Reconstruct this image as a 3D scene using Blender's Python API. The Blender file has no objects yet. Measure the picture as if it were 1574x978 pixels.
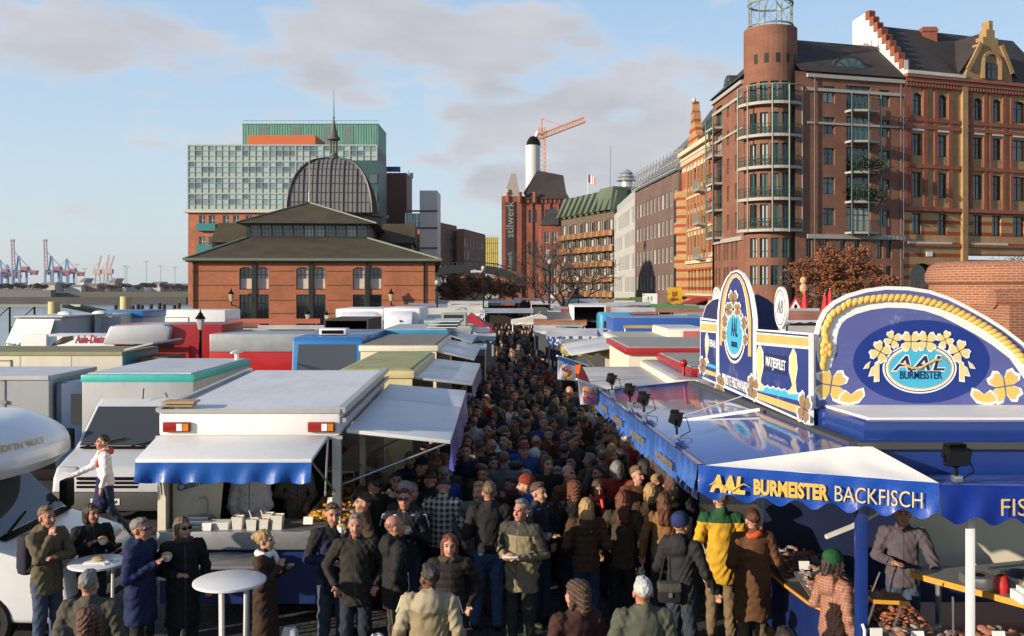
import bpy, bmesh, math, random
import numpy as np
from mathutils import Vector, Matrix
R=math.radians; PI=math.pi
random.seed(11)
S=bpy.context.scene; C=S.collection
F=1500.0; CX=787.0; HY=442.0; CZ=4.3
def W(px,py,d): return Vector(((px-CX)/F*d, d, CZ-(py-HY)/F*d))
def WX(px,d): return (px-CX)/F*d
def WZ(py,d): return CZ-(py-HY)/F*d
# ---------------------------------------------------------------- materials
MATS={}
def mat(name,col,rough=.6,metal=0,var=.14,scale=3.,bump=0.,spec=.5,coat=0.,bscale=None,streak=False,dirt=0.,scuff=0.):
    if name in MATS: return MATS[name]
    m=bpy.data.materials.new(name); m.use_nodes=True; nt=m.node_tree; N=nt.nodes; L=nt.links
    b=N['Principled BSDF']; b.inputs['Roughness'].default_value=rough; b.inputs['Metallic'].default_value=metal
    b.inputs['Specular IOR Level'].default_value=spec; b.inputs['Coat Weight'].default_value=coat
    b.inputs['Coat Roughness'].default_value=.06
    tc=N.new('ShaderNodeTexCoord'); mp=N.new('ShaderNodeMapping'); L.new(tc.outputs['Object'],mp.inputs[0])
    if streak: mp.inputs['Scale'].default_value=(1,1,.18)
    n=N.new('ShaderNodeTexNoise'); n.inputs['Scale'].default_value=scale; n.inputs['Detail'].default_value=6; L.new(mp.outputs[0],n.inputs['Vector'])
    n.inputs['Roughness'].default_value=.65
    r=N.new('ShaderNodeMapRange'); r.inputs['From Min'].default_value=.25; r.inputs['From Max'].default_value=.75
    r.inputs['To Min'].default_value=1-var; r.inputs['To Max'].default_value=1+var; L.new(n.outputs[0],r.inputs[0])
    mx=N.new('ShaderNodeMix'); mx.data_type='RGBA'; mx.blend_type='MULTIPLY'; mx.inputs['Factor'].default_value=1
    mx.inputs['A'].default_value=(*col,1); L.new(r.outputs[0],mx.inputs['B']); last=mx.outputs['Result']
    if dirt:
        n3=N.new('ShaderNodeTexNoise'); n3.inputs['Scale'].default_value=.9; n3.inputs['Detail'].default_value=8; n3.inputs['Roughness'].default_value=.75; L.new(mp.outputs[0],n3.inputs['Vector'])
        r3=N.new('ShaderNodeMapRange'); r3.inputs['From Min'].default_value=.5; r3.inputs['From Max'].default_value=.75; r3.inputs['To Max'].default_value=dirt; L.new(n3.outputs[0],r3.inputs[0])
        m3=N.new('ShaderNodeMix'); m3.data_type='RGBA'; m3.inputs['B'].default_value=(col[0]*.35+.02,col[1]*.33+.018,col[2]*.3+.012,1)
        L.new(r3.outputs[0],m3.inputs['Factor']); L.new(last,m3.inputs['A']); last=m3.outputs['Result']
    if scuff:
        n4=N.new('ShaderNodeTexNoise'); n4.inputs['Scale'].default_value=2.2; n4.inputs['Detail'].default_value=10; n4.inputs['Roughness'].default_value=.82; L.new(tc.outputs['Object'],n4.inputs['Vector'])
        r4=N.new('ShaderNodeMapRange'); r4.inputs['From Min'].default_value=.56; r4.inputs['From Max'].default_value=.7; r4.inputs['To Max'].default_value=scuff; L.new(n4.outputs[0],r4.inputs[0])
        m4=N.new('ShaderNodeMix'); m4.data_type='RGBA'; m4.inputs['B'].default_value=(.55,.55,.6,1); L.new(r4.outputs[0],m4.inputs['Factor']); L.new(last,m4.inputs['A']); last=m4.outputs['Result']
    L.new(last,b.inputs['Base Color'])
    if bump:
        n2=N.new('ShaderNodeTexNoise'); n2.inputs['Scale'].default_value=bscale or scale*4; n2.inputs['Detail'].default_value=4; L.new(mp.outputs[0],n2.inputs['Vector'])
        bp=N.new('ShaderNodeBump'); bp.inputs['Strength'].default_value=bump; bp.inputs['Distance'].default_value=.03; L.new(n2.outputs[0],bp.inputs['Height']); L.new(bp.outputs[0],b.inputs['Normal'])
    MATS[name]=m; return m
def brick(name,c1,c2,mort,bw=.25,rh=.077,ms=.011,big=.25,stripe=None):
    if name in MATS: return MATS[name]
    m=bpy.data.materials.new(name); m.use_nodes=True; nt=m.node_tree; N=nt.nodes; L=nt.links
    b=N['Principled BSDF']; b.inputs['Roughness'].default_value=.85; b.inputs['Specular IOR Level'].default_value=.3
    uv=N.new('ShaderNodeUVMap'); t=N.new('ShaderNodeTexBrick'); L.new(uv.outputs[0],t.inputs['Vector'])
    t.inputs['Scale'].default_value=1; t.inputs['Brick Width'].default_value=bw; t.inputs['Row Height'].default_value=rh; t.inputs['Mortar Size'].default_value=ms
    t.inputs['Color1'].default_value=(*c1,1); t.inputs['Color2'].default_value=(*c2,1); t.inputs['Mortar'].default_value=(*mort,1); t.inputs['Bias'].default_value=0
    n=N.new('ShaderNodeTexNoise'); n.inputs['Scale'].default_value=.35; n.inputs['Detail'].default_value=7; n.inputs['Roughness'].default_value=.7; L.new(uv.outputs[0],n.inputs['Vector'])
    r=N.new('ShaderNodeMapRange'); r.inputs['From Min'].default_value=.3; r.inputs['From Max'].default_value=.7; r.inputs['To Min'].default_value=1-big; r.inputs['To Max'].default_value=1+big; L.new(n.outputs[0],r.inputs[0])
    mx=N.new('ShaderNodeMix'); mx.data_type='RGBA'; mx.blend_type='MULTIPLY'; mx.inputs['Factor'].default_value=1; L.new(t.outputs['Color'],mx.inputs['A']); L.new(r.outputs[0],mx.inputs['B'])
    last=mx.outputs['Result']
    if stripe:   # (colour, period, share): horizontal courses of another brick
        col,per,sh=stripe
        sp=N.new('ShaderNodeSeparateXYZ'); L.new(uv.outputs[0],sp.inputs[0])
        md=N.new('ShaderNodeMath'); md.operation='PINGPONG'; md.inputs[1].default_value=per/2; L.new(sp.outputs['Y'],md.inputs[0])
        lt=N.new('ShaderNodeMath'); lt.operation='LESS_THAN'; lt.inputs[1].default_value=per/2*sh; L.new(md.outputs[0],lt.inputs[0])
        m2=N.new('ShaderNodeMix'); m2.data_type='RGBA'; m2.inputs['B'].default_value=(*col,1); L.new(lt.outputs[0],m2.inputs['Factor']); L.new(last,m2.inputs['A']); last=m2.outputs['Result']
    L.new(last,b.inputs['Base Color'])
    bp=N.new('ShaderNodeBump'); bp.inputs['Strength'].default_value=.5; bp.inputs['Distance'].default_value=.01; L.new(t.outputs['Fac'],bp.inputs['Height']); bp.invert=True; L.new(bp.outputs[0],b.inputs['Normal'])
    MATS[name]=m; return m
def pattern(name,kind,c1,c2,scale,rough=.7):   # checks / stripes painted or woven, on UV in metres
    if name in MATS: return MATS[name]
    m=bpy.data.materials.new(name); m.use_nodes=True; nt=m.node_tree; N=nt.nodes; L=nt.links
    b=N['Principled BSDF']; b.inputs['Roughness'].default_value=rough
    tc=N.new('ShaderNodeTexCoord'); sp=N.new('ShaderNodeSeparateXYZ'); L.new(tc.outputs['Object'] if kind=='plaid' else tc.outputs['UV'],sp.inputs[0])
    def wave(o,sc):
        a=N.new('ShaderNodeMath'); a.operation='MULTIPLY'; a.inputs[1].default_value=sc; L.new(o,a.inputs[0])
        f=N.new('ShaderNodeMath'); f.operation='FRACT'; L.new(a.outputs[0],f.inputs[0])
        g=N.new('ShaderNodeMath'); g.operation='LESS_THAN'; g.inputs[1].default_value=.5; L.new(f.outputs[0],g.inputs[0]); return g.outputs[0]
    if kind=='plaid':
        a=wave(sp.outputs['X'],scale); c=wave(sp.outputs['Z'],scale)
        ad=N.new('ShaderNodeMath'); ad.operation='ADD'; L.new(a,ad.inputs[0]); L.new(c,ad.inputs[1])
        h=N.new('ShaderNodeMath'); h.operation='MULTIPLY'; h.inputs[1].default_value=.5; L.new(ad.outputs[0],h.inputs[0]); fac=h.outputs[0]
    else: fac=wave(sp.outputs['X'],scale)
    mx=N.new('ShaderNodeMix'); mx.data_type='RGBA'; mx.inputs['A'].default_value=(*c1,1); mx.inputs['B'].default_value=(*c2,1); L.new(fac,mx.inputs['Factor']); L.new(mx.outputs['Result'],b.inputs['Base Color'])
    MATS[name]=m; return m
def glassy(name,col=(.02,.025,.03),rough=.04,spec=.9,trans=0.):
    if name in MATS: return MATS[name]
    m=bpy.data.materials.new(name); m.use_nodes=True; b=m.node_tree.nodes['Principled BSDF']
    b.inputs['Base Color'].default_value=(*col,1); b.inputs['Roughness'].default_value=rough; b.inputs['Specular IOR Level'].default_value=spec
    b.inputs['IOR'].default_value=1.5; b.inputs['Transmission Weight'].default_value=trans
    if trans: b.inputs['IOR'].default_value=1.05
    MATS[name]=m; return m
# ---------------------------------------------------------------- mesh builder
XF={}; SPLIT={'pole','leg','pier','transept_roof','transept_wall','corner_post','post','downpipe','shelf_leg','strut','string_course','guard_post','side_strut','hatch_strut','balcony_posts','shelf_post','poster','latch','wiper','mirror','side_window','balcony','roof_board','floor_band','pinnacle','cone','collar_post','brick_panel','button','mooring','balcony_slabs'}
def xf(o): return XF.get(o.name,Matrix.Identity(4))
class MB:
    def __init__(s): s.v=[]; s.f=[]; s.m=[]; s.p=[]
    def poly(s,pts,m=0):
        i=len(s.v); s.p.append((i,len(s.f))); s.v+= [tuple(p) for p in pts]; s.f.append(tuple(range(i,i+len(pts)))); s.m.append(m); return s
    def faces(s,vs,fs,m=0):
        i=len(s.v); s.p.append((i,len(s.f))); s.v+=[tuple(p) for p in vs]
        for f in fs: s.f.append(tuple(i+k for k in f)); s.m.append(m)
        return s
    BF=[(0,3,2,1),(4,5,6,7),(0,1,5,4),(1,2,6,5),(2,3,7,6),(3,0,4,7)]
    def hexa(s,p,m=0): return s.faces(p,MB.BF,m)
    def box(s,x0,y0,z0,x1,y1,z1,m=0):
        return s.hexa([(x0,y0,z0),(x1,y0,z0),(x1,y1,z0),(x0,y1,z0),(x0,y0,z1),(x1,y0,z1),(x1,y1,z1),(x0,y1,z1)],m)
    def beam(s,a,b,w,h,m=0,up=(0,0,1)):     # rectangular bar from a to b
        a=Vector(a); b=Vector(b); d=(b-a).normalized(); u=Vector(up)
        if abs(d.dot(u))>.95: u=Vector((0,1,0)) if abs(d.y)<.9 else Vector((1,0,0))
        x=d.cross(u).normalized()*w/2; y=x.cross(d).normalized()*h/2
        return s.hexa([a-x-y,a+x-y,b+x-y,b-x-y,a-x+y,a+x+y,b+x+y,b-x+y],m)
    def prism(s,pts,vec,m=0):
        n=len(pts); vec=Vector(vec); q=[Vector(p) for p in pts]; q2=[p+vec for p in q]
        return s.faces(q+q2,[tuple(range(n-1,-1,-1)),tuple(range(n,2*n))]+[(i,(i+1)%n,n+(i+1)%n,n+i) for i in range(n)],m)
    def tube(s,pts,r,n=8,m=0,cap=True):
        pts=[Vector(p) for p in pts]; k=len(pts); rs=r if isinstance(r,(list,tuple)) else [r]*k
        vs=[]; ref=None
        for i,p in enumerate(pts):
            d=(pts[min(i+1,k-1)]-pts[max(i-1,0)]).normalized()
            if ref is None: ref=Vector((0,0,1)) if abs(d.z)<.9 else Vector((1,0,0))
            x=d.cross(ref).normalized(); y=x.cross(d).normalized(); ref=y
            for j in range(n):
                a=2*PI*j/n; vs.append(p+(x*math.cos(a)+y*math.sin(a))*rs[i])
        fs=[(i*n+j,i*n+(j+1)%n,(i+1)*n+(j+1)%n,(i+1)*n+j) for i in range(k-1) for j in range(n)]
        if cap: fs+=[tuple(range(n-1,-1,-1)),tuple(range((k-1)*n,k*n))]
        return s.faces(vs,fs,m)
    def lathe(s,prof,c=(0,0,0),n=16,m=0,a0=0,a1=2*PI,sx=1,sy=1):
        full=abs(a1-a0-2*PI)<1e-6; k=len(prof); nn=n if full else n+1; vs=[]
        for r,z in prof:
            for j in range(nn):
                a=a0+(a1-a0)*j/n; vs.append((c[0]+r*math.cos(a)*sx,c[1]+r*math.sin(a)*sy,c[2]+z))
        fs=[]
        for i in range(k-1):
            for j in range(n):
                j2=(j+1)%nn; fs.append((i*nn+j,i*nn+j2,(i+1)*nn+j2,(i+1)*nn+j))
        return s.faces(vs,fs,m)
    def ell(s,c,r,n=8,k=5,m=0,rot=None):
        vs=[]; c=Vector(c)
        for i in range(k+1):
            t=PI*i/k
            for j in range(n):
                a=2*PI*j/n; p=Vector((r[0]*math.sin(t)*math.cos(a),r[1]*math.sin(t)*math.sin(a),-r[2]*math.cos(t)))
                if rot is not None: p=rot@p
                vs.append(c+p)
        return s.faces(vs,[(i*n+j,i*n+(j+1)%n,(i+1)*n+(j+1)%n,(i+1)*n+j) for i in range(k) for j in range(n)],m)
    def grid(s,fn,nu,nv,m=0):
        vs=[fn(i/nu,j/nv) for i in range(nu+1) for j in range(nv+1)]
        return s.faces(vs,[(i*(nv+1)+j,(i+1)*(nv+1)+j,(i+1)*(nv+1)+j+1,i*(nv+1)+j+1) for i in range(nu) for j in range(nv)],m)
    def build(s,name,mats,parent=None,bevel=0,smooth=False,world=True,solid=0,seg=2):
        if name in SPLIT and len(s.p)>1:      # countable pieces become parts of their own
            e=s.p+[(len(s.v),len(s.f))]
            for (v0,f0),(v1,f1) in zip(e,e[1:]):
                q=MB(); q.v=s.v[v0:v1]; q.f=[tuple(i-v0 for i in f) for f in s.f[f0:f1]]; q.m=s.m[f0:f1]; q.p=[(0,0)]; o=q.build(name,mats,parent,bevel,smooth,world,solid,seg)
            return o
        me=bpy.data.meshes.new(name); vs=s.v
        if parent is not None and world:
            inv=xf(parent).inverted(); vs=[inv@Vector(p) for p in vs]
        me.from_pydata([tuple(p) for p in vs],[],s.f)
        mats=mats if isinstance(mats,(list,tuple)) else [mats]
        for m in mats: me.materials.append(m)
        me.polygons.foreach_set('material_index',s.m)
        if bevel or solid or True:
            bm=bmesh.new(); bm.from_mesh(me)
            bmesh.ops.remove_doubles(bm,verts=bm.verts,dist=1e-5)
            if solid:
                bmesh.ops.recalc_face_normals(bm,faces=bm.faces)
                bmesh.ops.solidify(bm,geom=bm.faces,thickness=solid)
            bmesh.ops.recalc_face_normals(bm,faces=bm.faces)
            if bevel:
                es=[e for e in bm.edges if len(e.link_faces)==2 and e.calc_face_angle(0)>.35]
                bmesh.ops.bevel(bm,geom=es,offset=bevel,segments=seg,profile=.6,affect='EDGES',clamp_overlap=True)
            uvl=bm.loops.layers.uv.new('UVMap')
            for f in bm.faces:
                nn=f.normal
                if abs(nn.z)<.75:
                    t=Vector((-nn.y,nn.x,0)); t=t.normalized() if t.length>1e-6 else Vector((1,0,0))
                    if abs(t.x)>abs(t.y):
                        if t.x<0: t=-t
                    elif t.y<0: t=-t
                    for l in f.loops: l[uvl].uv=(l.vert.co.dot(t),l.vert.co.z)
                else:
                    for l in f.loops: l[uvl].uv=(l.vert.co.x,l.vert.co.y)
            bm.to_mesh(me); bm.free()
        if smooth or bevel:
            me.polygons.foreach_set('use_smooth',[True]*len(me.polygons))
            me.set_sharp_from_angle(angle=R(40))
        o=bpy.data.objects.new(name,me); C.objects.link(o)
        if parent is not None: o.parent=parent; XF[o.name]=xf(parent)
        return o
def tag(o,label=None,cat=None,group=None,kind=None):
    if label: o['label']=label
    if cat: o['category']=cat
    if group: o['group']=group
    if kind: o['kind']=kind
    return o
def thing(name,label,cat,loc=(0,0,0),rz=0,group=None):
    o=bpy.data.objects.new(name,None); C.objects.link(o); o.location=loc; o.rotation_euler=(0,0,rz); o.empty_display_size=.2
    XF[o.name]=Matrix.Translation(Vector(loc))@Matrix.Rotation(rz,4,'Z')
    return tag(o,label,cat,group)
def text(body,size,m,parent,origin,right,up,name='lettering',off=.0,ext=.0015,shear=0,sx=1.,align='CENTER',space=1.,width=None):
    """lettering lying on the plane (right, up) with its centre at origin, a few mm proud of it"""
    cu=bpy.data.curves.new(name,'FONT'); cu.body=body; cu.size=size; cu.extrude=ext; cu.offset=off; cu.shear=shear; cu.align_x=align; cu.align_y='CENTER'; cu.space_character=space
    cu.resolution_u=3
    t=bpy.data.objects.new('tmp',cu); C.objects.link(t)
    me=bpy.data.meshes.new_from_object(t); bpy.data.objects.remove(t); bpy.data.curves.remove(cu)
    r=Vector(right).normalized(); u=Vector(up).normalized(); n=r.cross(u)
    if width: xs=[v.co.x for v in me.vertices]; sx=width/(max(xs)-min(xs))
    M4=Matrix(((r.x*sx,u.x,n.x,origin[0]),(r.y*sx,u.y,n.y,origin[1]),(r.z*sx,u.z,n.z,origin[2]),(0,0,0,1)))
    me.transform(xf(parent).inverted()@M4 if parent is not None else M4); me.name=name
    me.materials.clear(); me.materials.append(m)
    o=bpy.data.objects.new(name,me); C.objects.link(o)
    if parent is not None: o.parent=parent
    return o
def copy_part(o,parent,loc,rz=0):
    c=o.copy(); C.objects.link(c); c.parent=parent; c.location=loc; c.rotation_euler=(0,0,rz)
    for ch in o.children:
        d=ch.copy(); C.objects.link(d); d.parent=c
    return c
# ---------------------------------------------------------------- facades
def holes(mb,o,u,w,z0,z1,ops,depth=.25,m=0,n=None):
    """wall panel from o along unit u, width w, z0..z1, with rectangular or arched openings (a,b,lo,hi[,arch]) recessed by depth"""
    o=Vector(o); u=Vector(u).normalized(); n=n or Vector((u.y,-u.x,0))
    P=lambda a,z,k=0: (o.x+u.x*a-n.x*k, o.y+u.y*a-n.y*k, z)
    us=sorted(set([0,w]+[v for p in ops for v in p[:2]])); zs=sorted(set([z0,z1]+[v for p in ops for v in p[2:4]]))
    for i in range(len(us)-1):
        a,b=us[i],us[i+1]; run=None
        for j in range(len(zs)-1):
            lo,hi=zs[j],zs[j+1]; c=((a+b)/2,(lo+hi)/2)
            inside=any(p[0]<c[0]<p[1] and p[2]<c[1]<p[3] for p in ops)
            if inside:
                if run is not None: mb.poly([P(a,run),P(b,run),P(b,lo),P(a,lo)],m); run=None
            elif run is None: run=lo
        if run is not None: mb.poly([P(a,run),P(b,run),P(b,z1),P(a,z1)],m)
    for p in ops:
        a,b,lo,hi=p[:4]
        mb.poly([P(a,lo),P(a,lo,depth),P(a,hi,depth),P(a,hi)],m); mb.poly([P(b,lo),P(b,hi),P(b,hi,depth),P(b,lo,depth)],m)
        mb.poly([P(a,lo),P(b,lo),P(b,lo,depth),P(a,lo,depth)],m); mb.poly([P(a,hi),P(a,hi,depth),P(b,hi,depth),P(b,hi)],m)
        if len(p)>4 and p[4]:     # arch: corner fillers flush with the wall, 3 mm back
            r=(b-a)/2; h=p[4]; cxx=(a+b)/2
            for sgn in (-1,1):
                pts=[P(cxx+sgn*r,hi,.004)]
                for k in range(7):
                    t=k/6*PI/2; pts.append(P(cxx+sgn*r*math.cos(t),hi-h+h*math.sin(t),.004))
                mb.poly(pts,m)
WIN={}
def window(parent,o,u,op,depth,kind,frame,glass,bars=(1,1),fw=.07,name='window'):
    """one window as one mesh, shared between equal sizes: frame bars in front of a pane"""
    a,b,lo,hi=op[:4]; w=b-a; h=hi-lo; key=(kind,round(w,2),round(h,2),bars,frame.name,glass.name)
    if key not in WIN:
        mb=MB(); pn=MB(); pn.box(0,.05,0,w,.08,h)
        for q in ((0,fw),(w-fw,w)): mb.box(q[0],0,0,q[1],.049,h)
        for q in ((0,fw),(h-fw,h)): mb.box(fw,.002,q[0],w-fw,.047,q[1])
        for i in range(1,bars[0]+1):
            x=w*i/(bars[0]+1); mb.box(x-fw*.4,.004,fw,x+fw*.4,.046,h-fw)
        for i in range(1,bars[1]+1):
            z=h*i/(bars[1]+1) if bars[1]>1 else h*.68; mb.box(fw,.006,z-fw*.4,w-fw,.044,z+fw*.4)
        ob=mb.build(name,[frame],world=False); WIN[key]=ob; pn.build('pane',glass,ob,world=False)
    else:
        ob=WIN[key].copy(); C.objects.link(ob)
        for ch in WIN[key].children: d_=ch.copy(); C.objects.link(d_); d_.parent=ob
    u=Vector(u).normalized(); n=Vector((u.y,-u.x,0)); o=Vector(o); p=o+u*a-n*(depth-.09); p.z=lo
    Mx=xf(parent).inverted()@Matrix(((u.x,-n.x,0,p.x),(u.y,-n.y,0,p.y),(0,0,1,p.z),(0,0,0,1)))
    ob.parent=parent; ob.matrix_basis=Mx
    return ob
def band(mb,o,u,a,b,z0,z1,out=.08,m=0,inn=.0):
    o=Vector(o); u=Vector(u).normalized(); n=Vector((u.y,-u.x,0)); p=o+u*a; q=o+u*b
    mb.hexa([(*(p+n*out).xy,z0),(*(q+n*out).xy,z0),(*(q-n*inn).xy,z0),(*(p-n*inn).xy,z0),(*(p+n*out).xy,z1),(*(q+n*out).xy,z1),(*(q-n*inn).xy,z1),(*(p-n*inn).xy,z1)],m)
# ---------------------------------------------------------------- common materials
white=mat('white_paint',(.80,.78,.74),.5,0,.06,1.2,dirt=.35,streak=True)
cleanwhite=mat('clean_white',(.8,.79,.77),.5,0,.06,2,dirt=.15)
cream=mat('cream_panel',(.72,.66,.52),.5,0,.06,1.5,dirt=.2,streak=True)
greywhite=mat('grey_white',(.38,.385,.395),.45,0,.08,1.4,dirt=.45,streak=True)
roofgrey=mat('weathered_roof_sheet',(.55,.56,.58),.45,0,.15,1.3,dirt=.5)
silver=mat('silver_sheet',(.55,.55,.55),.35,.5,.16,1.6,dirt=.6,bump=.15,bscale=2.5)
steel=mat('steel',(.45,.46,.47),.32,.8,.1)
zinc=mat('zinc_sheet',(.36,.37,.38),.4,.6,.2,6)
blackm=mat('black_metal',(.007,.007,.008),.5,0,.2,spec=.06)
rubber=mat('tyre_rubber',(.015,.015,.015),.8,0,.2)
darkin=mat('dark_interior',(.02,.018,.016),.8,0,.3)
blue=mat('royal_blue_paint',(.01,.035,.19),.22,0,.1,coat=.4)
navy=mat('navy_paint',(.006,.012,.08),.3,0,.15)
bluetarp=mat('blue_tarpaulin',(.01,.085,.36),.38,0,.12,4,bump=.25,bscale=5)
whitetarp=mat('white_tarpaulin',(.8,.78,.73),.55,0,.05,1.2,bump=.2,bscale=3)
greytarp=mat('grey_tarpaulin',(.42,.43,.45),.6,0,.15,2,bump=.2,bscale=4)
redp=mat('red_paint',(.32,.012,.012),.35,0,.12)
bred=mat('bright_red',(.5,.02,.02),.5,0,.15)
orange=mat('orange_tarpaulin',(.68,.13,.02),.6,0,.2,2,bump=.2,bscale=4)
glass=glassy('window_glass'); wind=glassy('windscreen_glass',(.045,.05,.055),.06)
curtain=glassy('curtained_glass',(.36,.35,.33),.12,.6); skyglass=glassy('sky_glass',(.06,.09,.1),.05,1.)
gold=mat('gold_paint',(.62,.38,.06),.4,0,.1)
cyan=mat('cyan_paint',(.06,.42,.62),.35,0,.08)
yellow=mat('yellow_paint',(.62,.42,.02),.5,0,.12)
tealp=mat('teal_paint',(.02,.3,.3),.4,0,.1)
wood=mat('wood_board',(.16,.08,.035),.6,0,.3,5)
# ================================================================ world, camera, sun
SUN_AZ=R(241); SUN_EL=R(14.5)       # low winter sun from behind the left shoulder
w=bpy.data.worlds.new('World'); S.world=w; w.use_nodes=True
nt=w.node_tree; N=nt.nodes; L=nt.links; bg=N['Background']; bg.inputs['Strength'].default_value=.12
sky=N.new('ShaderNodeTexSky'); sky.sky_type='NISHITA'; sky.sun_disc=False; sky.sun_elevation=SUN_EL; sky.sun_rotation=SUN_AZ
sky.air_density=1.0; sky.dust_density=1.2; sky.ozone_density=1.6
tc=N.new('ShaderNodeTexCoord'); sp=N.new('ShaderNodeSeparateXYZ'); L.new(tc.outputs['Generated'],sp.inputs[0])
def mth(op,a,b=None,c=None):
    n=N.new('ShaderNodeMath'); n.operation=op
    for i,x in enumerate((a,b,c)):
        if x is None: continue
        if isinstance(x,(int,float)): n.inputs[i].default_value=x
        else: L.new(x,n.inputs[i])
    return n.outputs[0]
az=mth('ARCTAN2',sp.outputs['X'],sp.outputs['Y']); el=mth('ARCSINE',sp.outputs['Z'])
cv=N.new('ShaderNodeCombineXYZ'); L.new(mth('MULTIPLY',az,1.),cv.inputs[0]); L.new(mth('MULTIPLY',el,2.6),cv.inputs[1]); cv.inputs[2].default_value=3.7
nz=N.new('ShaderNodeTexNoise'); nz.inputs['Scale'].default_value=6.5; nz.inputs['Detail'].default_value=9; nz.inputs['Roughness'].default_value=.52; L.new(cv.outputs[0],nz.inputs['Vector'])
def blob(a0,e0,ra,re,tilt):
    da=mth('SUBTRACT',az,a0); de=mth('SUBTRACT',el,e0); de=mth('ADD',de,mth('MULTIPLY',da,tilt))
    q=mth('ADD',mth('POWER',mth('ABSOLUTE',mth('DIVIDE',da,ra)),2),mth('POWER',mth('ABSOLUTE',mth('DIVIDE',de,re)),2))
    return mth('MAXIMUM',mth('SUBTRACT',1,q),-.6)
msk=mth('MAXIMUM',mth('MAXIMUM',blob(.02,.205,.30,.085,.20),blob(.10,.12,.22,.07,.12)),mth('SUBTRACT',blob(-.40,.245,.22,.05,.05),.25))
msk=mth('MAXIMUM',msk,-.35)
dens=mth('ADD',mth('MULTIPLY',mth('SUBTRACT',nz.outputs[0],.5),3.6),mth('MULTIPLY',msk,.75))
mr=N.new('ShaderNodeMapRange'); mr.interpolation_type='SMOOTHSTEP'; mr.inputs['From Min'].default_value=.0; mr.inputs['From Max'].default_value=.6; L.new(dens,mr.inputs[0])
nz2=N.new('ShaderNodeTexNoise'); nz2.inputs['Scale'].default_value=9; nz2.inputs['Detail'].default_value=6; L.new(cv.outputs[0],nz2.inputs['Vector'])
cc=N.new('ShaderNodeMix'); cc.data_type='RGBA'; cc.inputs['A'].default_value=(3.05,3.1,3.45,1); cc.inputs['B'].default_value=(4.7,4.6,4.75,1); L.new(mth('SUBTRACT',mth('ADD',mth('MULTIPLY',nz2.outputs[0],1.3),.3),mth('MULTIPLY',mr.outputs[0],.62)),cc.inputs['Factor'])
gr=N.new('ShaderNodeValToRGB'); gr.color_ramp.elements[0].position=0; gr.color_ramp.elements[0].color=(4.6,5.15,5.3,1); gr.color_ramp.elements[1].position=.75; gr.color_ramp.elements[1].color=(.7,1.1,2.0,1)
e_=gr.color_ramp.elements.new(.12); e_.color=(3.75,4.75,5.6,1)
e_=gr.color_ramp.elements.new(.27); e_.color=(2.75,4.0,5.6,1)
e_=gr.color_ramp.elements.new(.42); e_.color=(1.8,2.75,4.4,1)
L.new(sp.outputs['Z'],gr.inputs[0])
skymix=N.new('ShaderNodeMix'); skymix.data_type='RGBA'; skymix.inputs['Factor'].default_value=.8; L.new(sky.outputs[0],skymix.inputs['A']); L.new(gr.outputs[0],skymix.inputs['B'])
cm=N.new('ShaderNodeMix'); cm.data_type='RGBA'; L.new(mth('MULTIPLY',mr.outputs[0],.92),cm.inputs['Factor']); L.new(skymix.outputs['Result'],cm.inputs['A']); L.new(cc.outputs['Result'],cm.inputs['B'])
L.new(cm.outputs['Result'],bg.inputs['Color'])
sd=bpy.data.lights.new('sun','SUN'); sd.energy=5.0; sd.angle=R(.53); sd.color=(1,.86,.68)
so=bpy.data.objects.new('sun',sd); C.objects.link(so)
sv=Vector((math.sin(SUN_AZ)*math.cos(SUN_EL),math.cos(SUN_AZ)*math.cos(SUN_EL),math.sin(SUN_EL)))
so.rotation_euler=sv.to_track_quat('Z','Y').to_euler(); so.location=sv*50
cd=bpy.data.cameras.new('camera'); cam=bpy.data.objects.new('camera',cd); C.objects.link(cam); S.camera=cam
cam.location=(0,0,CZ); cam.rotation_euler=(PI/2,0,0); cd.sensor_width=36; cd.lens=F/1574*36; cd.shift_y=-(489-HY)/1574; cd.clip_end=9000; cd.clip_start=.3
S.view_settings.view_transform='Standard'; S.view_settings.look='None'; S.view_settings.exposure=.45; S.view_settings.gamma=1
S.cycles.max_bounces=6; S.cycles.glossy_bounces=3; S.cycles.diffuse_bounces=3; S.cycles.transmission_bounces=4; S.cycles.caustics_reflective=False; S.cycles.caustics_refractive=False
# ================================================================ ground, river
cob=bpy.data.materials.new('cobblestones'); cob.use_nodes=True; nt2=cob.node_tree; b=nt2.nodes['Principled BSDF']; b.inputs['Roughness'].default_value=.75
t=nt2.nodes.new('ShaderNodeTexBrick'); u=nt2.nodes.new('ShaderNodeUVMap'); nt2.links.new(u.outputs[0],t.inputs['Vector'])
t.inputs['Scale'].default_value=1; t.inputs['Brick Width'].default_value=.2; t.inputs['Row Height'].default_value=.14; t.inputs['Mortar Size'].default_value=.012
t.inputs['Color1'].default_value=(.075,.07,.068,1); t.inputs['Color2'].default_value=(.045,.043,.043,1); t.inputs['Mortar'].default_value=(.02,.018,.016,1)
bp=nt2.nodes.new('ShaderNodeBump'); bp.invert=True; bp.inputs['Strength'].default_value=.8; bp.inputs['Distance'].default_value=.02
nt2.links.new(t.outputs[0],b.inputs['Base Color']); nt2.links.new(t.outputs['Fac'],bp.inputs['Height']); nt2.links.new(bp.outputs[0],b.inputs['Normal'])
QX=-31.5
g=MB(); g.poly([(QX,-60,0),(3500,-60,0),(3500,7500,0),(QX,7500,0)]); tag(g.build('ground',cob),kind='structure')
q=MB(); q.box(QX-.4,-60,-6,QX,7500,.12); tag(q.build('quay_edge',mat('quay_stone',(.2,.19,.18),.85)),kind='structure')
wm=mat('river_water',(.05,.075,.1),.16,0,.2,.05,bump=.6,bscale=.7)
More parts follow.
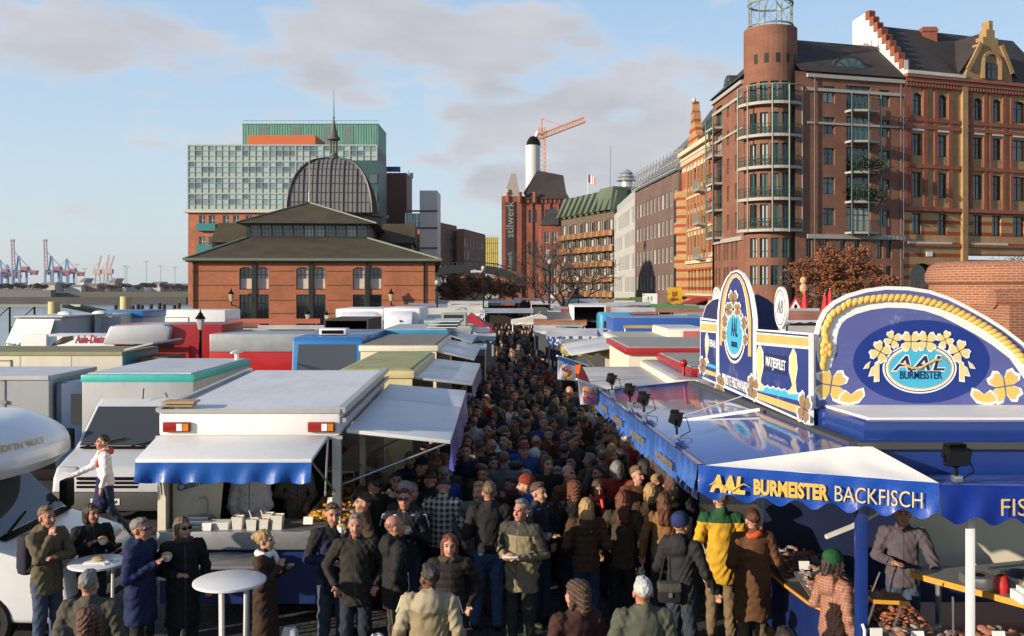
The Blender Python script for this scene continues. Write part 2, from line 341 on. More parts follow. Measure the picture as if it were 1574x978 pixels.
q=MB(); q.poly([(-6000,-300,-4),(QX-.4,-300,-4),(QX-.4,7500,-4),(-6000,7500,-4)]); tag(q.build('river',wm),kind='structure')
fs=MB(); fs.box(-5000,505,-6,QX-60,7000,1.6); tag(fs.build('far_shore',mat('far_ground',(.12,.11,.09),.9)),kind='structure')
# far quay wall in two heights, with pale coping
def simple(name,label,cat,mbs,group=None,loc=(0,0,0)):
    t=thing(name,label,cat,loc,0,group)
    for nm,mb,m,*k in mbs: mb.build(nm,m,t,*k)
    return t
concrete=mat('concrete',(.36,.35,.32),.85,0,.15,.3,dirt=.3); darkstone=mat('dark_quay_stone',(.07,.07,.07),.85,0,.25,.1)
a=MB(); a.box(-700,497,-4,-166,503,-.6); b2=MB(); b2.box(-330,497.4,-.6,-235,503,3.0); b2.box(-158,497.4,-.6,-100,503,3.2); c2=MB(); c2.box(-700,496.9,-.6,-330,503,2.6)
simple('flood_wall','long dark harbour quay wall across the river with pale concrete stretch','flood wall',[('base',a,darkstone),('wall',b2,mat('quay_grey',(.16,.15,.15),.85)),('coping',c2,concrete)])
# ================================================================ port: cranes, sheds, trees on the far shore
craneblue=mat('crane_blue',(.1,.22,.42),.6); cranered=mat('crane_red',(.28,.085,.11),.6); cranegrey=mat('crane_grey',(.3,.3,.3),.6); cranepink=mat('crane_pale_pink',(.5,.33,.3),.6)
def gantry(px,d,label,up=True,sc=1.):
    sc*=.74
    X=WX(px,d); t=thing('container_crane',label,'harbour crane',(X,d,1.6),0,'container cranes across the river')
    m=MB(); k=sc
    for sx in (-9*k,9*k):
        for sy in (-12,12): m.beam((sx,sy,0),(sx,sy,44*k),3.,3.)
        m.beam((sx,-12,44*k),(sx,12,44*k),2.5,3)
        m.beam((sx,-12,14*k),(sx,12,14*k),2,2)
    m.beam((-9*k,-12,14*k),(9*k,-12,14*k),2,2.5); m.beam((-9*k,-12,30),(9*k,-12,44*k),1.4,1.4)
    m.beam((-7*k,0,44*k),(-3*k,0,80*k),2.2,2.2); m.beam((3*k,0,44*k),(-1*k,0,80*k),2.2,2.2); m.beam((-2*k,0,78*k),(30*k,0,44*k),1.2,1.2)
    m.build('portal',craneblue,t,world=False)
    g=MB(); g.box(-14*k,-4,40*k,44*k,4,45*k); g.box(6*k,-5,45*k,22*k,5,54*k); g.box(-13*k,-4,34*k,-7*k,4,40*k); g.box(28*k,-4,34*k,42*k,4,41*k); g.build('girder',cranered,t,world=False)
    h=MB()
    if up:
        for s in (-3.5*k,3.5*k): h.beam((-12*k+s,-3,45*k),(-15*k+s*.8,-3,118*k),1.8,1.8)
        for i in range(8): h.beam((-12.5*k-3.2*k,-3,(48+i*9.5)*k),(-12.5*k+2.5*k,-3,(52+i*9.5)*k),.9,.9)
        h.box(-20*k,-4,114*k,-11*k,0,120*k); h.beam((-3*k,0,79*k),(-14*k,-2,95*k),.8,.8)
    else:
        h.box(-55*k,-2,41*k,-14*k,2,44.5*k); h.beam((-2*k,0,79*k),(-40*k,0,44*k),.8,.8)
    h.build('boom',mat('crane_boom',(.3,.2,.26),.6),t,world=False)
    return t
gantry(30,1750,'blue and red container crane with its boom raised, second from the left edge')
gantry(80,1750,'blue and red container crane with its boom raised beside a slewing boom')
gantry(1,1780,'blue and red container crane with lowered boom cut by the left picture edge',False,.9)
gantry(12,1900,'blue and red container crane hidden between two others at far left',False,.8)
gantry(104,1820,'blue and red container crane with lowered boom nearest the slewing cranes',False,.95)
def jib(px,d,label,h,lean):
    X=WX(px,d); t=thing('slewing_crane',label,'harbour crane',(X,d,1.6),0,'slewing cranes across the river')
    m=MB()
    for sx in (-6,6): m.beam((sx,0,0),(sx*.5,0,26),1.8,1.8)
    m.beam((-5,0,14),(5,0,14),1.5,1.5); m.build('portal',cranegrey,t,world=False)
    c=MB(); c.box(-7,-4,26,6,4,34); c.build('cab',cranepink,t,world=False)
    b_=MB(); b_.beam((0,0,32),(lean,0,h),2.2,2.2); b_.beam((-4,0,34),(-6,0,h*.62),1.5,1.5); b_.beam((-6,0,h*.62),(lean*.8,0,h*.86),.7,.7); b_.build('jib',cranepink,t,world=False); return t
jib(150,1700,'grey slewing harbour crane with a nearly upright jib left of the pink pair',58,6)
jib(163,1750,'pale pink slewing crane with an upright jib, left of a close pair',61,5)
jib(168,1650,'pale pink slewing crane with a thin jib, right of a close pair',56,8)
for i,(px,wd,hh,col,lab) in enumerate([(78,26,5.5,(.5,.45,.38),'long pale low shed under the container cranes'),(120,22,4,(.55,.54,.52),'white flat shed on the far quay'),(148,14,5,(.4,.2,.13),'small red brick shed on the far shore'),(132,6,8,(.6,.58,.55),'narrow white house beside the flat shed'),
      (178,8,8,(.42,.3,.22),'brown house on the far shore right of the slewing cranes'),(207,14,4,(.5,.45,.36),'beige low shed on the far shore'),(243,16,6,(.55,.52,.48),'white gabled shed on the far shore near the hall'),(262,22,5,(.42,.3,.25),'reddish low shed near the hall corner'),(285,18,5,(.3,.25,.2),'brown shed just left of the hall corner')]):
    d=620+i*7; X=WX(px,d); t=thing('harbour_shed',lab,'shed',(X,d,1.6)); k=wd*d/F*.5
    m=MB(); m.box(-k,-6,0,k,6,hh*.8); m.build('wall',mat('shed_%d'%i,col,.8),t,world=False)
    m=MB(); m.prism([(-k-.4,-6.5,hh*.8),(k+.4,-6.5,hh*.8),(k*.8,-1,hh*1.1),(-k*.8,-1,hh*1.1)],(0,12,0)); m.build('roof',mat('shed_roof',(.25,.24,.24),.8),t,world=False)
# ---------------------------------------------------------------- trees
bark=mat('bark',(.05,.04,.032),.9,0,.3)
def tree(name,label,loc,h,spread,leafmat=None,nleaf=1500,seed=1,leaf=.28,first=.25,dens=5,twig=.012,group=None,flat=.75):
    rnd=random.Random(seed); t=thing(name,label,'tree',loc,0,group); tr=MB(); tips=[]
    def grow(p,d,l,r,k):
        q=p+d*l; mid=(p+q)/2+Vector((rnd.uniform(-1,1),rnd.uniform(-1,1),rnd.uniform(-.5,.5)))*l*.07
        tr.tube([p,mid,q],[r,r*.85,r*.68],6 if k<2 else 4,cap=False)
        if k>=dens: tips.append((q,l)); return
        if k>=2: tips.append((mid,l))
        n=3 if k<3 else 2
        for i in range(n):
            a=2*PI*(i+rnd.random()*.7)/n+k; tilt=rnd.uniform(.35,.85) if k else rnd.uniform(.4,.8)
            x=d.orthogonal().normalized(); y=d.cross(x)
            nd=(d*math.cos(tilt)+(x*math.cos(a)+y*math.sin(a))*math.sin(tilt)*spread+Vector((0,0,.12))).normalized()
            grow(q if i else mid+(q-mid)*.9,nd,l*rnd.uniform(.62,.82),max(r*.62,twig),k+1)
    grow(Vector((0,0,0)),Vector((0,0,1)),h*first,h*.022,0)
    tr.build('trunk',bark,t,world=False,smooth=True)
    if leafmat:
        cr=MB()
        for i in range(nleaf):
            q,l=rnd.choice(tips); p=q+Vector((rnd.gauss(0,1),rnd.gauss(0,1),rnd.gauss(0,flat)))*l*.42
            a=Vector((rnd.uniform(-1,1),rnd.uniform(-1,1),rnd.uniform(-.6,.6))).normalized(); b_=a.orthogonal().normalized()
            s=leaf*rnd.uniform(.5,1.2); a=a*s; b_=b_*s*.6
            cr.poly([p-a,p+b_,p+a,p-b_])
        cr.build('crown',leafmat,t,world=False)
    return t
rust=mat('rust_leaves',(.19,.065,.018),.7,0,.45,1.2); rust2=mat('brown_leaves',(.16,.065,.022),.7,0,.4,.5); farleaf=mat('winter_twigs',(.12,.085,.055),.8,0,.3,.3)
tree('autumn_tree','broad autumn tree with rust leaves before the brick tower house',(WX(1296,74),74,0),14.2,1.5,rust,8000,5,.15,.17,5)
for i,(px,d,h,lab) in enumerate([(868,72,9.5,'bare street tree nearest the green roofed flats'),(842,90,8.5,'thin bare street tree before the small red house'),(893,110,8,'bare street tree low before the balcony flats'),(818,120,6.5,'small bare tree at the far end of the market street')]):
    tree('bare_tree',lab,(WX(px,d),d,0),h,1.0,None,0,20+i,first=.28,dens=6,twig=.02,group='bare street trees')
for i,(px,d,h,lab) in enumerate([(700,150,8,'brown leaved tree under the footbridge next to the hall'),(728,160,9,'brown leaved tree under the footbridge, second from the hall'),(752,165,9,'brown leaved tree under the middle of the footbridge arch'),(775,170,8,'brown leaved tree under the right end of the footbridge')]):
    tree('brown_tree',lab,(WX(px,d),d,0),h,1.2,rust2,1500,40+i,.35,.25,4,.03,group='trees beyond the footbridge')
tree('bare_tree','bare tree before the arched doorway of the ornate house',(WX(1425,84),84,0),7.5,1.1,None,0,61,first=.25,dens=6,twig=.018)
tree('bare_tree','bare tree above the brick turret at the right edge',(WX(1562,84),84,0),8.5,1.1,None,0,66,first=.28,dens=6,twig=.018)
for i in range(26):
    px=[2,14,28,36,50,57,64,98,101,110,158,166,175,186,196,212,220,226,234,250,256,268,274,281,288,70][i]; d=560+17*(i%5)
    tree('shore_tree','bare brown tree in the row along the far river bank',(WX(px,d),d,1.6),7+3.5*random.random(),1.2,farleaf,420,80+i,.7,.2,3,.08,group='trees on the far river bank')
for i,(px,h) in enumerate([(118,15),(192,14),(195,13),(225,17),(247,14),(269,13),(130,12)]):
    d=700; t=thing('mast','thin floodlight mast standing on the far river bank','mast',(WX(px,d),d,1.6),0,'masts on the far river bank')
    m=MB(); m.beam((0,0,0),(0,0,h+4),.35,.35); m.build('pole',cranegrey,t,world=False); m=MB(); m.box(-2,-.2,h+4,2,.2,h+4.5); m.build('lamp_bar',cranegrey,t,world=False)
# pontoon walkway and dolphins in the river
t=thing('gangway','long low pontoon gangway roof over the river behind the trucks','gangway',(-38,75,-4))
m=MB(); m.beam((-52,76,2.9),(-34.5,76,2.9),2.4,.18); m.beam((-34.5,76,2.9),(-31.9,82,1.7),2.4,.18); m.build('roof',mat('gangway_roof',(.25,.26,.22),.7),t)
m=MB()
for i in range(9): m.tube([(-50+i*1.9,75,-4),(-50+i*1.9,75,2.8)],.07,6)
for i in range(8): m.tube([(-50+i*1.9,75,1.1),(-48.1+i*1.9,75,2.8)],.04,5)
m.build('posts',blackm,t)
for px,d,ty,lab in ((83,70,464,'thick river pile with a pale top and a red collar'),(193,74,456,'thick river pile with a pale top beside the blue container')):
    t=thing('mooring_pile',lab,'pile',(WX(px,d),d,-4),0,'mooring piles'); z=WZ(ty,d)
    m=MB(); m.tube([(WX(px,d),d,-4),(WX(px,d),d,z-1.1)],.42,12); m.build('pile',darkstone,t,smooth=True)
    m=MB(); m.tube([(WX(px,d),d,z-1.1),(WX(px,d),d,z)],.4,12); m.build('cap',mat('pale_yellow',(.5,.42,.2),.6),t,smooth=True)
    m=MB(); m.tube([(WX(px,d),d,z-1.2),(WX(px,d),d,z-1.1)],.65,12); m.build('collar',redp,t)
for px in (178,186,204,212,218,232,245,252,268,275):
    d=78; t=tag(MB().tube([(WX(px,d),d,-5),(WX(px,d),d,WZ(466+px%5,d))],.16,8).build('mooring_post',mat('tarred_wood',(.04,.035,.03),.8)),'thin dark timber post standing in the river beside the quay','mooring post','thin mooring posts')
# ================================================================ buildings
bk_hall=brick('hall_brick',(.47,.165,.075),(.38,.125,.056),(.34,.14,.08))
bk_dark=brick('dark_brick',(.235,.082,.045),(.17,.058,.034),(.22,.14,.1))
bk_lit=brick('office_brick',(.3,.11,.05),(.24,.085,.04),(.25,.15,.1))
bk_gold=brick('golden_brick',(.42,.27,.115),(.33,.2,.085),(.4,.25,.12),stripe=((.3,.06,.03),1.05,.34))
bk_gold2=brick('plain_golden_brick',(.34,.21,.09),(.26,.15,.065),(.42,.28,.14))
bk_red=brick('red_brick',(.27,.07,.04),(.2,.052,.032),(.3,.12,.08))
bk_redw=brick('red_white_brick',(.42,.10,.045),(.34,.075,.035),(.32,.14,.09),stripe=((.6,.45,.3),2.6,.18))
bk_brown=brick('brown_brick',(.17,.1,.075),(.13,.08,.06),(.14,.11,.1))
bk_turret=brick('turret_brick',(.30,.105,.052),(.22,.072,.037),(.34,.23,.16),bw=.2,rh=.055,ms=.008,big=.2)
tile=mat('dark_roof_tiles',(.035,.028,.026),.75,0,.3,.6,bump=.4,bscale=6); slate=mat('slate_roof',(.05,.048,.05),.6,0,.25,.5)
moss=mat('mossy_roof',(.062,.048,.026),.85,0,.45,.5,bump=.3,bscale=3); copper=mat('green_copper',(.12,.3,.22),.6,0,.25,.5,streak=True)
mans=mat('green_mansard',(.10,.125,.08),.6,0,.3,.4,streak=True); stone=mat('pale_stone',(.55,.5,.42),.75,0,.12); darkgreen=mat('dark_green_paint',(.013,.021,.017),.5,0,.2)
woodframe=mat('white_frame',(.6,.6,.57),.5,0,.05); greenframe=mat('green_frame',(.03,.075,.065),.5,0,.1); darkframe=mat('dark_frame',(.03,.028,.025),.5,0,.2)
glassmix=[glass,curtain,glass,skyglass]
def gm(i): return glassmix[(i*7+i//3)%4]
# ---------------------------------------------------------------- market hall
HX0,HX1,HY0,HY1=-29.0,-7.1,90.,150.
t=hall=thing('market_hall','red brick market hall with mossy hipped roof, glass dome and slender spire','hall',(-18.4,90,0))
ops=[]
for cx in (395.5,480.5,565.5):
    for a,b in ((cx-22,cx-3.5),(cx+3.5,cx+22)):
        A=WX(a,90)-HX0; B=WX(b,90)-HX0; ops+= [(A,B,4.1,6.15,.28),(A,B,.4,3.65)]
m=MB(); holes(m,(HX0,HY0,0),(1,0,0),HX1-HX0,0,6.6,ops,.4)
m.poly([(HX1,HY0,0),(HX1,HY1,0),(HX1,HY1,6.6),(HX1,HY0,6.6)]); m.poly([(HX0,HY0,0),(HX0,HY0,6.6),(HX0,HY1,6.6),(HX0,HY1,0)])
m.build('wall',bk_hall,t)
for i,op in enumerate(ops):
    window(t,(HX0,HY0,0),(1,0,0),op,.38,'hall',darkframe,[curtain,glass][(op[2]<1) or i%5==0] if op[2]>1 else glass,(2,2) if op[2]>1 else (2,3),.06)
for op in ops:
    if op[2]>1: m=MB(); m.box(HX0+op[0]+.06,HY0+.27,op[2]+.08,HX0+op[1]-.06,HY0+.285,op[2]+1.0); m.build('blind',MATS['pale_stone'],t)
m=MB()
for cx in (395.5,480.5,565.5): band(m,(HX0,HY0,0),(1,0,0),WX(cx-3.2,90)-HX0,WX(cx+3.2,90)-HX0,0,6.6,.12,inn=.1)
m.build('pier',darkgreen,t)
m=MB()
for z in (1.9,3.1,4.45,5.75):
    us=[0]+[v for cx in (395.5,480.5,565.5) for v in (WX(cx-24,90)-HX0,WX(cx+24,90)-HX0)]+[HX1-HX0]
    for i in range(0,8,2): band(m,(HX0,HY0,0),(1,0,0),us[i],us[i+1],z,z+.07,.02)
m.build('string_course',mat('dark_course',(.08,.035,.025),.8),t)
m=MB()
for px in (307,652): m.tube([(WX(px,90),89.9,0),(WX(px,90),89.9,6.6)],.07,6)
m.build('downpipe',blackm,t)
m=MB(); m.box(HX0-.5,HY0-.5,6.6,HX1+.5,HY1+.5,6.85); m.build('cornice',mat('cornice_dark',(.08,.06,.05),.7),t)
CX0,CX1,CY=-25.3,-13.6,96.
m=MB(); e0,e1,ef=HX0-.6,HX1+.6,HY0-.6
m.poly([(e0,ef,6.85),(e1,ef,6.85),(CX1,CY,9.1),(CX0,CY,9.1)]); m.poly([(e1,ef,6.85),(e1,HY1,6.85),(CX1,HY1,9.1),(CX1,CY,9.1)]); m.poly([(e0,HY1,6.85),(e0,ef,6.85),(CX0,CY,9.1),(CX0,HY1,9.1)])
m.poly([(e0,ef,6.84),(e0,HY1,6.84),(e1,HY1,6.84),(e1,ef,6.84)])
m.build('aisle_roof',moss,t)
m=MB(); m.beam((e0,ef,6.9),(CX0,CY,9.15),.3,.12); m.beam((e1,ef,6.9),(CX1,CY,9.15),.3,.12); m.box(e0-.05,ef-.12,6.72,e1+.05,ef,6.95); m.build('roof_flashing',mat('aged_copper',(.14,.17,.12),.6),t)
ops=[(.4+i*1.02,1.32+i*1.02,9.25,10.35) for i in range(11)]
m=MB(); holes(m,(CX0,CY,0),(1,0,0),CX1-CX0,9.0,10.55,ops,.15); m.poly([(CX1,CY,9),(CX1,HY1,9),(CX1,HY1,10.55),(CX1,CY,10.55)]); m.poly([(CX0,CY,9),(CX0,HY1,9),(CX0,HY1,10.55),(CX0,CY,10.55)]); m.build('clerestory',darkgreen,t)
for i,op in enumerate(ops): window(t,(CX0,CY,0),(1,0,0),op,.13,'cl',darkframe,skyglass if i in(5,6,9) else glass,(2,2),.04)
A=Vector((WX(487,99),100,12.9)); m=MB(); x0,x1,yf=CX0-.9,CX1+.9,CY-.8
m.poly([(x0,yf,10.5),(x1,yf,10.5),A]); m.poly([(x1,yf,10.5),(x1,HY1,10.5),(A.x,HY1,12.9),A]); m.poly([(x0,HY1,10.5),(x0,yf,10.5),A,(A.x,HY1,12.9)]); m.poly([(x0,yf,10.49),(x0,HY1,10.49),(x1,HY1,10.49),(x1,yf,10.49)]); m.build('nave_roof',moss,t)
m=MB(); m.beam((x0,yf,10.55),A+Vector((0,0,.05)),.25,.12); m.beam((x1,yf,10.55),A+Vector((0,0,.05)),.25,.12); m.build('ridge_flashing',MATS['aged_copper'],t)
m=MB(); m.tube([A,A+Vector((0,0,1.0)),A+Vector((0,0,1.3)),A+Vector((0,0,4.6))],[.12,.07,.05,.03],8); m.ell(A+Vector((0,0,.9)),(.13,.13,.13)); m.build('flagpole',stone,t,smooth=True)
DX,DY=WX(509,113)+2.0,116.; dr=4.75
prof=[(dr*math.cos(a)**.8,6.6*math.sin(a)) for a in [i*PI/2/9 for i in range(9)]]+[(.55,6.62)]
dg=glassy('dome_glass',(.20,.185,.175),.3,.6)
m=MB(); P4=lambda k,wd,z:[(DX-wd,DY-wd,z),(DX+wd,DY-wd,z),(DX+wd,DY+wd,z),(DX-wd,DY+wd,z)][k%4]
for (w0,z0),(w1,z1) in zip(prof,prof[1:]):
    for k in range(4): m.poly([P4(k,w0,z0+12.8),P4(k+1,w0,z0+12.8),P4(k+1,w1,z1+12.8),P4(k,w1,z1+12.8)])
m.build('dome',dg,t)
m=MB()
for k in range(4): m.tube([P4(k,p[0]+.03,p[1]+12.8) for p in prof],.16,6)
for s_ in (-1,1):
    for i in range(-9,10):
        x=i*.5; q=[(DX+x,DY+s_*(p[0]+.02),p[1]+12.8) for p in prof if p[0]>=abs(x)]; q2=[(DX+s_*(p[0]+.02),DY+x,p[1]+12.8) for p in prof if p[0]>=abs(x)]
        if len(q)>1: m.tube(q,.045 if i%3 else .1,4); m.tube(q2,.045 if i%3 else .1,4)
for i in (1,2,3,4,5,6):
    for k in range(4): m.beam(P4(k,prof[i][0]+.03,prof[i][1]+12.8),P4(k+1,prof[i][0]+.03,prof[i][1]+12.8),.06,.06)
m.build('dome_ribs',darkframe,t)
m=MB(); m.lathe([(5.5,10.8),(5.5,12.5),(5.8,12.6),(5.8,12.85),(4.9,12.9)],(DX,DY,0),8); m.build('drum',darkgreen,t)
m=MB(); m.lathe([(.8,19.3),(.6,19.7),(.45,19.9),(.45,20.1)],(DX,DY,0),8)
for k in range(8): a=2*PI*k/8; m.tube([(DX+.43*math.cos(a),DY+.43*math.sin(a),20),(DX+.43*math.cos(a),DY+.43*math.sin(a),21.6)],.06,5)
m.lathe([(.45,21.6),(.78,21.7),(.72,21.85),(.45,22.3),(.3,23.0),(.12,23.9),(.07,24.2)],(DX,DY,0),12); m.ell((DX,DY,24.3),(.13,.13,.16)); m.tube([(DX,DY,24.3),(DX,DY,27.6)],[.07,.025],6); m.build('lantern',mat('old_lead',(.1,.085,.07),.6),t,smooth=True)
m=MB()
for xa,xb in ((WX(352,110),CX0-.2),(CX1+.2,WX(660,110))):
    m.prism([(xa,110,9.3),(xb,110,9.3),(xb,112.5,11.6),(xa+.4,112.5,11.6)],(0,14,0))
m.build('transept_roof',moss,t)
m=MB(); m.box(WX(356,111),111,6.8,CX0,124,9.3); m.box(CX1,111,6.8,WX(656,111),124,9.3); m.build('transept_wall',darkgreen,t)
def wall_lamp(px,py,lab):
    X=WX(px,89.4); z=WZ(py,89.4); t=thing('wall_lantern',lab,'lantern',(X,90,z),0,'lanterns on the hall wall')
    m=MB(); m.tube([(X,90,z-.7),(X,89.6,z-.75),(X,89.3,z-.35)],.05,6); m.build('bracket',blackm,t)
    m=MB(); m.lathe([(.13,-.35),(.24,.25),(.24,.3)],(X,89.3,z),6); m.build('lamp_glass',mat('lamp_pane',(.5,.42,.3),.3),t); m=MB(); m.lathe([(.3,.3),(.1,.55),(.03,.8)],(X,89.3,z),6); m.build('cap',blackm,t)
wall_lamp(361,457,'iron lantern on the hall wall left of the first window pair'); wall_lamp(601,457,'iron lantern on the hall wall right of the last window pair')
for px,py,k in ((505,392,0),(530,388,1),(533,394,2),(508,396,3)):
    d=93; p=W(px,py,d); t=thing('gull',['white gull perched highest on the left of the hall roof','white gull perched highest on the right of the hall roof','white gull perched lowest on the right of the hall roof','white gull perched lowest on the left of the hall roof'][k],'gull',p,0,'gulls on the hall roof')
    m=MB(); m.ell((0,0,.12),(.2,.1,.1)); m.ell((-.17,0,.22),(.07,.06,.06)); m.poly([(.1,-.05,.15),(.34,0,.2),(.1,.05,.15)]); m.build('gull_body',cleanwhite,t,world=False,smooth=True)
# ---------------------------------------------------------------- glass office over a brick warehouse, green copper block behind
d=230.; X0,X1=WX(289,d),WX(530,d)
t=thing('glass_office','glass fronted office stacked on a brick warehouse, orange penthouse on top','office',(X0+20,d,0))
def curt(mbs,o,u,w,z0,z1,nx,nz,rnd):
    """curtain wall: panes by random tint, mullions proud"""
    pane,mul=mbs; o=Vector(o); u=Vector(u); n=Vector((u.y,-u.x,0))
    for i in range(nx):
        for j in range(nz):
            a=o+u*(w*i/nx); b=o+u*(w*(i+1)/nx); lo=z0+(z1-z0)*j/nz; hi=z0+(z1-z0)*(j+1)/nz
            pane.poly([(a.x,a.y,lo),(b.x,b.y,lo),(b.x,b.y,hi),(a.x,a.y,hi)],rnd.choice([0,0,1,1,2,3]) if (j%3!=0) else 3)
    for i in range(nx+1):
        a=o+u*(w*i/nx)+n*.1; mul.beam((a.x,a.y,z0),(a.x,a.y,z1),.1 if i%4 else .28,.16,up=(0,1,0))
    for j in range(nz+1):
        z=z0+(z1-z0)*j/nz; a=o+n*.12; b=o+u*w+n*.12; mul.beam((a.x,a.y,z),(b.x,b.y,z),.16,.32 if j%3==0 else .08)
pale=glassy('pale_glazing',(.33,.43,.43),.18,.7); pale2=glassy('mid_glazing',(.2,.27,.27),.12,.7); pale3=glassy('dark_glazing',(.10,.15,.17),.08,.8); pale4=glassy('white_glazing',(.36,.42,.39),.3,.5)
rn=random.Random(3); p=MB(); q=MB(); curt((p,q),(X0,d,0),(1,0,0),44.5,22.6,37.8,28,12,rn); curt((p,q),(X0,d+18,0),(0,-1,0),18,22.6,37.8,10,12,rn)
p.build('glazing',[pale2,pale,pale3,pale4],t); q.build('mullions',mat('pale_green_metal',(.34,.41,.38),.5),t)
m=MB(); m.box(X0+.1,d+.3,22.6,X0+44.4,d+18,37.7); m.build('floors',mat('office_interior',(.2,.2,.18),.8),t)
m=MB(); m.box(X0-.8,d-.8,21.9,X0+45,d+18.5,22.5); m.build('cornice',stone,t)
ops=[(u_,u_+1.5,z,z+3.4) for u_ in (2.6,4.9,8.2,10.6,13.6,16.2,20,24,33,36.5) for z in (7.6,12.9,17.9)]
m=MB(); holes(m,(X0,d,0),(1,0,0),44.5,0,21.9,ops,.4); m.poly([(X0,d+18,0),(X0,d,0),(X0,d,21.9),(X0,d+18,21.9)]); m.build('wall',bk_hall,t)
for i,op in enumerate(ops): window(t,(X0,d,0),(1,0,0),op,.38,'go',woodframe,gm(i),(1,2),.1)
m=MB()
for z in (12.6,17.6): m.box(X0+2.3,d-1,z,X0+6.7,d,z+1.7)
m.build('balcony',mat('teal_balcony',(.03,.2,.2),.4),t)
m=MB(); m.box(WX(378,d),d+2,37.8,WX(482,d),d+14,40.5); m.build('penthouse',mat('orange_cladding',(.55,.12,.03),.6),t)
d=246.; t=thing('copper_office','green copper clad office block with louvred windows behind the glass office','office',(WX(470,d),d,0))
X0,X1=WX(373,d),WX(581,d); m=MB(); m.box(X0,d,0,X1,d+16,45.4); m.build('cladding',copper,t)
m=MB(); m.box(WX(541,229),228.6,16,WX(582,229),244,WZ(247,229)); m.build('side_wing',mat('dark_teal_cladding',(.025,.075,.075),.5),t)
for i in range(2):
    for j in range(3):
        op=(1.0+i*3,3.0+i*3,20+j*4.3,22.3+j*4.3); window(t,(WX(541,228.6),228.5,0),(1,0,0),op,.0,'co',darkframe,skyglass,(0,0),.1)
m=MB()
for px in (398,448,497,528):
    for k in range(12): m.box(WX(px,d),d-.12,39+k*.5,WX(px+15,d),d,39.28+k*.5)
m.build('louvres',mat('louvre_grey',(.16,.19,.19),.5),t)
m=MB()
for k in range(52): m.box(X0+k*.66,d-.09,34,X0+k*.66+.08,d,45.4)
m.box(X0-.1,d-.2,45.4,X1+.1,d+16,45.6); m.build('seams',copper,t)
m=MB()
for k in range(30): m.tube([(X0+k*1.18,d+.2,45.6),(X0+k*1.18,d+.2,46.4)],.04,4)
m.tube([(X0,d+.2,46.4),(X1,d+.2,46.4)],.05,4); m.build('railing',steel,t)
# ---------------------------------------------------------------- dark red block, white slab, brick offices, scaffold
def block(name,label,px0,px1,ytop,d,dep,m_,extra=None,cat='building'):
    t=thing(name,label,cat,(WX((px0+px1)/2,d),d,0)); x0,x1,z=WX(px0,d),WX(px1,d),WZ(ytop,d)
    m=MB(); m.box(x0,d,0,x1,d+dep,z); m.build('wall',m_,t); return t,x0,x1,z
t,x0,x1,z=block('red_block','windowless dark red block with a blue sign board on its roof',583,625,266,255,14,mat('maroon_cladding',(.10,.022,.018),.6,0,.12,.3))
m=MB(); m.box(x0+.2,254.6,z+.3,x1-1.6,255.2,z+1.6); m.build('roof_sign',blue,t); m=MB()
for k in range(5): m.box(x0+.4+k*1.2,255.2,z-.1,x0+.5+k*1.2,255.4,z+.4)
m.build('sign_posts',blackm,t)
t,x0,x1,z=block('white_slab','tall white panelled stair tower behind the hall, with dark floor bands',645,672,293,248,12,mat('white_panels',(.55,.54,.51),.5,0,.06,.3))
m=MB(); m.box(WX(622,248),249,0,x0,258,WZ(360,248)); m.build('wing',bk_lit,t)
m=MB()
for py in (326,352,383,408): m.box(WX(622,248)-.05,247.8,WZ(py,248),x1+.1,248,WZ(py,248)+.45)
m.build('floor_band',mat('dark_band',(.06,.06,.07),.5),t)
p=MB(); q=MB(); curt((p,q),(WX(623,248),248.9,0),(1,0,0),x0-WX(623,248),WZ(352,248),WZ(328,248),5,2,rn); p.build('glazing',[pale2,pale,pale3,pale4],t); q.build('mullions',steel,t)
t=thing('flag_mast','white mast with a small pale flag beside the white stair tower','flagpole',(WX(628,262),262,30))
m=MB(); m.tube([(WX(628,262),262,26),(WX(628,262),262,WZ(262,262))],.09,6); m.build('pole',cleanwhite,t); m=MB(); m.grid(lambda u,v:(WX(629,262)+u*1.1,262+.15*math.sin(u*6),WZ(266+9*v,262)),5,2); m.build('flag',mat('pale_flag',(.6,.55,.55),.7),t,solid=.02)
def office(name,label,o,u,w,z,rows,cols,wh,ww,m_,frame,fl0,pitch,dep=.25,margin=.8,thick=12,bars=(1,0),roof=None):
    t=thing(name,label,'building',(o[0],o[1],0)); u=Vector(u).normalized(); n=Vector((u.y,-u.x,0)); o=Vector(o)
    ops=[(margin+c*(w-2*margin)/cols+((w-2*margin)/cols-ww)/2,margin+c*(w-2*margin)/cols+((w-2*margin)/cols+ww)/2,fl0+r*pitch,fl0+r*pitch+wh) for r in range(rows) for c in range(cols)]
    m=MB(); holes(m,o,u,w,0,z,ops,dep); b=o+u*w; c_=b-n*thick; e=o-n*thick
    for P,Q in ((b,c_),(c_,e),(e,o)): m.poly([(P.x,P.y,0),(Q.x,Q.y,0),(Q.x,Q.y,z),(P.x,P.y,z)])
    m.build('wall',m_,t)
    for i,op in enumerate(ops[:100]): window(t,o,u,op,dep-.02,name,frame,gm(i),bars,.08)
    m=MB(); m.poly([(o.x,o.y,z-.02),(b.x,b.y,z-.02),(c_.x,c_.y,z-.02),(e.x,e.y,z-.02)]); m.build('roof',roof or slate,t)
    return t,ops
o1=(WX(672,285),285,0); e1=(WX(702,305),305)
t,_=office('brick_office','nearer brick office wing with rows of white framed windows',o1,(e1[0]-o1[0],e1[1]-o1[1],0),math.hypot(e1[0]-o1[0],e1[1]-o1[1]),WZ(341,285),6,6,2.2,1.6,bk_lit,woodframe,2.5,3.4)
o1=(WX(702,298),298,0); o1b=(WX(713,298),298)
t=thing('brick_office','farther brick office wing with a broad blank end wall','building',(o1[0],298,0)); z=WZ(352,298)
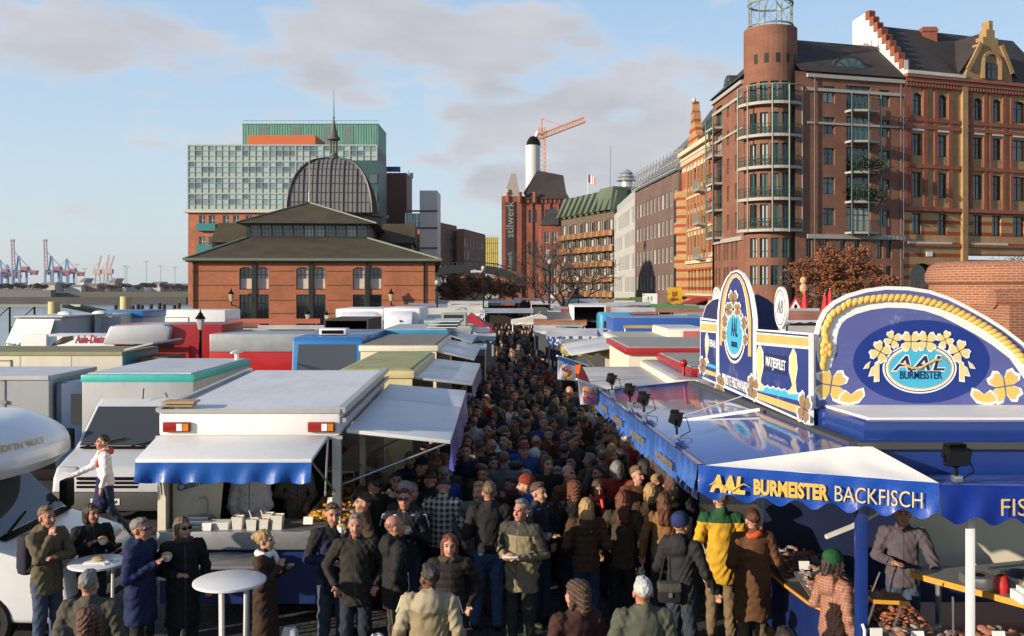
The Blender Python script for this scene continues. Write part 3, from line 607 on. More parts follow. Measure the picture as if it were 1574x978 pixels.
e1=(WX(746,330),330); u_=Vector((e1[0]-o1b[0],e1[1]-o1b[1],0)); wl=u_.length; u_.normalize()
ops=[(1+c*4.2,3.4+c*4.2,2.5+r*3.6,4.9+r*3.6) for r in range(5) for c in range(int((wl-2)/4.2))]
m=MB(); holes(m,(o1b[0],o1b[1],0),u_,wl,0,z,ops,.25); m.box(o1[0],298,0,o1b[0],312,z); m.build('wall',bk_lit,t)
for i,op in enumerate(ops): window(t,(o1b[0],o1b[1],0),u_,op,.23,'bo2',woodframe,gm(i),(1,0),.1)
t=thing('scaffold','yellow sheeted scaffold round a building at the end of the street','scaffold',(WX(755,390),390,0)); x0,x1=WX(745,390),WX(766,390)
m=MB(); m.box(x0,390,WZ(412,390),x1,396,WZ(365,390)); m.build('sheeting',mat('yellow_sheet',(.75,.55,.02),.6,0,.15,.4),t)
m=MB()
for i in range(8): m.tube([(x0+i*(x1-x0)/7,389.8,0),(x0+i*(x1-x0)/7,389.8,WZ(360+i%3,390))],.08,4)
for k in range(6): m.tube([(x0,389.8,2+k*4),(x1,389.8,2+k*4)],.07,4)
m.build('tubes',steel,t); m=MB(); m.box(x0,391,0,x1,396,WZ(412,390)); m.build('wall',stone,t)
# ---------------------------------------------------------------- footbridge
t=thing('footbridge','dark steel footbridge arching over the street beside the hall','footbridge',(-8,190,0)); bm_=mat('bridge_steel',(.018,.02,.023),.5,0,.2)
pts=[(668,419),(690,415),(715,413),(740,414),(765,417),(785,424),(805,435)]; dk=[W(a,b,185) for a,b in pts]
m=MB()
for k in range(6): m.beam(dk[k],dk[k+1],3.,1.5)
m.build('deck',bm_,t); text('stilwerk',.8,cleanwhite,t,W(734,417,183.3),(1,0,0),(0,0,1),off=.02)
m=MB()
for y in (184,186): m.tube([W(684,462,y),W(684,440,y),W(688,425,y),W(700,417,y)],[.5,.5,.4,.3],6); m.tube([W(684,440,y),W(678,426,y),W(668,420,y)],[.45,.35,.3],6)
m.tube([W(684,480,185),W(684,445,185)],.9,8); m.build('pier',bm_,t)
m=MB()
for dy in (-1.5,1.5):
    m.tube([p+Vector((0,dy,1.3)) for p in dk],.06,4)
    for i in range(25):
        f=i/24*6; k=min(int(f),5); p=dk[k].lerp(dk[k+1],f-k)+Vector((0,dy,.6)); m.tube([p,p+Vector((0,0,.75))],.04,4)
m.build('railing',bm_,t)
# ---------------------------------------------------------------- warehouse with vertical banner, chimney and tower crane
d=228.; t=thing('brick_warehouse','tall red brick warehouse with a steep dark roof and a vertical banner','warehouse',(5,d,0))
xa,xb,xc=WX(771,d),WX(802,d),WX(872,d); z1=WZ(302,d)
ops=[(u_,u_+1.4,z,z+3.) for u_ in (2.9,) for z in (7,12,17)]
m=MB(); m.box(xa,d,0,xb,d+30,z1); m.build('wing',bk_red,t)
ops=[(u_,u_+.8,z,z+3.) for u_ in (1.6,2.7,4.4,5.5) for z in (12,19.5)]+[(7,9.2,8,14.5)]
m=MB(); holes(m,(xb,d+.6,0),(1,0,0),xc-xb,0,z1-.4,ops,.4); m.build('wall',bk_red,t)
for i,op in enumerate(ops): window(t,(xb,d+.6,0),(1,0,0),op,.38,'wh',darkframe,glass,(1,2),.1)
m=MB()
for i in range(5): band(m,(xb,d+.6,0),(1,0,0),.1+i*2.05,.5+i*2.05,4,z1-1,.35)
for i in range(10): band(m,(xb,d+.6,0),(1,0,0),.2+i*1.04,.7+i*1.04,z1-1.6,z1-.5,.35)
m.build('buttress',bk_red,t)
m=MB(); rz=WZ(262,d+6); m.poly([(xb-.5,d,z1-.6),(xc,d,z1-.6),(WX(866,d+6),d+6,rz-1.2),(WX(826,d+6),d+6,rz)]); m.poly([(xb-.5,d,z1-.6),(WX(826,d+6),d+6,rz),(WX(826,d+6),d+28,rz),(xb-.5,d+30,z1-.6)]); m.poly([(xc,d,z1-.6),(xc+4,d+30,z1-.6),(WX(866,d+6),d+28,rz),(WX(866,d+6),d+6,rz-1.2)]); m.poly([(WX(826,d+6),d+6,rz),(WX(866,d+6),d+6,rz-1.2),(WX(866,d+6),d+28,rz),(WX(826,d+6),d+28,rz)]); m.build('roof',mat('warehouse_roof',(.045,.035,.028),.75,0,.25,.3),t)
m=MB(); sx0,sx1=WX(774,d),WX(800,d); zt=WZ(267,d+2)
m.poly([(sx0,d-.2,z1),(sx1,d-.2,z1),(WX(793,d+2),d+2,zt),(WX(786,d+2),d+2,zt)]); m.poly([(sx1,d-.2,z1),(sx1,d+6,z1),(WX(793,d+2),d+3,zt),(WX(793,d+2),d+2,zt)]); m.poly([(sx0,d+6,z1),(sx0,d-.2,z1),(WX(786,d+2),d+2,zt),(WX(786,d+2),d+3,zt)]); m.build('spire_roof',mat('spire_lead',(.3,.27,.22),.6,0,.15),t)
m=MB(); m.poly([(xb-1,d-.3,z1),(xb+.8,d-.3,z1),(xb-.1,d-.3,z1+1.6)]); m.poly([(xa+.2,d-.3,z1),(xa+2.2,d-.3,z1),(xa+1.2,d-.3,z1+1.9)]); m.build('gablet',stone,t,solid=.4)
m=MB(); m.box(WX(777,d),d-.3,WZ(416,d),WX(791,d),d-.05,WZ(310,d)); m.build('banner',mat('black_banner',(.025,.022,.022),.7),t)
text('stilwerk',2.6,mat('banner_grey',(.24,.23,.22),.7),t,(WX(784,d),d-.32,WZ(338,d)),(0,0,1),(-1,0,0)); text('stilwerk',1.6,MATS['banner_grey'],t,(WX(784,d),d-.32,WZ(404,d)),(0,0,1),(-1,0,0))
m=MB()
for px in (781,799,822): m.lathe([(.0,z1+1),(.45,z1+1),(.45,z1-1.5)],(WX(px,d),d-.1,0),8)
m.build('pinnacle',bk_red,t)
t=thing('power_chimney','pale round chimney with a slanted black mouth behind the warehouse','chimney',(WX(819,262),262,0))
m=MB(); m.lathe([(1.95,20),(1.95,WZ(224,262))],(WX(819,262),262,0),20); m.build('shaft',mat('chimney_metal',(.62,.6,.54),.45,0,.05),t,smooth=True)
m=MB(); zz=WZ(224,262); m.lathe([(1.96,0),(1.7,1.2),(1.0,2.3),(.1,2.6)],(WX(820,262),262,zz),20); m.build('mouth',blackm,t,smooth=True)
m=MB(); m.tube([(WX(822,262),262,zz+1.6),(WX(827,262),262,zz+3.6)],.5,8); m.build('vent',cleanwhite,t)
cr=mat('crane_orange',(.62,.25,.1),.6); t=thing('tower_crane','orange lattice tower crane with a raised jib above the warehouse','tower crane',(WX(833.5,330),330,0))
def lattice(mb,a,b,w,n,r=.12):
    a=Vector(a); b=Vector(b); d_=(b-a).normalized(); x=d_.cross(Vector((0,1,0))).normalized()*w/2; y=Vector((0,w/2,0)); cs=[x+y,x-y,-x-y,-x+y]
    for c in cs: mb.beam(a+c,b+c,r*2,r*2)
    for i in range(n):
        p=a.lerp(b,i/n); q_=a.lerp(b,(i+1)/n)
        for k in range(4): mb.beam(p+cs[k],q_+cs[(k+1)%4],r,r)
m=MB(); top=W(833.5,196,330); lattice(m,(top.x,330,20),top,2.0,26,.16); m.build('mast',cr,t)
m=MB(); lattice(m,W(834,209,330),W(899,184,330),1.6,16,.15); lattice(m,W(834,209,330),W(822,212,330),1.6,3,.15); m.beam(W(833,210,330),W(833,182,330),.5,.5); m.beam(W(833,183,330),W(870,195,330),.15,.15); m.build('jib',cr,t)
# ---------------------------------------------------------------- small red house, balcony flats, two offices
d=206.; t,ops=office('red_house','small red brick house with a dark hipped roof beside the warehouse',(WX(831,d),d,0),(1,0,0),WX(862,d)-WX(831,d),WZ(346,d),4,2,2.2,1.1,bk_red,woodframe,3,3.6,margin=.5,thick=14)
x0,x1,z=WX(830,d),WX(863,d),WZ(346,d); m=MB(); m.poly([(x0,d-.4,z),(x1,d-.4,z),(x1-1.2,d+3,z+3.6),(x0+1.8,d+3,z+3.6)]); m.poly([(x0,d-.4,z),(x0+1.8,d+3,z+3.6),(x0+1.8,d+14,z+3.6),(x0,d+14,z)]); m.build('hip_roof',slate,t)
m=MB(); m.box(x1-2.2,d-.6,z,x1-.6,d+2,z+2.2); m.prism([(x1-2.4,d-.7,z+2.2),(x1-.4,d-.7,z+2.2),(x1-1.4,d-.7,z+3.8)],(0,3,0)); m.build('dormer',slate,t)
m=MB(); m.box(WX(846,d),d-.2,WZ(460,d),WX(853,d),d-.05,WZ(452,d)); m.build('sign_board',cleanwhite,t)
P0=Vector((WX(863,203),203,0)); P1=Vector((WX(944,179),179,0)); u_=(P1-P0); wl=u_.length; u_.normalize(); n_=Vector((u_.y,-u_.x,0))
t=thing('balcony_flats','long block of flats with wavy brown balconies and a green mansard roof','building',P0)
zt=18.6; fl=[3.6+2.85*k for k in range(6)]; nb=9
ops=[(.6+c*wl/nb,.6+c*wl/nb+1.5,z,z+2.) for z in fl[:5] for c in range(nb)]+[(.6+c*wl/nb+1.75,.6+c*wl/nb+2.25,z,z+2.) for z in fl[:5] for c in range(nb)]
m=MB(); holes(m,P0,u_,wl,0,zt,ops,.3); m.poly([P1,P1-n_*13,P1-n_*13+Vector((0,0,zt)),P1+Vector((0,0,zt))]); m.build('wall',mat('brown_render',(.12,.085,.06),.8,0,.2,.4),t)
for i,op in enumerate(ops): window(t,P0,u_,op,.28,'bf',woodframe if i%2 else darkframe,[pale4,glass,curtain,glass][i%4],(0,0),.1)
for z in fl[:5]:
    m=MB()
    for c in range(nb):
        a=c*wl/nb; w_=wl/nb; pr=[(a,.25),(a+.15*w_,1.2),(a+.62*w_,1.5),(a+.72*w_,.7),(a+w_,.5)]
        for i in range(4):
            A=P0+u_*pr[i][0]+n_*pr[i][1]; B=P0+u_*pr[i+1][0]+n_*pr[i+1][1]
            m.hexa([(A.x,A.y,z-1.1),(B.x,B.y,z-1.1),(B.x-n_.x*.2,B.y-n_.y*.2,z-1.1),(A.x-n_.x*.2,A.y-n_.y*.2,z-1.1),(A.x,A.y,z-.1),(B.x,B.y,z-.1),(B.x-n_.x*.2,B.y-n_.y*.2,z-.1),(A.x-n_.x*.2,A.y-n_.y*.2,z-.1)])
    m.build('balcony_front',mat('orange_brown_panels',(.32,.16,.075),.7,0,.15,.5),t)
m=MB()
for c in range(nb):
    A=P0+u_*(c*wl/nb); B=P0+u_*((c+.62)*wl/nb); D=P0+u_*((c+1)*wl/nb)
    m.prism([A+n_*1.2+Vector((0,0,zt)),B+n_*1.5+Vector((0,0,zt)),B-n_*.5+Vector((0,0,zt+4.)),A-n_*.5+Vector((0,0,zt+4.))],-n_*2.5)
    m.prism([B+n_*.4+Vector((0,0,zt-.3)),D+n_*.3+Vector((0,0,zt-.3)),D-n_*.7+Vector((0,0,zt+3.6)),B-n_*.7+Vector((0,0,zt+3.6))],-n_*2)
q1=P1-n_*9; m.prism([P1+n_*.9+Vector((0,0,zt)),q1+Vector((0,0,zt)),q1+u_*-1+Vector((0,0,zt+4.4)),P1-n_*.3-u_+Vector((0,0,zt+4.4))],-u_*6)
m.poly([P0-n_*1+Vector((0,0,zt+3.7)),P1-n_*1+Vector((0,0,zt+3.7)),P1-n_*12+Vector((0,0,zt+3.7)),P0-n_*12+Vector((0,0,zt+3.7))]); m.build('mansard_roof',mans,t)
vp=P1-n_*4-u_*3; m=MB(); m.lathe([(1.1,zt+4),(1.1,zt+5.6),(2.0,zt+5.7),(1.2,zt+6.3),(1.7,zt+6.4),(.9,zt+7),(1.3,zt+7.1),(.2,zt+7.9)],(vp.x,vp.y,0),14); m.build('roof_vent',silver,t,smooth=True)
m=MB(); m.tube([P1-u_*8-n_*3+Vector((0,0,zt+3)),P1-u_*8-n_*3+Vector((0,0,zt+13))],.07,5); m.build('antenna',steel,t)
pf=P0+u_*9-n_*2; t=thing('roof_flag','striped flag on a pole above the balcony flats roof','flag',(pf.x,pf.y,zt+4)); m=MB(); m.tube([(pf.x,pf.y,zt+3),(pf.x,pf.y,zt+8.5)],.06,5); m.build('pole',cleanwhite,t)
m=MB(); m.grid(lambda u,v:(pf.x+u*1.5,pf.y+.2*math.sin(u*5),zt+8.4-v*1.6-u*.7),6,3,0); m.build('flag',pattern('flag_stripes','stripe',(.6,.05,.05),(.7,.7,.7),2.),t,solid=.02)
P2=Vector((WX(976,144),144,0)); u2=P2-P1; wl2=u2.length
t,_=office('narrow_office','pale narrow office with white glazed floors next to the balcony flats',P1+u2.normalized()*.4,u2,wl2-.6,17.6,4,9,2.5,3.3,mat('pale_grey_render',(.42,.41,.38),.7,0,.1),woodframe,3.5,3.5,.15,.6,roof=slate,bars=(2,0))
m=MB(); un=u2.normalized(); nn=Vector((un.y,-un.x,0)); band(m,P1,un,.4,wl2-.2,17.6,19.2,-.5,inn=8); m.build('attic',mat('attic_grey',(.35,.37,.36),.6),t)
P3=Vector((WX(1044,117),117,0)); u3=P3-P2; wl3=u3.length; un=u3.normalized(); nn=Vector((un.y,-un.x,0))
t,_=office('brown_office','brown brick office with regular windows and a sloping lattice glass roof',P2,u3,wl3-.3,18.5,4,11,1.9,1.5,bk_brown,woodframe,4,3.45,.25,.5,roof=slate)
zt=18.5; m=MB(); m.prism([P2+Vector((0,0,zt)),P3+Vector((0,0,zt)),P3-nn*9+Vector((0,0,zt+9)),P2-nn*9+Vector((0,0,zt+9))],Vector((0,0,-.3))); m.build('pitched_roof',mat('grey_roof',(.13,.13,.13),.55),t)
m=MB()
for i in range(15):
    p=P2+un*(wl3*i/14)+nn*.5; m.beam((p.x,p.y,zt),(p.x-nn.x*1,p.y-nn.y*1,zt+2.6),.12,.12); m.beam((p.x,p.y,zt+.1),(p.x+un.x*1.6,p.y+un.y*1.6,zt+2.4),.08,.08)
for k in (0,1.2,2.4): a=P2+nn*(.5-k*.4); b_=P3+nn*(.5-k*.4); m.beam((a.x,a.y,zt+k),(b_.x,b_.y,zt+k),.14,.14)
m.build('lattice',mat('grey_lattice',(.4,.41,.42),.4,.3),t)
# ---------------------------------------------------------------- golden gabled house
G0=Vector((20.4,117.2,0)); G1=Vector((20.9,101.8,0)); u4=G1-G0; wl4=u4.length; un=u4.normalized(); nn=Vector((un.y,-un.x,0))
t=thing('golden_house','ornate golden and red brick house with a tall stepped gable and bay','building',G0)
cols=[3.6,5.2,6.8,8.9,10.5,12.1,13.7]; ops=[]
for z,h,ar in ((3.9,2.4,.35),(7.7,2.5,0),(11.3,2.4,0),(15.0,2.7,.5)):
    for c in cols: ops.append((c,c+.95,z,z+h,ar) if ar else (c,c+.95,z,z+h))
m=MB(); holes(m,G0,un,wl4,0,7.2,[o for o in ops if o[2]<7],.3); m.build('lower_wall',bk_gold,t)
m=MB(); holes(m,G0,un,wl4,7.2,20.3,[o for o in ops if o[2]>7],.3); m.build('upper_wall',bk_redw,t)
for i,op in enumerate(ops): window(t,G0,un,op,.28,'gh',darkframe,gm(i),(1,1),.1)
m=MB()
for z,h,o_ in ((7.0,.35,.25),(10.8,.2,.12),(14.5,.25,.15),(19.2,.3,.3),(19.8,.5,.5),(3.4,.2,.2)): band(m,G0,un,0,wl4,z,z+h,o_)
for i in range(30): band(m,G0,un,.1+i*.51,.4+i*.51,18.7,19.2,.22)
m.build('cornice',mat('cream_stone',(.62,.5,.34),.7),t)
m=MB()
for c in cols: band(m,G0,un,c-.45,c-.15,7.4,18.4,.15)
m.build('pilaster',bk_gold2,t)
m=MB()
for c in cols: band(m,G0,un,c-.1,c+1.05,17.75,18.1,.12); 
m.build('arch_stone',stone,t)
b0=G0+un*.2; m=MB()
for z0_,z1_ in ((3.2,15.6),): m.prism([b0+Vector((0,0,z0_)),b0+nn*1.1+un*.6+Vector((0,0,z0_)),b0+nn*1.1+un*2.2+Vector((0,0,z0_)),b0+un*2.9+Vector((0,0,z0_))],Vector((0,0,z1_-z0_)))
m.build('bay',bk_gold,t)
for z in (4,8,12): window(t,b0+nn*1.1+un*.6,un,(.35,1.25,z,z+2.6),-.02,'bay',darkframe,glass,(0,1),.1)
gp=[(4.0,20.3),(9.4,20.3),(9.2,21.5),(8.4,21.8),(8.2,23.2),(7.6,23.6),(7.4,25.1),(7.0,25.4),(6.7,26.8),(6.4,25.4),(6.0,25.1),(5.8,23.6),(5.2,23.2),(5.0,21.8),(4.2,21.5)]; gp=[(a,20.3+(z-20.3)*.78) for a,z in gp]
m=MB(); m.prism([G0+un*a+nn*.2+Vector((0,0,z)) for a,z in gp],-nn*.8); m.build('gable',bk_gold,t)
m=MB(); m.ell(G0+un*6.7+Vector((0,0,25.5)),(.22,.22,.3)); m.build('finial',stone,t,smooth=True)
m=MB(); m.prism([G0+nn*.3+Vector((0,0,20.3)),G0-nn*11+Vector((0,0,20.3)),G0-nn*6+Vector((0,0,26)),G0-nn*3.5+Vector((0,0,25.6))],un*wl4); m.build('roof',slate,t)
for z in (7.6,11.3,14.9):
    a=G0+un*11.2; m=MB(); m.prism([a+Vector((0,0,z-.5)),a+nn*1.1+Vector((0,0,z-.3)),a+nn*1.1+un*2.6+Vector((0,0,z-.3)),a+un*2.6+Vector((0,0,z-.5))],Vector((0,0,.3)))
    for k in range(9): p=a+nn*1.05+un*(.15+k*.28); m.beam((p.x,p.y,z),(p.x,p.y,z+.95),.05,.05)
    p=a+nn*1.05; q_=p+un*2.6; m.beam((p.x,p.y,z+.95),(q_.x,q_.y,z+.95),.07,.07); m.build('balcony',mat('iron_grey',(.25,.25,.22),.5),t)
m=MB(); a=G0+un*8+Vector((0,0,3.2)); m.prism([a,a+nn*2.6+Vector((0,0,-.9)),a+nn*2.6+Vector((0,0,-1.1)),a+Vector((0,0,-.2))],un*5.5); m.build('awning',mat('maroon_awning',(.25,.02,.02),.7),t)
# ---------------------------------------------------------------- brick tower house
A0=Vector((WX(1222,88.3),88.3,0)); B0=Vector((WX(1389,91.6),91.6,0)); u5=B0-A0; wl5=u5.length; un=u5.normalized(); nn=Vector((un.y,-un.x,0))
t=thing('tower_house','brown brick corner house with a round tower, curved balconies and roof cage','building',A0)
ze=23.9; fl=[WZ(y,90) for y in (347,300,255,208,161)]
cf=wl5/167.
ops=[((1264.5-1222)*cf,(1282-1222)*cf,z,z+1.55) for z in fl]+[((1350-1222)*cf,(1367-1222)*cf,z,z+1.55) for z in fl]+[((1299-1222)*cf,(1337-1222)*cf,z-.55,z+1.75) for z in fl]
ops+=[((x-1222)*cf,(x+9-1222)*cf,z,z+1.8) for x in (1347,1361,1238,1262,1290,1312) for z in (4.5,7.0)]
m=MB(); holes(m,A0,un,wl5,0,ze,ops,.3)
L0=Vector((WX(1096,102.5),102.5,0)); L1=Vector((WX(1146,90.6),90.6,0)); ul=L1-L0; wll=ul.length; ull=ul.normalized(); nl=Vector((ull.y,-ull.x,0))
lops=[(1.1,3.6,z-.5,z+1.7) for z in fl]+[(x,x+.8,z,z+1.5) for x in (5.4,8.3) for z in fl]+[(x,x+.75,z,z+1.8) for x in (.9,2.2,4.2,5.3,7,8.4) for z in (4.5,7.0)]
holes(m,L0,ull,wll,0,ze,lops,.3); m.poly([L0,L0-nl*14,L0-nl*14+Vector((0,0,ze)),L0+Vector((0,0,ze))]); m.poly([B0,B0-nn*14,B0-nn*14+Vector((0,0,ze)),B0+Vector((0,0,ze))]); m.build('wall',bk_dark,t)
for i,op in enumerate(ops): window(t,A0,un,op,.28,'th',greenframe,gm(i),(1,1) if op[1]-op[0]<2 else (3,1),.11)
for i,op in enumerate(lops): window(t,L0,ull,op,.28,'th',greenframe,gm(i+1),(1,1) if op[1]-op[0]<2 else (2,1),.11)
m=MB()
for z,h,o_ in ((23.4,.35,.25),(22.2,.28,.12),(19.2,.2,.1),(8.75,.4,.2),(3.4,.4,.15)): band(m,A0,un,1.2,wl5,z,z+h,o_); band(m,L0,ull,0,wll-.8,z,z+h,o_)
m.build('cornice',mat('grey_stone',(.36,.335,.3),.7,0,.1),t)
m=MB(); m.box(A0.x,A0.y-1.2,0,B0.x,A0.y+1.2,.01)
tcx,tcy,tr_=WX(1185,90.4),90.6,2.42
NS=32
m=MB()
# round tower: wall between window strips, floor by floor
tw=[(-.50,-.19),(-.10,.21),(.31,.62),(.72,.95),(-.95,-.62)]   # window spans around the front, radians from facing
def cylpatch(mb,a0,a1,r,z0,z1,n=None,m_=0):
    n=n or max(1,int(abs(a1-a0)/.2)+1)
    for i in range(n):
        p,q_=a0+(a1-a0)*i/n,a0+(a1-a0)*(i+1)/n; f=lambda a,z:(tcx+r*math.sin(a),tcy-r*math.cos(a),z)
        mb.poly([f(p,z0),f(q_,z0),f(q_,z1),f(p,z1)],m_)
floors=[(z-.25,z+1.85) for z in fl]+[(4.5,6.3),(7.0,8.8)]
wins=MB(); fr=MB(); OFF=-.15
ivs=sorted((a+OFF,b+OFF) for a,b in tw)
zlist=sorted(set([0,WZ(36,88)]+[v for f in floors for v in f])); fset={f for f in floors}
for i in range(len(zlist)-1):
    lo,hi=zlist[i],zlist[i+1]
    if any(abs(f[0]-lo)<1e-6 and abs(f[1]-hi)<1e-6 for f in floors):
        edges=[-PI]+[v for iv in ivs for v in iv]+[PI]
        for k in range(0,len(edges),2): cylpatch(m,edges[k],edges[k+1],tr_,lo,hi)
    else: cylpatch(m,-PI,PI,tr_,lo,hi,NS)
small=[(-.9+k*.42,-.9+k*.42+.16) for k in range(5)]
m.poly([(tcx+tr_*math.sin(2*PI*k/NS),tcy-tr_*math.cos(2*PI*k/NS),WZ(36,88)) for k in range(NS)])
m.build('tower',bk_dark,t)
for z0_,z1_ in floors:
    for a0,a1 in ivs:
        wv=MB(); cylpatch(wv,a0,a1,tr_-.28,z0_,z1_,2,1)
        for a in (a0,a1,(a0+a1)/2):
            f=lambda r,z:(tcx+r*math.sin(a),tcy-r*math.cos(a),z); wv.beam(f(tr_-.22,z0_),f(tr_-.22,z1_),.1,.1)
        for z in (z0_+.04,z1_-.04,z0_+.6): 
            a=a0; p=(tcx+(tr_-.23)*math.sin(a0),tcy-(tr_-.23)*math.cos(a0),z); q_=(tcx+(tr_-.23)*math.sin(a1),tcy-(tr_-.23)*math.cos(a1),z); wv.beam(p,q_,.09,.09)
        for a in (a0,a1): f=lambda r,z:(tcx+r*math.sin(a),tcy-r*math.cos(a),z); wv.poly([f(tr_,z0_),f(tr_-.3,z0_),f(tr_-.3,z1_),f(tr_,z1_)])
        wv.build('window',[greenframe,[curtain,skyglass,curtain,glass,curtain][int(a0*10+z0_*3)%5]],t)
m=MB()
for a0,a1 in small: cylpatch(m,a0,a1,tr_+.012,WZ(95,88),WZ(80,88),1)
m.build('peephole',darkin,t)
m=MB(); rl=MB(); bt=MB()
for z in [WZ(y,88) for y in (354,306,257,208,158)]:
    m.lathe([(tr_,-.12),(tr_+.72,-.12),(tr_+.72,.14),(tr_,.14)],(tcx,tcy,z),24,a0=-PI,a1=0.25)
    for rr in (.35,.7,1.05): rl.tube([(tcx+(tr_+.65)*math.sin(a),tcy-(tr_+.65)*math.cos(a),z+rr) for a in [(-1.5+i*.15) for i in range(21)]],.03,4)
    for i in range(42): a=-1.5+i*3.0/41; p=(tcx+(tr_+.65)*math.sin(a),tcy-(tr_+.65)*math.cos(a)); bt.beam((*p,z+.14),(*p,z+1.05),.035,.035)
m.build('balcony_slabs',MATS['grey_stone'],t); rl.build('balcony_rails',greenframe,t); bt.build('balusters',greenframe,t)
m=MB()
for a in (-1.45,-.95,-.2,.3,.85,1.35): p=(tcx+(tr_+.72)*math.sin(a),tcy-(tr_+.72)*math.cos(a)); m.tube([(*p,9.3),(*p,22.6)],.075,6)
m.tube([(tcx+(tr_+.72)*math.sin(a),tcy-(tr_+.72)*math.cos(a),22.6) for a in [(-1.5+i*.15) for i in range(21)]],.07,5); m.build('balcony_posts',mat('green_grey_steel',(.2,.22,.17),.5),t)
m=MB(); zc=WZ(36,88)
m.lathe([(2.1,0),(2.1,.12),(1.95,.12),(1.95,0)],(tcx,tcy,zc+.3),24); m.lathe([(2.1,0),(2.1,.15),(1.95,.15),(1.95,0)],(tcx,tcy,zc+2.35),24)
for k in range(8):
    a=2*PI*k/8; b_=2*PI*(k+1)/8; f=lambda a,z:(tcx+2.03*math.cos(a),tcy+2.03*math.sin(a),zc+z); m.tube([f(a,0),f(a,3.2)],.06,6); m.tube([f(a,.4),f(b_,2.3)],.02,4); m.tube([f(b_,.4),f(a,2.3)],.02,4); m.tube([f(a,2.4),(tcx,tcy,zc+3.6)],.04,4)
m.build('roof_cage',MATS['green_grey_steel'],t)
# front balcony stack
bal=MB(); rl=MB(); bx0,bx1=(1297-1222)*cf,(1342-1222)*cf
for z in [f-.6 for f in fl]:
    a=A0+un*bx0; bal.prism([a+Vector((0,0,z-.2)),a+nn*1.0+Vector((0,0,z-.2)),a+nn*1.35+un*(bx1-bx0)/2+Vector((0,0,z-.2)),a+nn*1.0+un*(bx1-bx0)+Vector((0,0,z-.2)),a+un*(bx1-bx0)+Vector((0,0,z-.2))],Vector((0,0,.2)))
    for k in range(15): p=a+nn*(1.0+.33*(1-abs(k-7)/7))+un*((bx1-bx0)*k/14); rl.beam((p.x,p.y,z),(p.x,p.y,z+1.0),.035,.035)
    p=a+nn*1; q_=a+nn*1.33+un*(bx1-bx0)/2; s_=a+nn*1+un*(bx1-bx0); rl.beam((p.x,p.y,z+1),(q_.x,q_.y,z+1),.06,.06); rl.beam((q_.x,q_.y,z+1),(s_.x,s_.y,z+1),.06,.06)
for k in (0,.5,1): p=A0+un*(bx0+(bx1-bx0)*k)+nn*(1.05+(.33 if k==.5 else 0)); rl.tube([(p.x,p.y,9),(p.x,p.y,22.0)],.07,6)
bal.build('balcony_slabs',MATS['grey_stone'],t); rl.build('balcony_rails',greenframe,t)
sb=MB(); sr=MB()
for z in [f-.6 for f in fl]:
    a=L0+ull*.9; sb.prism([a+Vector((0,0,z-.2)),a+nl*1.0+Vector((0,0,z-.2)),a+nl*1.0+ull*3+Vector((0,0,z-.2)),a+ull*3+Vector((0,0,z-.2))],Vector((0,0,.2)))
    for k in range(10): p=a+nl*.95+ull*(3*k/9); sr.beam((p.x,p.y,z),(p.x,p.y,z+1),.04,.04)
    p=a+nl*.95; q_=p+ull*3; sr.beam((p.x,p.y,z+1),(q_.x,q_.y,z+1),.06,.06)
for k in (0,3): p=L0+ull*(.9+k)+nl*1; sr.tube([(p.x,p.y,8.8),(p.x,p.y,21.5)],.08,6)
sb.build('balcony_slabs',MATS['grey_stone'],t); sr.build('balcony_rails',greenframe,t)
m=MB(); za=WZ(62,93); A1=A0+un*.3; m.poly([A1+nn*.4+Vector((0,0,ze)),B0+nn*.4+Vector((0,0,ze)),B0-nn*4+Vector((0,0,za)),A1-nn*4+Vector((0,0,za))]); m.poly([A1-nn*4+Vector((0,0,za)),B0-nn*4+Vector((0,0,za)),B0-nn*12+Vector((0,0,ze)),A1-nn*12+Vector((0,0,ze))])
m.poly([L0+nl*.4+Vector((0,0,ze)),L1+nl*.4+Vector((0,0,ze)),L1-nl*3.2+Vector((0,0,za-.6)),L0-nl*3.2+Vector((0,0,za-.6))]); m.poly([L0+nl*.4+Vector((0,0,ze)),L0-nl*3.2+Vector((0,0,za-.6)),L0-nl*11+Vector((0,0,ze))]); m.build('roof',tile,t)
def lunette(t,c,u,n,w,h):
    m=MB(); pts=[c+u*(w*math.cos(a))+Vector((0,0,h*math.sin(a))) for a in [i*PI/10 for i in range(11)]]; m.prism(pts,-n*3); m.build('dormer',tile,t)
    m=MB(); pts=[c+n*.02+u*(w*.8*math.cos(a))+Vector((0,0,.12+h*.75*math.sin(a))) for a in [i*PI/10 for i in range(11)]]; m.poly(pts); g_=m.build('dormer_window',skyglass,t)
    m=MB()
    for a in (0,PI/5,2*PI/5,3*PI/5,4*PI/5,PI): m.beam(c+n*.05+Vector((0,0,.14)),c+n*.05+u*(w*.8*math.cos(a))+Vector((0,0,.14+h*.75*math.sin(a))),.08,.06)
    m.build('dormer_bars',greenframe,t)
lunette(t,A0+un*((1312-1222)*cf)+nn*-.6+Vector((0,0,ze+.5)),un,nn,2.0,1.45); lunette(t,L0+ull*4+nl*-.4+Vector((0,0,ze+.3)),ull,nl,1.6,1.5)
m=MB()
for px,dx in ((1250,0),(1383,0)): p=A0+un*((px-1222)*cf)+nn*.15; m.tube([(p.x,p.y,0),(p.x,p.y,ze)],.06,6)
m.build('downpipe',mat('grey_pipe',(.13,.09,.075),.6),t)
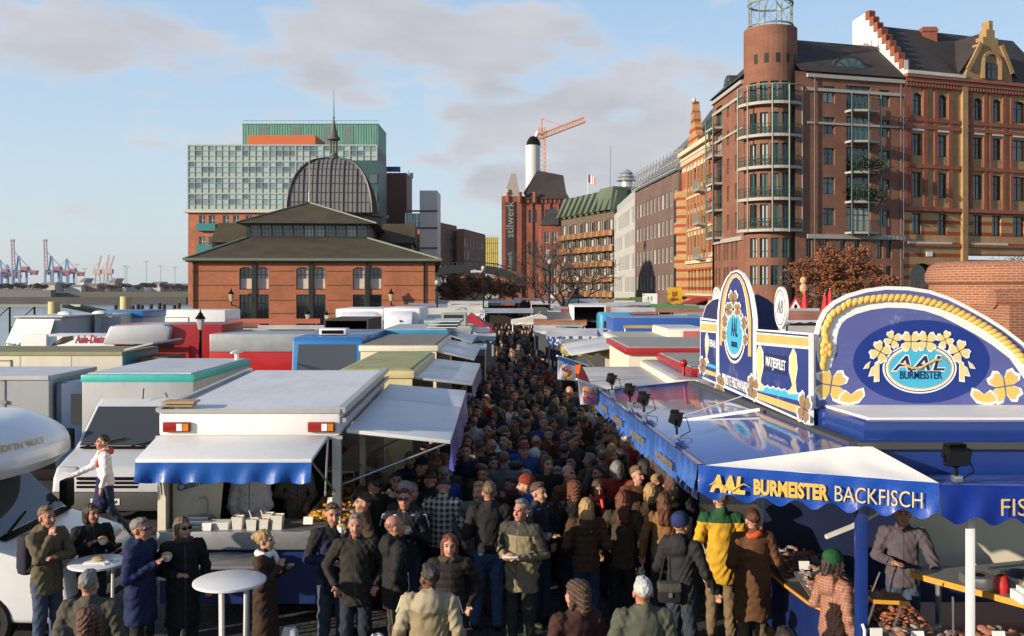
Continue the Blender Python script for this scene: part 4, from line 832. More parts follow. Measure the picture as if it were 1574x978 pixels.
for k,(z,lab) in enumerate(((fl[1]-.6,'trailing'),(fl[2]-.6,'bushy'))):
    p=A0+un*((1322-1222)*cf)+nn*1.15; o_=thing('balcony_plant',['dark trailing plant overhanging the second lowest balcony of the tower house','green bushy plant behind the middle balcony rail of the tower house'][k],'plant',(p.x,p.y,z)); m=MB(); rr=random.Random(k)
    for i in range(700): q_=Vector((rr.gauss(0,.8),rr.gauss(0,.2),.35+rr.gauss(.25,.35))); a=Vector((rr.uniform(-1,1),rr.uniform(-1,1),rr.uniform(-1,1))).normalized()*.13; b_=a.orthogonal()*.6; m.poly([q_-a,q_+b_,q_+a,q_-b_])
    m.build('foliage',mat('dark_leaves_%d'%k,(.035,.05,.015),.7,0,.4),o_,world=False)
    m=MB(); m.box(-.9,-.12,.02,.9,.12,.28); m.build('planter',wood,o_,world=False)
# ---------------------------------------------------------------- ornate striped house at right
C0=B0+un*.02; D0=Vector((WX(1620,98),98,0)); u6=D0-C0; wl6=u6.length; un=u6.normalized(); nn=Vector((un.y,-un.x,0)); cf=wl6/(1620-1391)
t=thing('striped_house','ornate yellow and red brick house with arched windows and a stepped gable','building',C0)
X=lambda px:(px-1391)*cf
wc=[1403,1440,1493,1522,1554]; ops=[]
for ya,yb,ar in ((183,149,.5),(243,210,0),(306,268,0),(362,330,0)):
    for c in wc:
        w_=14 if c<1550 else 20; ops.append((X(c),X(c+w_),WZ(ya,94),WZ(yb,94))+((ar,) if ar else ()))
arch=(X(1400),X(1434),0,WZ(405,93),1.1)
z1=WZ(322,94); ze=WZ(122,94)
m=MB(); holes(m,C0,un,wl6,0,z1,[o for o in ops if o[2]<z1]+[arch,(X(1483),X(1600),0,WZ(393,94))],.5); m.build('lower_wall',bk_gold,t)
m=MB(); holes(m,C0,un,wl6,z1,ze,[o for o in ops if o[2]>z1],.35); m.build('upper_wall',bk_gold2,t)
for i,op in enumerate(ops): window(t,C0,un,op,.33,'sh',darkframe,[glass,skyglass][i%3==0],(1,1),.1)
m=MB()
for a,b in ((1391,1396),(1398,1402),(1418,1424),(1434,1439),(1455,1461),(1486,1491),(1508,1512),(1517,1521),(1537,1542),(1549,1553),(1575,1581)): band(m,C0,un,X(a),X(b),z1,ze-.9,.13)
for z in (WZ(262,94),WZ(203,94),WZ(192,94),WZ(140,94)): band(m,C0,un,0,wl6,z,z+.35,.17)
m.build('red_pilaster',bk_red,t)
m=MB()
for z,h,o_ in ((ze-.7,.35,.35),(ze-.3,.3,.5),(z1-.3,.35,.25),(WZ(380,94),.25,.18)): band(m,C0,un,0,wl6,z,z+h,o_)
for i in range(46): band(m,C0,un,.1+i*.37,.3+i*.37,ze-1.1,ze-.7,.28)
m.build('cornice',mat('dark_red_stone',(.3,.1,.06),.8),t)
m=MB()
for c in wc: band(m,C0,un,X(c-1),X(c+16),WZ(206,94),WZ(197,94),.15)
band(m,C0,un,X(1396),X(1460),WZ(379,94),WZ(373,94),.15); band(m,C0,un,X(1488),X(1545),WZ(379,94),WZ(373,94),.15); band(m,C0,un,0,X(1476),ze-.02,ze+.3,.55); m.build('stone_panel',mat('white_stone',(.6,.57,.5),.7),t)
m=MB(); band(m,C0,un,X(1423),X(1432),WZ(395,94),WZ(388,94),.06); m.build('house_plate',cleanwhite,t)
dk=MB(); p=C0+un*X(1400)-nn*.45; dk.poly([p,p+un*X(1425),p+un*X(1425)+Vector((0,0,4)),p+Vector((0,0,4))]); p=C0+un*X(1395)-nn*.5; q_=C0+un*X(1600)-nn*.5; dk.poly([(p.x,p.y,0),(q_.x,q_.y,0),(q_.x,q_.y,7),(p.x,p.y,7)]); dk.build('shop_front',glass,t)
bb=MB(); b0=C0+un*X(1474); b1=C0+un*X(1482); bb.prism([b0+Vector((0,0,3)),b0+nn*.3+Vector((0,0,3)),b1+nn*.3+Vector((0,0,3)),b1+Vector((0,0,3))],Vector((0,0,ze-3))); bb.build('corner_pier',bk_gold2,t)
gp=[(1475,ze),(1548,ze),(1547,WZ(112,94)),(1540,WZ(98,94)),(1533,WZ(75,94)),(1531,WZ(66,94)),(1526,WZ(66,94)),(1526,WZ(55,94)),(1521,WZ(55,94)),(1521,WZ(43,94)),(1518,WZ(43,94)),(1518,WZ(29,94)),(1512,WZ(29,94)),(1512,WZ(43,94)),(1508,WZ(43,94)),(1508,WZ(55,94)),(1503,WZ(55,94)),(1503,WZ(66,94)),(1498,WZ(66,94)),(1497,WZ(75,94)),(1486,WZ(98,94)),(1478,WZ(112,94))]
m=MB(); m.prism([C0+un*X(a)+nn*.4+Vector((0,0,z)) for a,z in gp],-nn*.9); m.build('gable',bk_gold2,t)
m=MB(); m.beam(C0+un*X(1479)+nn*.5+Vector((0,0,WZ(108,94))),C0+un*X(1499)+nn*.5+Vector((0,0,WZ(66,94))),.22,.4); m.beam(C0+un*X(1547)+nn*.5+Vector((0,0,WZ(108,94))),C0+un*X(1530)+nn*.5+Vector((0,0,WZ(66,94))),.22,.4)
for s_ in (-1,1): m.beam(C0+un*X(1514.5+13*s_)+nn*.45+Vector((0,0,WZ(120,94))),C0+un*X(1514.5+13*s_)+nn*.45+Vector((0,0,WZ(95,94))),.35,.3)
for i in range(8):
    a0,a1=i*PI/8,(i+1)*PI/8; m.beam(C0+un*X(1514.5+13*math.cos(a0))+nn*.45+Vector((0,0,WZ(95-16*math.sin(a0),94))),C0+un*X(1514.5+13*math.cos(a1))+nn*.45+Vector((0,0,WZ(95-16*math.sin(a1),94))),.35,.3)
m.build('gable_trim',bk_gold2,t)
window(t,C0+nn*.42,un,(X(1508),X(1522),WZ(121,94),WZ(95,94)),.0,'sg',darkframe,glass,(1,1),.12)
m=MB(); zr=WZ(45,98); C1=C0+un*.2; m.poly([C1+nn*.3+Vector((0,0,ze)),D0+nn*.3+Vector((0,0,ze)),D0-nn*5+Vector((0,0,zr)),C1-nn*5+Vector((0,0,zr))]); m.poly([C1-nn*5+Vector((0,0,zr)),D0-nn*5+Vector((0,0,zr)),D0-nn*12+Vector((0,0,ze)),C1-nn*12+Vector((0,0,ze))])
a=C0+un*X(1468); b_=C0+un*X(1560); pk=C0+un*X(1514); m.poly([a+nn*.2+Vector((0,0,ze+.4)),pk+nn*.1+Vector((0,0,zr-1)),pk-nn*5+Vector((0,0,zr-1)),a-nn*2+Vector((0,0,ze+2.6))]); m.poly([b_+nn*.2+Vector((0,0,ze+.4)),pk+nn*.1+Vector((0,0,zr-1)),pk-nn*5+Vector((0,0,zr-1)),b_-nn*2+Vector((0,0,ze+2.6))]); m.build('roof',tile,t)
m=MB(); st=[]; n_st=9
for i in range(n_st): f=i/n_st; d_=5.2-5.2*f; z=zr+1.2-(zr+.6-ze)*f; st+= [(d_,z),(d_-5.2/n_st,z)]
pts=[C0-nn*7.2+Vector((0,0,ze-3)),C0+nn*.1+Vector((0,0,ze-3))]+[C0-nn*d_+Vector((0,0,z)) for d_,z in reversed(st)]+[C0-nn*5.6+Vector((0,0,zr+1.2)),C0-nn*7.2+Vector((0,0,zr+.9)),C0-nn*7.2+Vector((0,0,ze))]
m.prism(pts,un*.5); m.build('party_wall',mat('white_plaster',(.66,.62,.56),.8,0,.1),t)
m=MB()
for i in range(n_st): f=i/n_st; d_=5.2-5.2*f; z=zr+1.2-(zr+.6-ze)*f; p=C0-nn*d_+Vector((0,0,z)); q_=C0-nn*(d_-5.2/n_st)+Vector((0,0,z)); m.prism([p-un*.1+Vector((0,0,-.75)),q_-un*.1+Vector((0,0,-.75)),q_-un*.1+Vector((0,0,.12)),p-un*.1+Vector((0,0,.12))],un*.75)
m.build('stepped_coping',bk_red,t)
for px,yt in ((1477,38),(1549,45)):
    m=MB(); p=C0+un*X(px)-nn*4.5; m.box(p.x-.7,p.y-.5,ze+2,p.x+.7,p.y+.5,WZ(yt,97)); m.box(p.x-.8,p.y-.6,WZ(yt,97)-.5,p.x+.8,p.y+.6,WZ(yt,97)-.2); m.build('chimney',bk_red,t)
for px in (1425,1562):
    p=C0+un*X(px)-nn*1.6; z=ze+1.2; m=MB(); m.prism([p-un*.9+Vector((0,0,z)),p+un*.9+Vector((0,0,z)),p+un*.5+Vector((0,0,z+1.1)),p-un*.5+Vector((0,0,z+1.1))],-nn*2.4); m.build('roof_dormer',slate,t)
# ---------------------------------------------------------------- brick turret near the right edge
t=thing('brick_turret','low round brick turret with a rounded brick rim at right','turret',(11.2,21.5,0))
m=MB(); m.lathe([(1.85,0),(1.85,4.35)],(WX(1513,21.5)+1.12,22.3,0),40); m.build('wall',bk_turret,t,smooth=True)
m=MB(); m.lathe([(1.84,4.35),(1.93,4.42),(1.94,4.6),(1.86,4.78),(1.7,4.88),(.6,4.9),(.0,4.9)],(WX(1513,21.5)+1.12,22.3,0),40); m.build('rim',bk_turret,t,smooth=True)
m=MB(); m.box(WX(1536,20),19.6,0,13.5,21.6,3.95); m.build('parapet',bk_turret,t); m=MB(); m.tube([(WX(1536,20)-.05,20.2,4.06),(13.6,20.2,4.06)],.2,14); m.build('parapet_rim',bk_turret,t,smooth=True)

# the hall stands a few degrees off the street axis: turn it with its lanterns and gulls about its near right corner
PV=Matrix.Translation((HX1,HY0,0))@Matrix.Rotation(R(4.6),4,'Z')@Matrix.Translation((-HX1,-HY0,0))
for o in list(C.objects):
    if o.parent is None and (o.name.split('.')[0] in ('market_hall','wall_lantern','gull')): o.matrix_basis=PV@o.matrix_basis
# ================================================================ vehicles
taillight=mat('tail_light_red',(.26,.014,.008),.2,0,.1); amber=mat('amber_lens',(.6,.2,.02),.2,0,.1); headl=glassy('headlight_glass',(.45,.45,.45),.1,.8)
plasticgrey=mat('grey_plastic',(.06,.06,.062),.6,0,.15); alu=mat('aluminium_edge',(.5,.5,.51),.4,.5,.1)
WHEEL=[None]
def wheel(t,x,y,z=.33,r=.33,w=.22):
    k='wheel'
    if WHEEL[0] is None:
        m=MB(); m.tube([(0,-w/2,0),(0,-w/2+.03,0),(0,w/2-.03,0),(0,w/2,0)],[r*.9,r,r,r*.9],20); o=m.build(k,rubber,t,world=False,smooth=True)
        m=MB(); m.tube([(0,-w/2-.012,0),(0,w/2+.012,0)],[r*.6,r*.6],14); m.tube([(0,-w/2-.03,0),(0,w/2+.03,0)],[r*.2,r*.2],8)
        m.build('rim',mat('wheel_rim',(.32,.32,.33),.4,.5,.1),o,world=False); WHEEL[0]=o
    else:
        o=WHEEL[0].copy(); C.objects.link(o); o.parent=t
        for c in WHEEL[0].children: d_=c.copy(); C.objects.link(d_); d_.parent=o
    o.location=(x,y,z); return o
def cargo(t,x0,x1,w,z0,z1,body,roof,edge=alu,vents=0):
    """box body along local x, with roof sheet, edge profiles and rear doors"""
    m=MB(); m.box(x0,-w/2,z0,x1,w/2,z1); m.build('cargo_box',body,t,bevel=.03,world=False)
    m=MB(); n_=max(2,int((x1-x0)/1.25))
    for i in range(1,n_):
        x=x0+(x1-x0)*i/n_; m.box(x-.012,-w/2-.004,z0+.05,x+.012,w/2+.004,z1-.06)
    m.build('panel_seam',mat('seam_grey',(.36,.36,.36),.5),t,world=False)
    m=MB(); m.box(x0+.03,-w/2+.03,z1+.002,x1-.03,w/2-.03,z1+.025); m.build('roof',roof,t,world=False)
    m=MB()
    for y in (-w/2,w/2): m.beam((x0,y,z1-.02),(x1,y,z1-.02),.07,.09); m.beam((x0,y,z0+.04),(x1,y,z0+.04),.05,.1)
    for x in (x0,x1): m.beam((x,-w/2,z1-.02),(x,w/2,z1-.02),.07,.09)
    m.build('edge_profile',edge,t,world=False)
def chassis(t,x0,x1,w=1.9,wx=()):
    m=MB(); m.box(x0,-w/2+.25,.4,x1,w/2-.25,.72); m.build('chassis',blackm,t,world=False)
    for x in wx:
        for y in (-w/2+.1,w/2-.1): wheel(t,x,y)
def lorry_cab(t,x0,col,w=2.05,h=2.35,L=1.65):
    p=[(x0,.45),(x0+L,.45),(x0+L+.05,.9),(x0+L-.02,1.35),(x0+L-.28,h-.08),(x0+L-.45,h),(x0,h)]
    m=MB(); m.prism([(a,-w/2,b) for a,b in p],(0,w,0)); m.build('cab',col,t,bevel=.06,world=False)
    m=MB(); m.poly([(x0+L+.0,-w/2+.1,1.38),(x0+L+.0,w/2-.1,1.38),(x0+L-.25,w/2-.16,h-.18),(x0+L-.25,-w/2+.16,h-.18)])
    m.build('windscreen',wind,t,world=False,solid=.02)
    for s in (-1,1):
        m=MB(); y=s*(w/2+.004); m.prism([(x0+.35,y,1.4),(x0+L-.16,y,1.4),(x0+L-.38,y,h-.25),(x0+.35,y,h-.25)],(0,s*.012,0)); m.build('side_window',wind,t,world=False)
        m=MB(); m.box(x0+L-.1,s*(w/2+.05)-.05,1.5,x0+L+.02,s*(w/2+.05)+.12,1.95); m.build('mirror',blackm,t,world=False,bevel=.02)
        m=MB(); m.box(x0+L+.01,s*(w/2-.28)-.16,.72,x0+L+.07,s*(w/2-.28)+.16,.92); m.build('headlight',headl,t,world=False,bevel=.02)
    m=MB(); m.box(x0+L-.02,-w/2,.42,x0+L+.12,w/2,.68); m.build('bumper',plasticgrey,t,world=False,bevel=.03)
    m=MB()
    for k in range(3): m.box(x0+L+.03,-.55,.95+k*.1,x0+L+.06,.55,1.01+k*.1)
    m.build('grille',blackm,t,world=False)
def van_cab(t,col,w=2.0,rear=-2.2,top=2.1,plate=None):
    """panel-van front, nose at local x=0"""
    p=[(rear,.34),(-.02,.30),(.02,.62),(-.02,.86),(-.16,1.03),(-.55,1.16),(-.9,1.26),(-1.62,1.98),(-1.85,top),(rear,top)]
    def ty(z): return w/2*(1-max(0,z-1.2)*.13)
    m=MB(); n=len(p); m.faces([(a,-ty(b),b) for a,b in p]+[(a,ty(b),b) for a,b in p],[tuple(range(n-1,-1,-1)),tuple(range(n,2*n))]+[(i,(i+1)%n,n+(i+1)%n,n+i) for i in range(n)])
    m.build('cab',col,t,bevel=.07,world=False,seg=3)
    m=MB(); off=.012; q=[(-.93,1.31,.90),(-1.60,1.96,.83)]
    m.prism([(q[0][0]+off,-q[0][2],q[0][1]),(q[0][0]+off,q[0][2],q[0][1]),(q[1][0]+off,q[1][2],q[1][1]),(q[1][0]+off,-q[1][2],q[1][1])],(-.012,0,-.012)); m.build('windscreen',wind,t,world=False)
    m=MB(); m.beam((-.86,-.75,1.30),(-.98,-.05,1.43),.02,.02); m.beam((-.86,.1,1.30),(-.98,.75,1.43),.02,.02); m.box(-.95,-.85,1.262,-.80,.85,1.29); m.build('wiper',blackm,t,world=False)
    for s in (-1,1):
        m=MB(); yb=ty(1.35)+.006; yt=ty(1.9)+.006
        m.faces([(-1.05,s*yb,1.35),(-2.1,s*yb,1.35),(-2.1,s*yt,1.92),(-1.62,s*yt,1.92)],[(0,1,2,3)]); m.build('side_window',wind,t,world=False,solid=.01)
        m=MB(); m.box(-1.05,s*1.02-.02,1.22,-.93,s*1.02+s*.24,1.62); m.build('mirror',blackm,t,world=False,bevel=.04)
        m=MB(); m.hexa([(-.05,s*.62,.80),(-.02,s*.95,.80),(-.35,s*.985,.86),(-.3,s*.62,.86),(-.1,s*.60,1.02),(-.13,s*.93,1.03),(-.42,s*.965,1.08),(-.42,s*.6,1.08)]); m.build('headlight',headl,t,world=False,bevel=.02)
    m=MB(); m.box(-.25,-w/2-.01,.28,.09,w/2+.01,.62); m.build('bumper',plasticgrey,t,world=False,bevel=.05)
    m=MB()
    for k in range(3): m.box(-.04,-.55,.68+k*.075,.015,.55,.725+k*.075)
    m.build('grille',blackm,t,world=False)
    m=MB(); m.box(.092,-.26,.4,.1,.26,.51); o=m.build('number_plate',cleanwhite,t,world=False)
def at(px,d): return WX(px,d)
# ---- camper van at the left edge
t=thing('camper_van','white camper van with a rounded overcab and blue and yellow stripe at the left edge','camper van',(-5.25,12.55,0),0)
cw=mat('camper_white',(.74,.74,.75),.25,0,.04,coat=.3)
van_cab(t,cw,top=2.02); wheel(t,-1.0,-.92); wheel(t,-1.0,.92)
m=MB(); m.box(-6.2,-1.08,.45,-2.15,1.08,2.5); m.build('living_box',cw,t,bevel=.12,world=False,seg=3)
# overcab: rounded shell
def alc(u,v):
    a=u*PI; x=-2.4+1.75*math.sin(min(v,1)*PI/2)**.75*(1-.22*abs(math.cos(a))**3); y=-1.06*math.cos(a)
    return (x,y*(1 if v<.7 else 1),0)
m=MB(); pr=[]
for k in range(11):
    f=k/10; z=1.98+.66*f; fr=-.66-.62*max(0,(f-.3)/.7)**2.4-.14*max(0,.2-f)/.2
    pr.append((z,fr))
ring=[]
for z,fr in pr:
    row=[(-3.4,-1.06*(1-.10*max(0,(z-2.4)/.25)**2),z)]
    for i in range(13):
        a=-PI/2+PI*i/12; row.append((fr-.55+.55*math.cos(a)**.6 if abs(math.cos(a))>1e-6 else fr-.55,1.06*(1-.10*max(0,(z-2.4)/.25)**2)*math.sin(a),z))
    row.append((-3.4,1.06*(1-.10*max(0,(z-2.4)/.25)**2),z)); ring.append(row)
nr=len(ring[0]); m.faces([p for r_ in ring for p in r_],[(i*nr+j,i*nr+j+1,(i+1)*nr+j+1,(i+1)*nr+j) for i in range(len(ring)-1) for j in range(nr-1)]+[tuple(range(nr)),tuple(range((len(ring)-1)*nr,len(ring)*nr))])
m.build('overcab',cw,t,world=False,smooth=True)
m=MB(); m.box(-2.2,-1.092,.78,-1.4,-1.0,.84); m.box(-6.1,-1.09,.7,-2.2,-1.078,.80); m.build('yellow_stripe',yellow,t,world=False); m=MB(); m.box(-6.1,-1.092,.46,-2.2,-1.08,.69); m.box(-2.2,-1.02,.46,-1.45,-1.003,.72); m.build('blue_stripe',mat('stripe_blue',(.03,.12,.4),.4),t,world=False)
for i,ch in enumerate('EDITH WULF'):
    if ch==' ': continue
    f=(i-4.5)/9; a=-.55+f*.85; zz=2.36
    frx=-.66-.62*max(0,((zz-1.98)/.66-.3)/.7)**2.4
    px_=Vector((-5.25,12.55,0))+Vector((frx-.55+.55*max(math.cos(a),.02)**.6+.012,1.06*math.sin(a),zz)); nrm=Vector((math.cos(a)*.9,math.sin(a)*.5,.35)).normalized(); rgt=Vector((-nrm.y,nrm.x,0)).normalized()
    text(ch,.12,gold,t,px_,rgt,nrm.cross(rgt),off=.002)
# ---- white van with teal trimmed box
t=thing('delivery_van','silver white van with a tall box trimmed in teal, parked behind the walking man','van',(-7.3,17.6,0),-PI/2)
van_cab(t,mat('van_silver',(.56,.57,.6),.35,.1,.05,coat=.3)); chassis(t,-6.2,-.6,1.95,(-1,-4.8))
text('HH·AK 416',.095,blackm,t,(-7.3,17.6-.103,.455),(1,0,0),(0,0,1),off=.002)
m=MB(); m.box(-6.2,-1.32,.75,-1.95,.92,2.54); m.build('cargo_box',greywhite,t,bevel=.03,world=False)
m=MB(); m.box(-6.22,-1.34,2.40,-1.93,.94,2.555); m.build('teal_trim',mat('turquoise_trim',(.05,.42,.38),.4),t,bevel=.04,world=False)
m=MB(); m.box(-6.1,-1.24,2.556,-2.05,.84,2.58); m.build('roof',roofgrey,t,world=False)
m=MB(); m.tube([(-5.8,.7,2.56),(-5.8,.7,2.72)],.05,8); m.ell((-5.8,.7,2.75),(.42,.12,.04),12); m.build('roof_vent',cleanwhite,t,world=False,smooth=True)
m=MB(); m.tube([(-1.7,.0,2.09),(-1.75,0,2.3)],.012,5); m.build('antenna',blackm,t,world=False)
# ---- grey box lorry, left edge
t=thing('box_lorry','light grey box lorry with a side hatch and dark blue cab at left','lorry',(-13.75,21.7,0),0)
cargo(t,-1.,4.0,2.3,.8,2.42,greywhite,roofgrey); chassis(t,-1,5.3,2.0,(0.2,4.8)); lorry_cab(t,4.06,mat('dark_blue_cab',(.02,.05,.12),.3,coat=.3),h=2.3)
m=MB(); 
for x in (2.35,3.05): m.box(x,-1.17,1.0,x+.03,-1.15,2.35)
m.box(2.35,-1.17,2.33,3.08,-1.15,2.37); m.box(3.0,-1.2,1.85,3.12,-1.15,1.92); m.build('hatch_frame',mat('dull_grey',(.25,.25,.26),.5),t,world=False)
# ---- long cream trailer behind it
t=thing('sales_trailer','long cream sales trailer with an olive roof edge, behind the grey lorry','trailer',(-13.5,26.,0),0)
cargo(t,-5.5,3.6,2.4,.6,2.64,cream,mat('olive_roof',(.2,.19,.09),.7,0,.3),edge=mat('olive_edge',(.28,.26,.14),.6)); chassis(t,-5,3.2,2.0,(0,-1))
m=MB()
for a in ((-1.2,1.6,1.5,1.63),(-1.2,1.6,2.35,2.38)): pass
for x in (-1.35,.75): m.box(x,-1.225,1.4,x+.03,-1.2,2.45)
m.box(-1.35,-1.225,2.43,.78,-1.2,2.46); m.build('hatch_frame',mat('olive_line',(.3,.27,.17),.6),t,world=False)
m=MB(); m.hexa([(3.6,-1.1,2.68),(4.3,-1.0,2.85),(4.3,1.2,2.85),(3.6,1.2,2.7),(3.6,-1.1,2.73),(4.3,-1.0,2.9),(4.3,1.2,2.9),(3.6,1.2,2.75)]); m.build('flap',roofgrey,t,world=False)
m=MB(); m.box(3.6,-1.15,.6,3.66,1.15,2.6); m.build('rear_opening',tealp,t,world=False); m=MB(); m.box(3.9,-.8,1.0,4.6,.6,2.5); m.build('inner_cabinet',wood,t,world=False)
# ---- red lorry with silver wind deflector
t=thing('red_lorry','dark red lorry body with a big silver wind deflector on its cab roof','lorry',(-11.,31.5,0),0)
m=MB(); m.box(-1.3,-1.2,.7,2.0,1.2,3.15); m.build('cargo_box',redp,t,bevel=.04,world=False)
m=MB(); m.prism([(-1.6,-1.55,2.55),(-1.35,-1.55,3.12),(.25,-1.5,3.18),(.5,-1.45,3.05),(.4,-1.45,2.65),(-.2,-1.5,2.52)],(0,1.6,0)); m.build('wind_deflector',mat('deflector_silver',(.5,.51,.53),.35,.3,.05),t,bevel=.08,world=False)
m=MB(); m.box(-1.2,-1.3,.8,1.0,-1.2,2.5); m.build('cab',redp,t,world=False); m=MB(); m.box(-.6,-1.62,2.46,.6,-1.5,2.56); m.build('sun_visor',blackm,t,world=False)
for k in range(7):
    m=MB(); x=.2+.17*k; m.tube([(x,-1.36,1.6+.2*(k%2)),(x,-1.3,1.6+.2*(k%2))],.06,8); m.build('marker_lamp',headl,t,world=False)
chassis(t,-1,2,2.0,(-.5,1.3))
# ---- long red and grey trailer
t=thing('red_trailer','long bright red trailer with a grey band along its top','trailer',(at(432,29.5),30.6,0),0)
m=MB(); m.box(-2.13,-1.2,.55,2.6,1.2,2.35); m.build('body',mat('signal_red',(.42,.006,.008),.35,0,.06,coat=.3),t,bevel=.02,world=False); m=MB(); m.box(-2.14,-1.21,2.352,2.61,1.21,2.9); m.build('upper_band',mat('band_grey',(.33,.34,.35),.4,.2),t,bevel=.05,world=False)
chassis(t,-2.,2.5,2.0,(.2,1.)); m=MB(); m.box(2.3,-1.24,1.0,2.36,-1.2,1.6); m.box(2.55,-1.24,1.0,2.61,-1.2,1.6); m.build('latch',blackm,t,world=False)
# ---- blue van facing the viewer
t=thing('blue_van','bright blue van facing forward with a white roof hatch, beside the red trailer','van',(at(502,24.5),24.3,0),-PI/2)
lorry_cab(t,-1.65,mat('van_blue',(.03,.16,.42),.3,0,.06,coat=.3),w=1.75,h=3.05,L=1.65); m=MB(); m.box(-5,-.87,.5,-1.66,.87,3.05); m.build('cargo_box',MATS['van_blue'],t,bevel=.05,world=False)
m=MB(); m.box(-1.6,-.35,3.07,-1.0,.35,3.23); m.build('roof_hatch',cleanwhite,t,bevel=.03,world=False); m=MB(); m.box(-.995,-.28,3.10,-.985,.28,3.19); m.build('hatch_window',blackm,t,world=False)
m=MB(); m.hexa([(-.02,.0,1.5),(.0,.25,1.5),(-.05,.25,1.5),(-.07,0,1.5),(-.14,.02,2.1),(-.12,.22,2.1),(-.18,.22,2.1),(-.2,.02,2.1)]); m.build('safety_vest',mat('vest_green',(.25,.5,.08),.7),t,world=False)
chassis(t,-4.8,-.2,1.7,(-.9,-4))
# ---- eel seller's white box with lettering, greengrocer's lorry, open dark box, blue container
t=thing('eel_trailer','white sales trailer with painted eels and dark red script lettering','trailer',(at(102,31),32.,0),0)
x0,x1=at(38,30.8)-at(102,31),at(176,30.8)-at(102,31); m=MB(); m.box(x0,-1.2,.6,x1,1.2,2.75); m.build('body',cleanwhite,t,bevel=.02,world=False); chassis(t,x0,x1,2.0,(0,))
m=MB(); m.box(x0-.05,-1.35,2.2,x0+.75,-1.2,2.82); m.build('folded_panel',cleanwhite,t,world=False)
scr=mat('dark_red_lettering',(.35,.01,.03),.5); text('Aale-Dieter',.36,scr,t,(at(140,30.8),30.79,WZ(522,30.8)),(1,.0,0.0),(0,0,1),shear=.35,off=.01,width=1.05)
m=MB()
for k in range(3): m.tube([(at(80+k*2,30.8),30.79,WZ(531-k*2,30.8)),(at(95+k,30.8),30.79,WZ(526-k*3,30.8)),(at(112,30.8),30.79,WZ(521-k*3+k,30.8))],[.01,.05,.02],6)
m.build('painted_eels',mat('eel_brown',(.06,.05,.03),.5),t)
t=thing('greengrocer_lorry','white lorry with an angled front board lettered in green, far left','lorry',(at(60,36),36.8,0),0)
x0,x1=at(14,35)-at(60,36),at(82,35)-at(60,36); m=MB(); m.box(x0,-1.2,.7,x1,3.,3.2); m.build('cargo_box',greywhite,t,bevel=.03,world=False); m=MB(); m.box(x0-.1,-1.3,3.21,x1+.1,3.1,3.26); m.build('roof',roofgrey,t,world=False)
m=MB(); m.box(x0-.3,-2.0,.6,x0+1.2,-1.2,1.9); m.build('cab',mat('cab_teal_grey',(.12,.2,.2),.35),t,bevel=.05,world=False)
m=MB(); m.hexa([(x0-.15,-1.9,1.95),(x0+1.3,-1.8,1.95),(x0+1.35,-1.24,3.1),(x0+.05,-1.24,3.1),(x0-.2,-1.98,1.95),(x0+1.3,-1.88,1.95),(x0+1.4,-1.3,3.15),(x0,-1.3,3.15)]); m.build('front_board',cleanwhite,t,world=False)
p=xf(t)@Vector((x0+.55,-1.86,2.25)); text('Obst & Gemüse',.2,mat('lettering_green',(.03,.12,.03),.5),t,p,(1,.06,0),(0,.5,1),off=.004); m=MB(); m.box(x0-.1,-1.97,2.0,x0+.65,-1.93,2.1); m.build('green_strip',MATS['lettering_green'],t,world=False)
chassis(t,x0,x1,2.0,(x1-.8,)); m=MB(); m.ell((x0+1.0,.4,3.3),(.3,.2,.1)); m.ell((x0+1.9,1.4,3.3),(.3,.2,.1)); m.build('roof_fan',cleanwhite,t,world=False,smooth=True)
def open_box(name,label,px0,px1,ytop,d,dep,outer,inner,cat='container',zb=.7):
    x0,x1,z=at(px0,d),at(px1,d),WZ(ytop,d); t=thing(name,label,cat,((x0+x1)/2,d,0)); e=.06
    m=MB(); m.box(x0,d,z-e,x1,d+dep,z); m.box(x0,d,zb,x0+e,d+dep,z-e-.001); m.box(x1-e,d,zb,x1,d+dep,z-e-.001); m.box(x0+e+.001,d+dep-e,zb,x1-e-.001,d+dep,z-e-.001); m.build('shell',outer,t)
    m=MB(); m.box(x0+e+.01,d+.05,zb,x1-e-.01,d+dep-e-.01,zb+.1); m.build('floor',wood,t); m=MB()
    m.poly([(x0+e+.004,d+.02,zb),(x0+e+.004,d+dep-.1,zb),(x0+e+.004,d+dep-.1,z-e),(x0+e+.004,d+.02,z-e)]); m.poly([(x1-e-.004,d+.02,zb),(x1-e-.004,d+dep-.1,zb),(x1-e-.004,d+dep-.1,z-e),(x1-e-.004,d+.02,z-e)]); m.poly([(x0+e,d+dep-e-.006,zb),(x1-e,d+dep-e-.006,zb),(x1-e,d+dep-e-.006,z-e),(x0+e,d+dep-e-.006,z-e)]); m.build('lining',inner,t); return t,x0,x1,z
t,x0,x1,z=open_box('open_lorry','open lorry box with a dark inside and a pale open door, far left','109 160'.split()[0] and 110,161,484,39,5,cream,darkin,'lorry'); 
m=MB(); m.box(x1+.02,38.,.7,x1+.08,39,z); m.box(x1+.1,38.6,.7,at(185,38.6),38.66,z-.05); m.build('door',mat('door_grey',(.4,.4,.42),.5),t); chassis_=MB(); chassis_.box(x0,39,.3,x1,44,.69); chassis_.build('chassis',blackm,t)
for k in range(4): tag(MB().box(x0+.2+k*.55,40.2,.81,x0+.6+k*.55,40.6,1.15+.2*(k%2)).build('crate',wood,None,bevel=.02),['brown crate inside the open lorry, nearest its left wall','taller brown crate inside the open lorry, second from its left wall','brown crate inside the open lorry, third from its left wall','taller brown crate inside the open lorry, nearest its right wall'][k],'crate','crates in the open lorry')
t=thing('blue_container','grey container with a blue roof edge and a blue corner sheet','container',(at(190,42),43,0)); x0,x1=at(152,42)-at(190,42),at(222,42)-at(190,42)
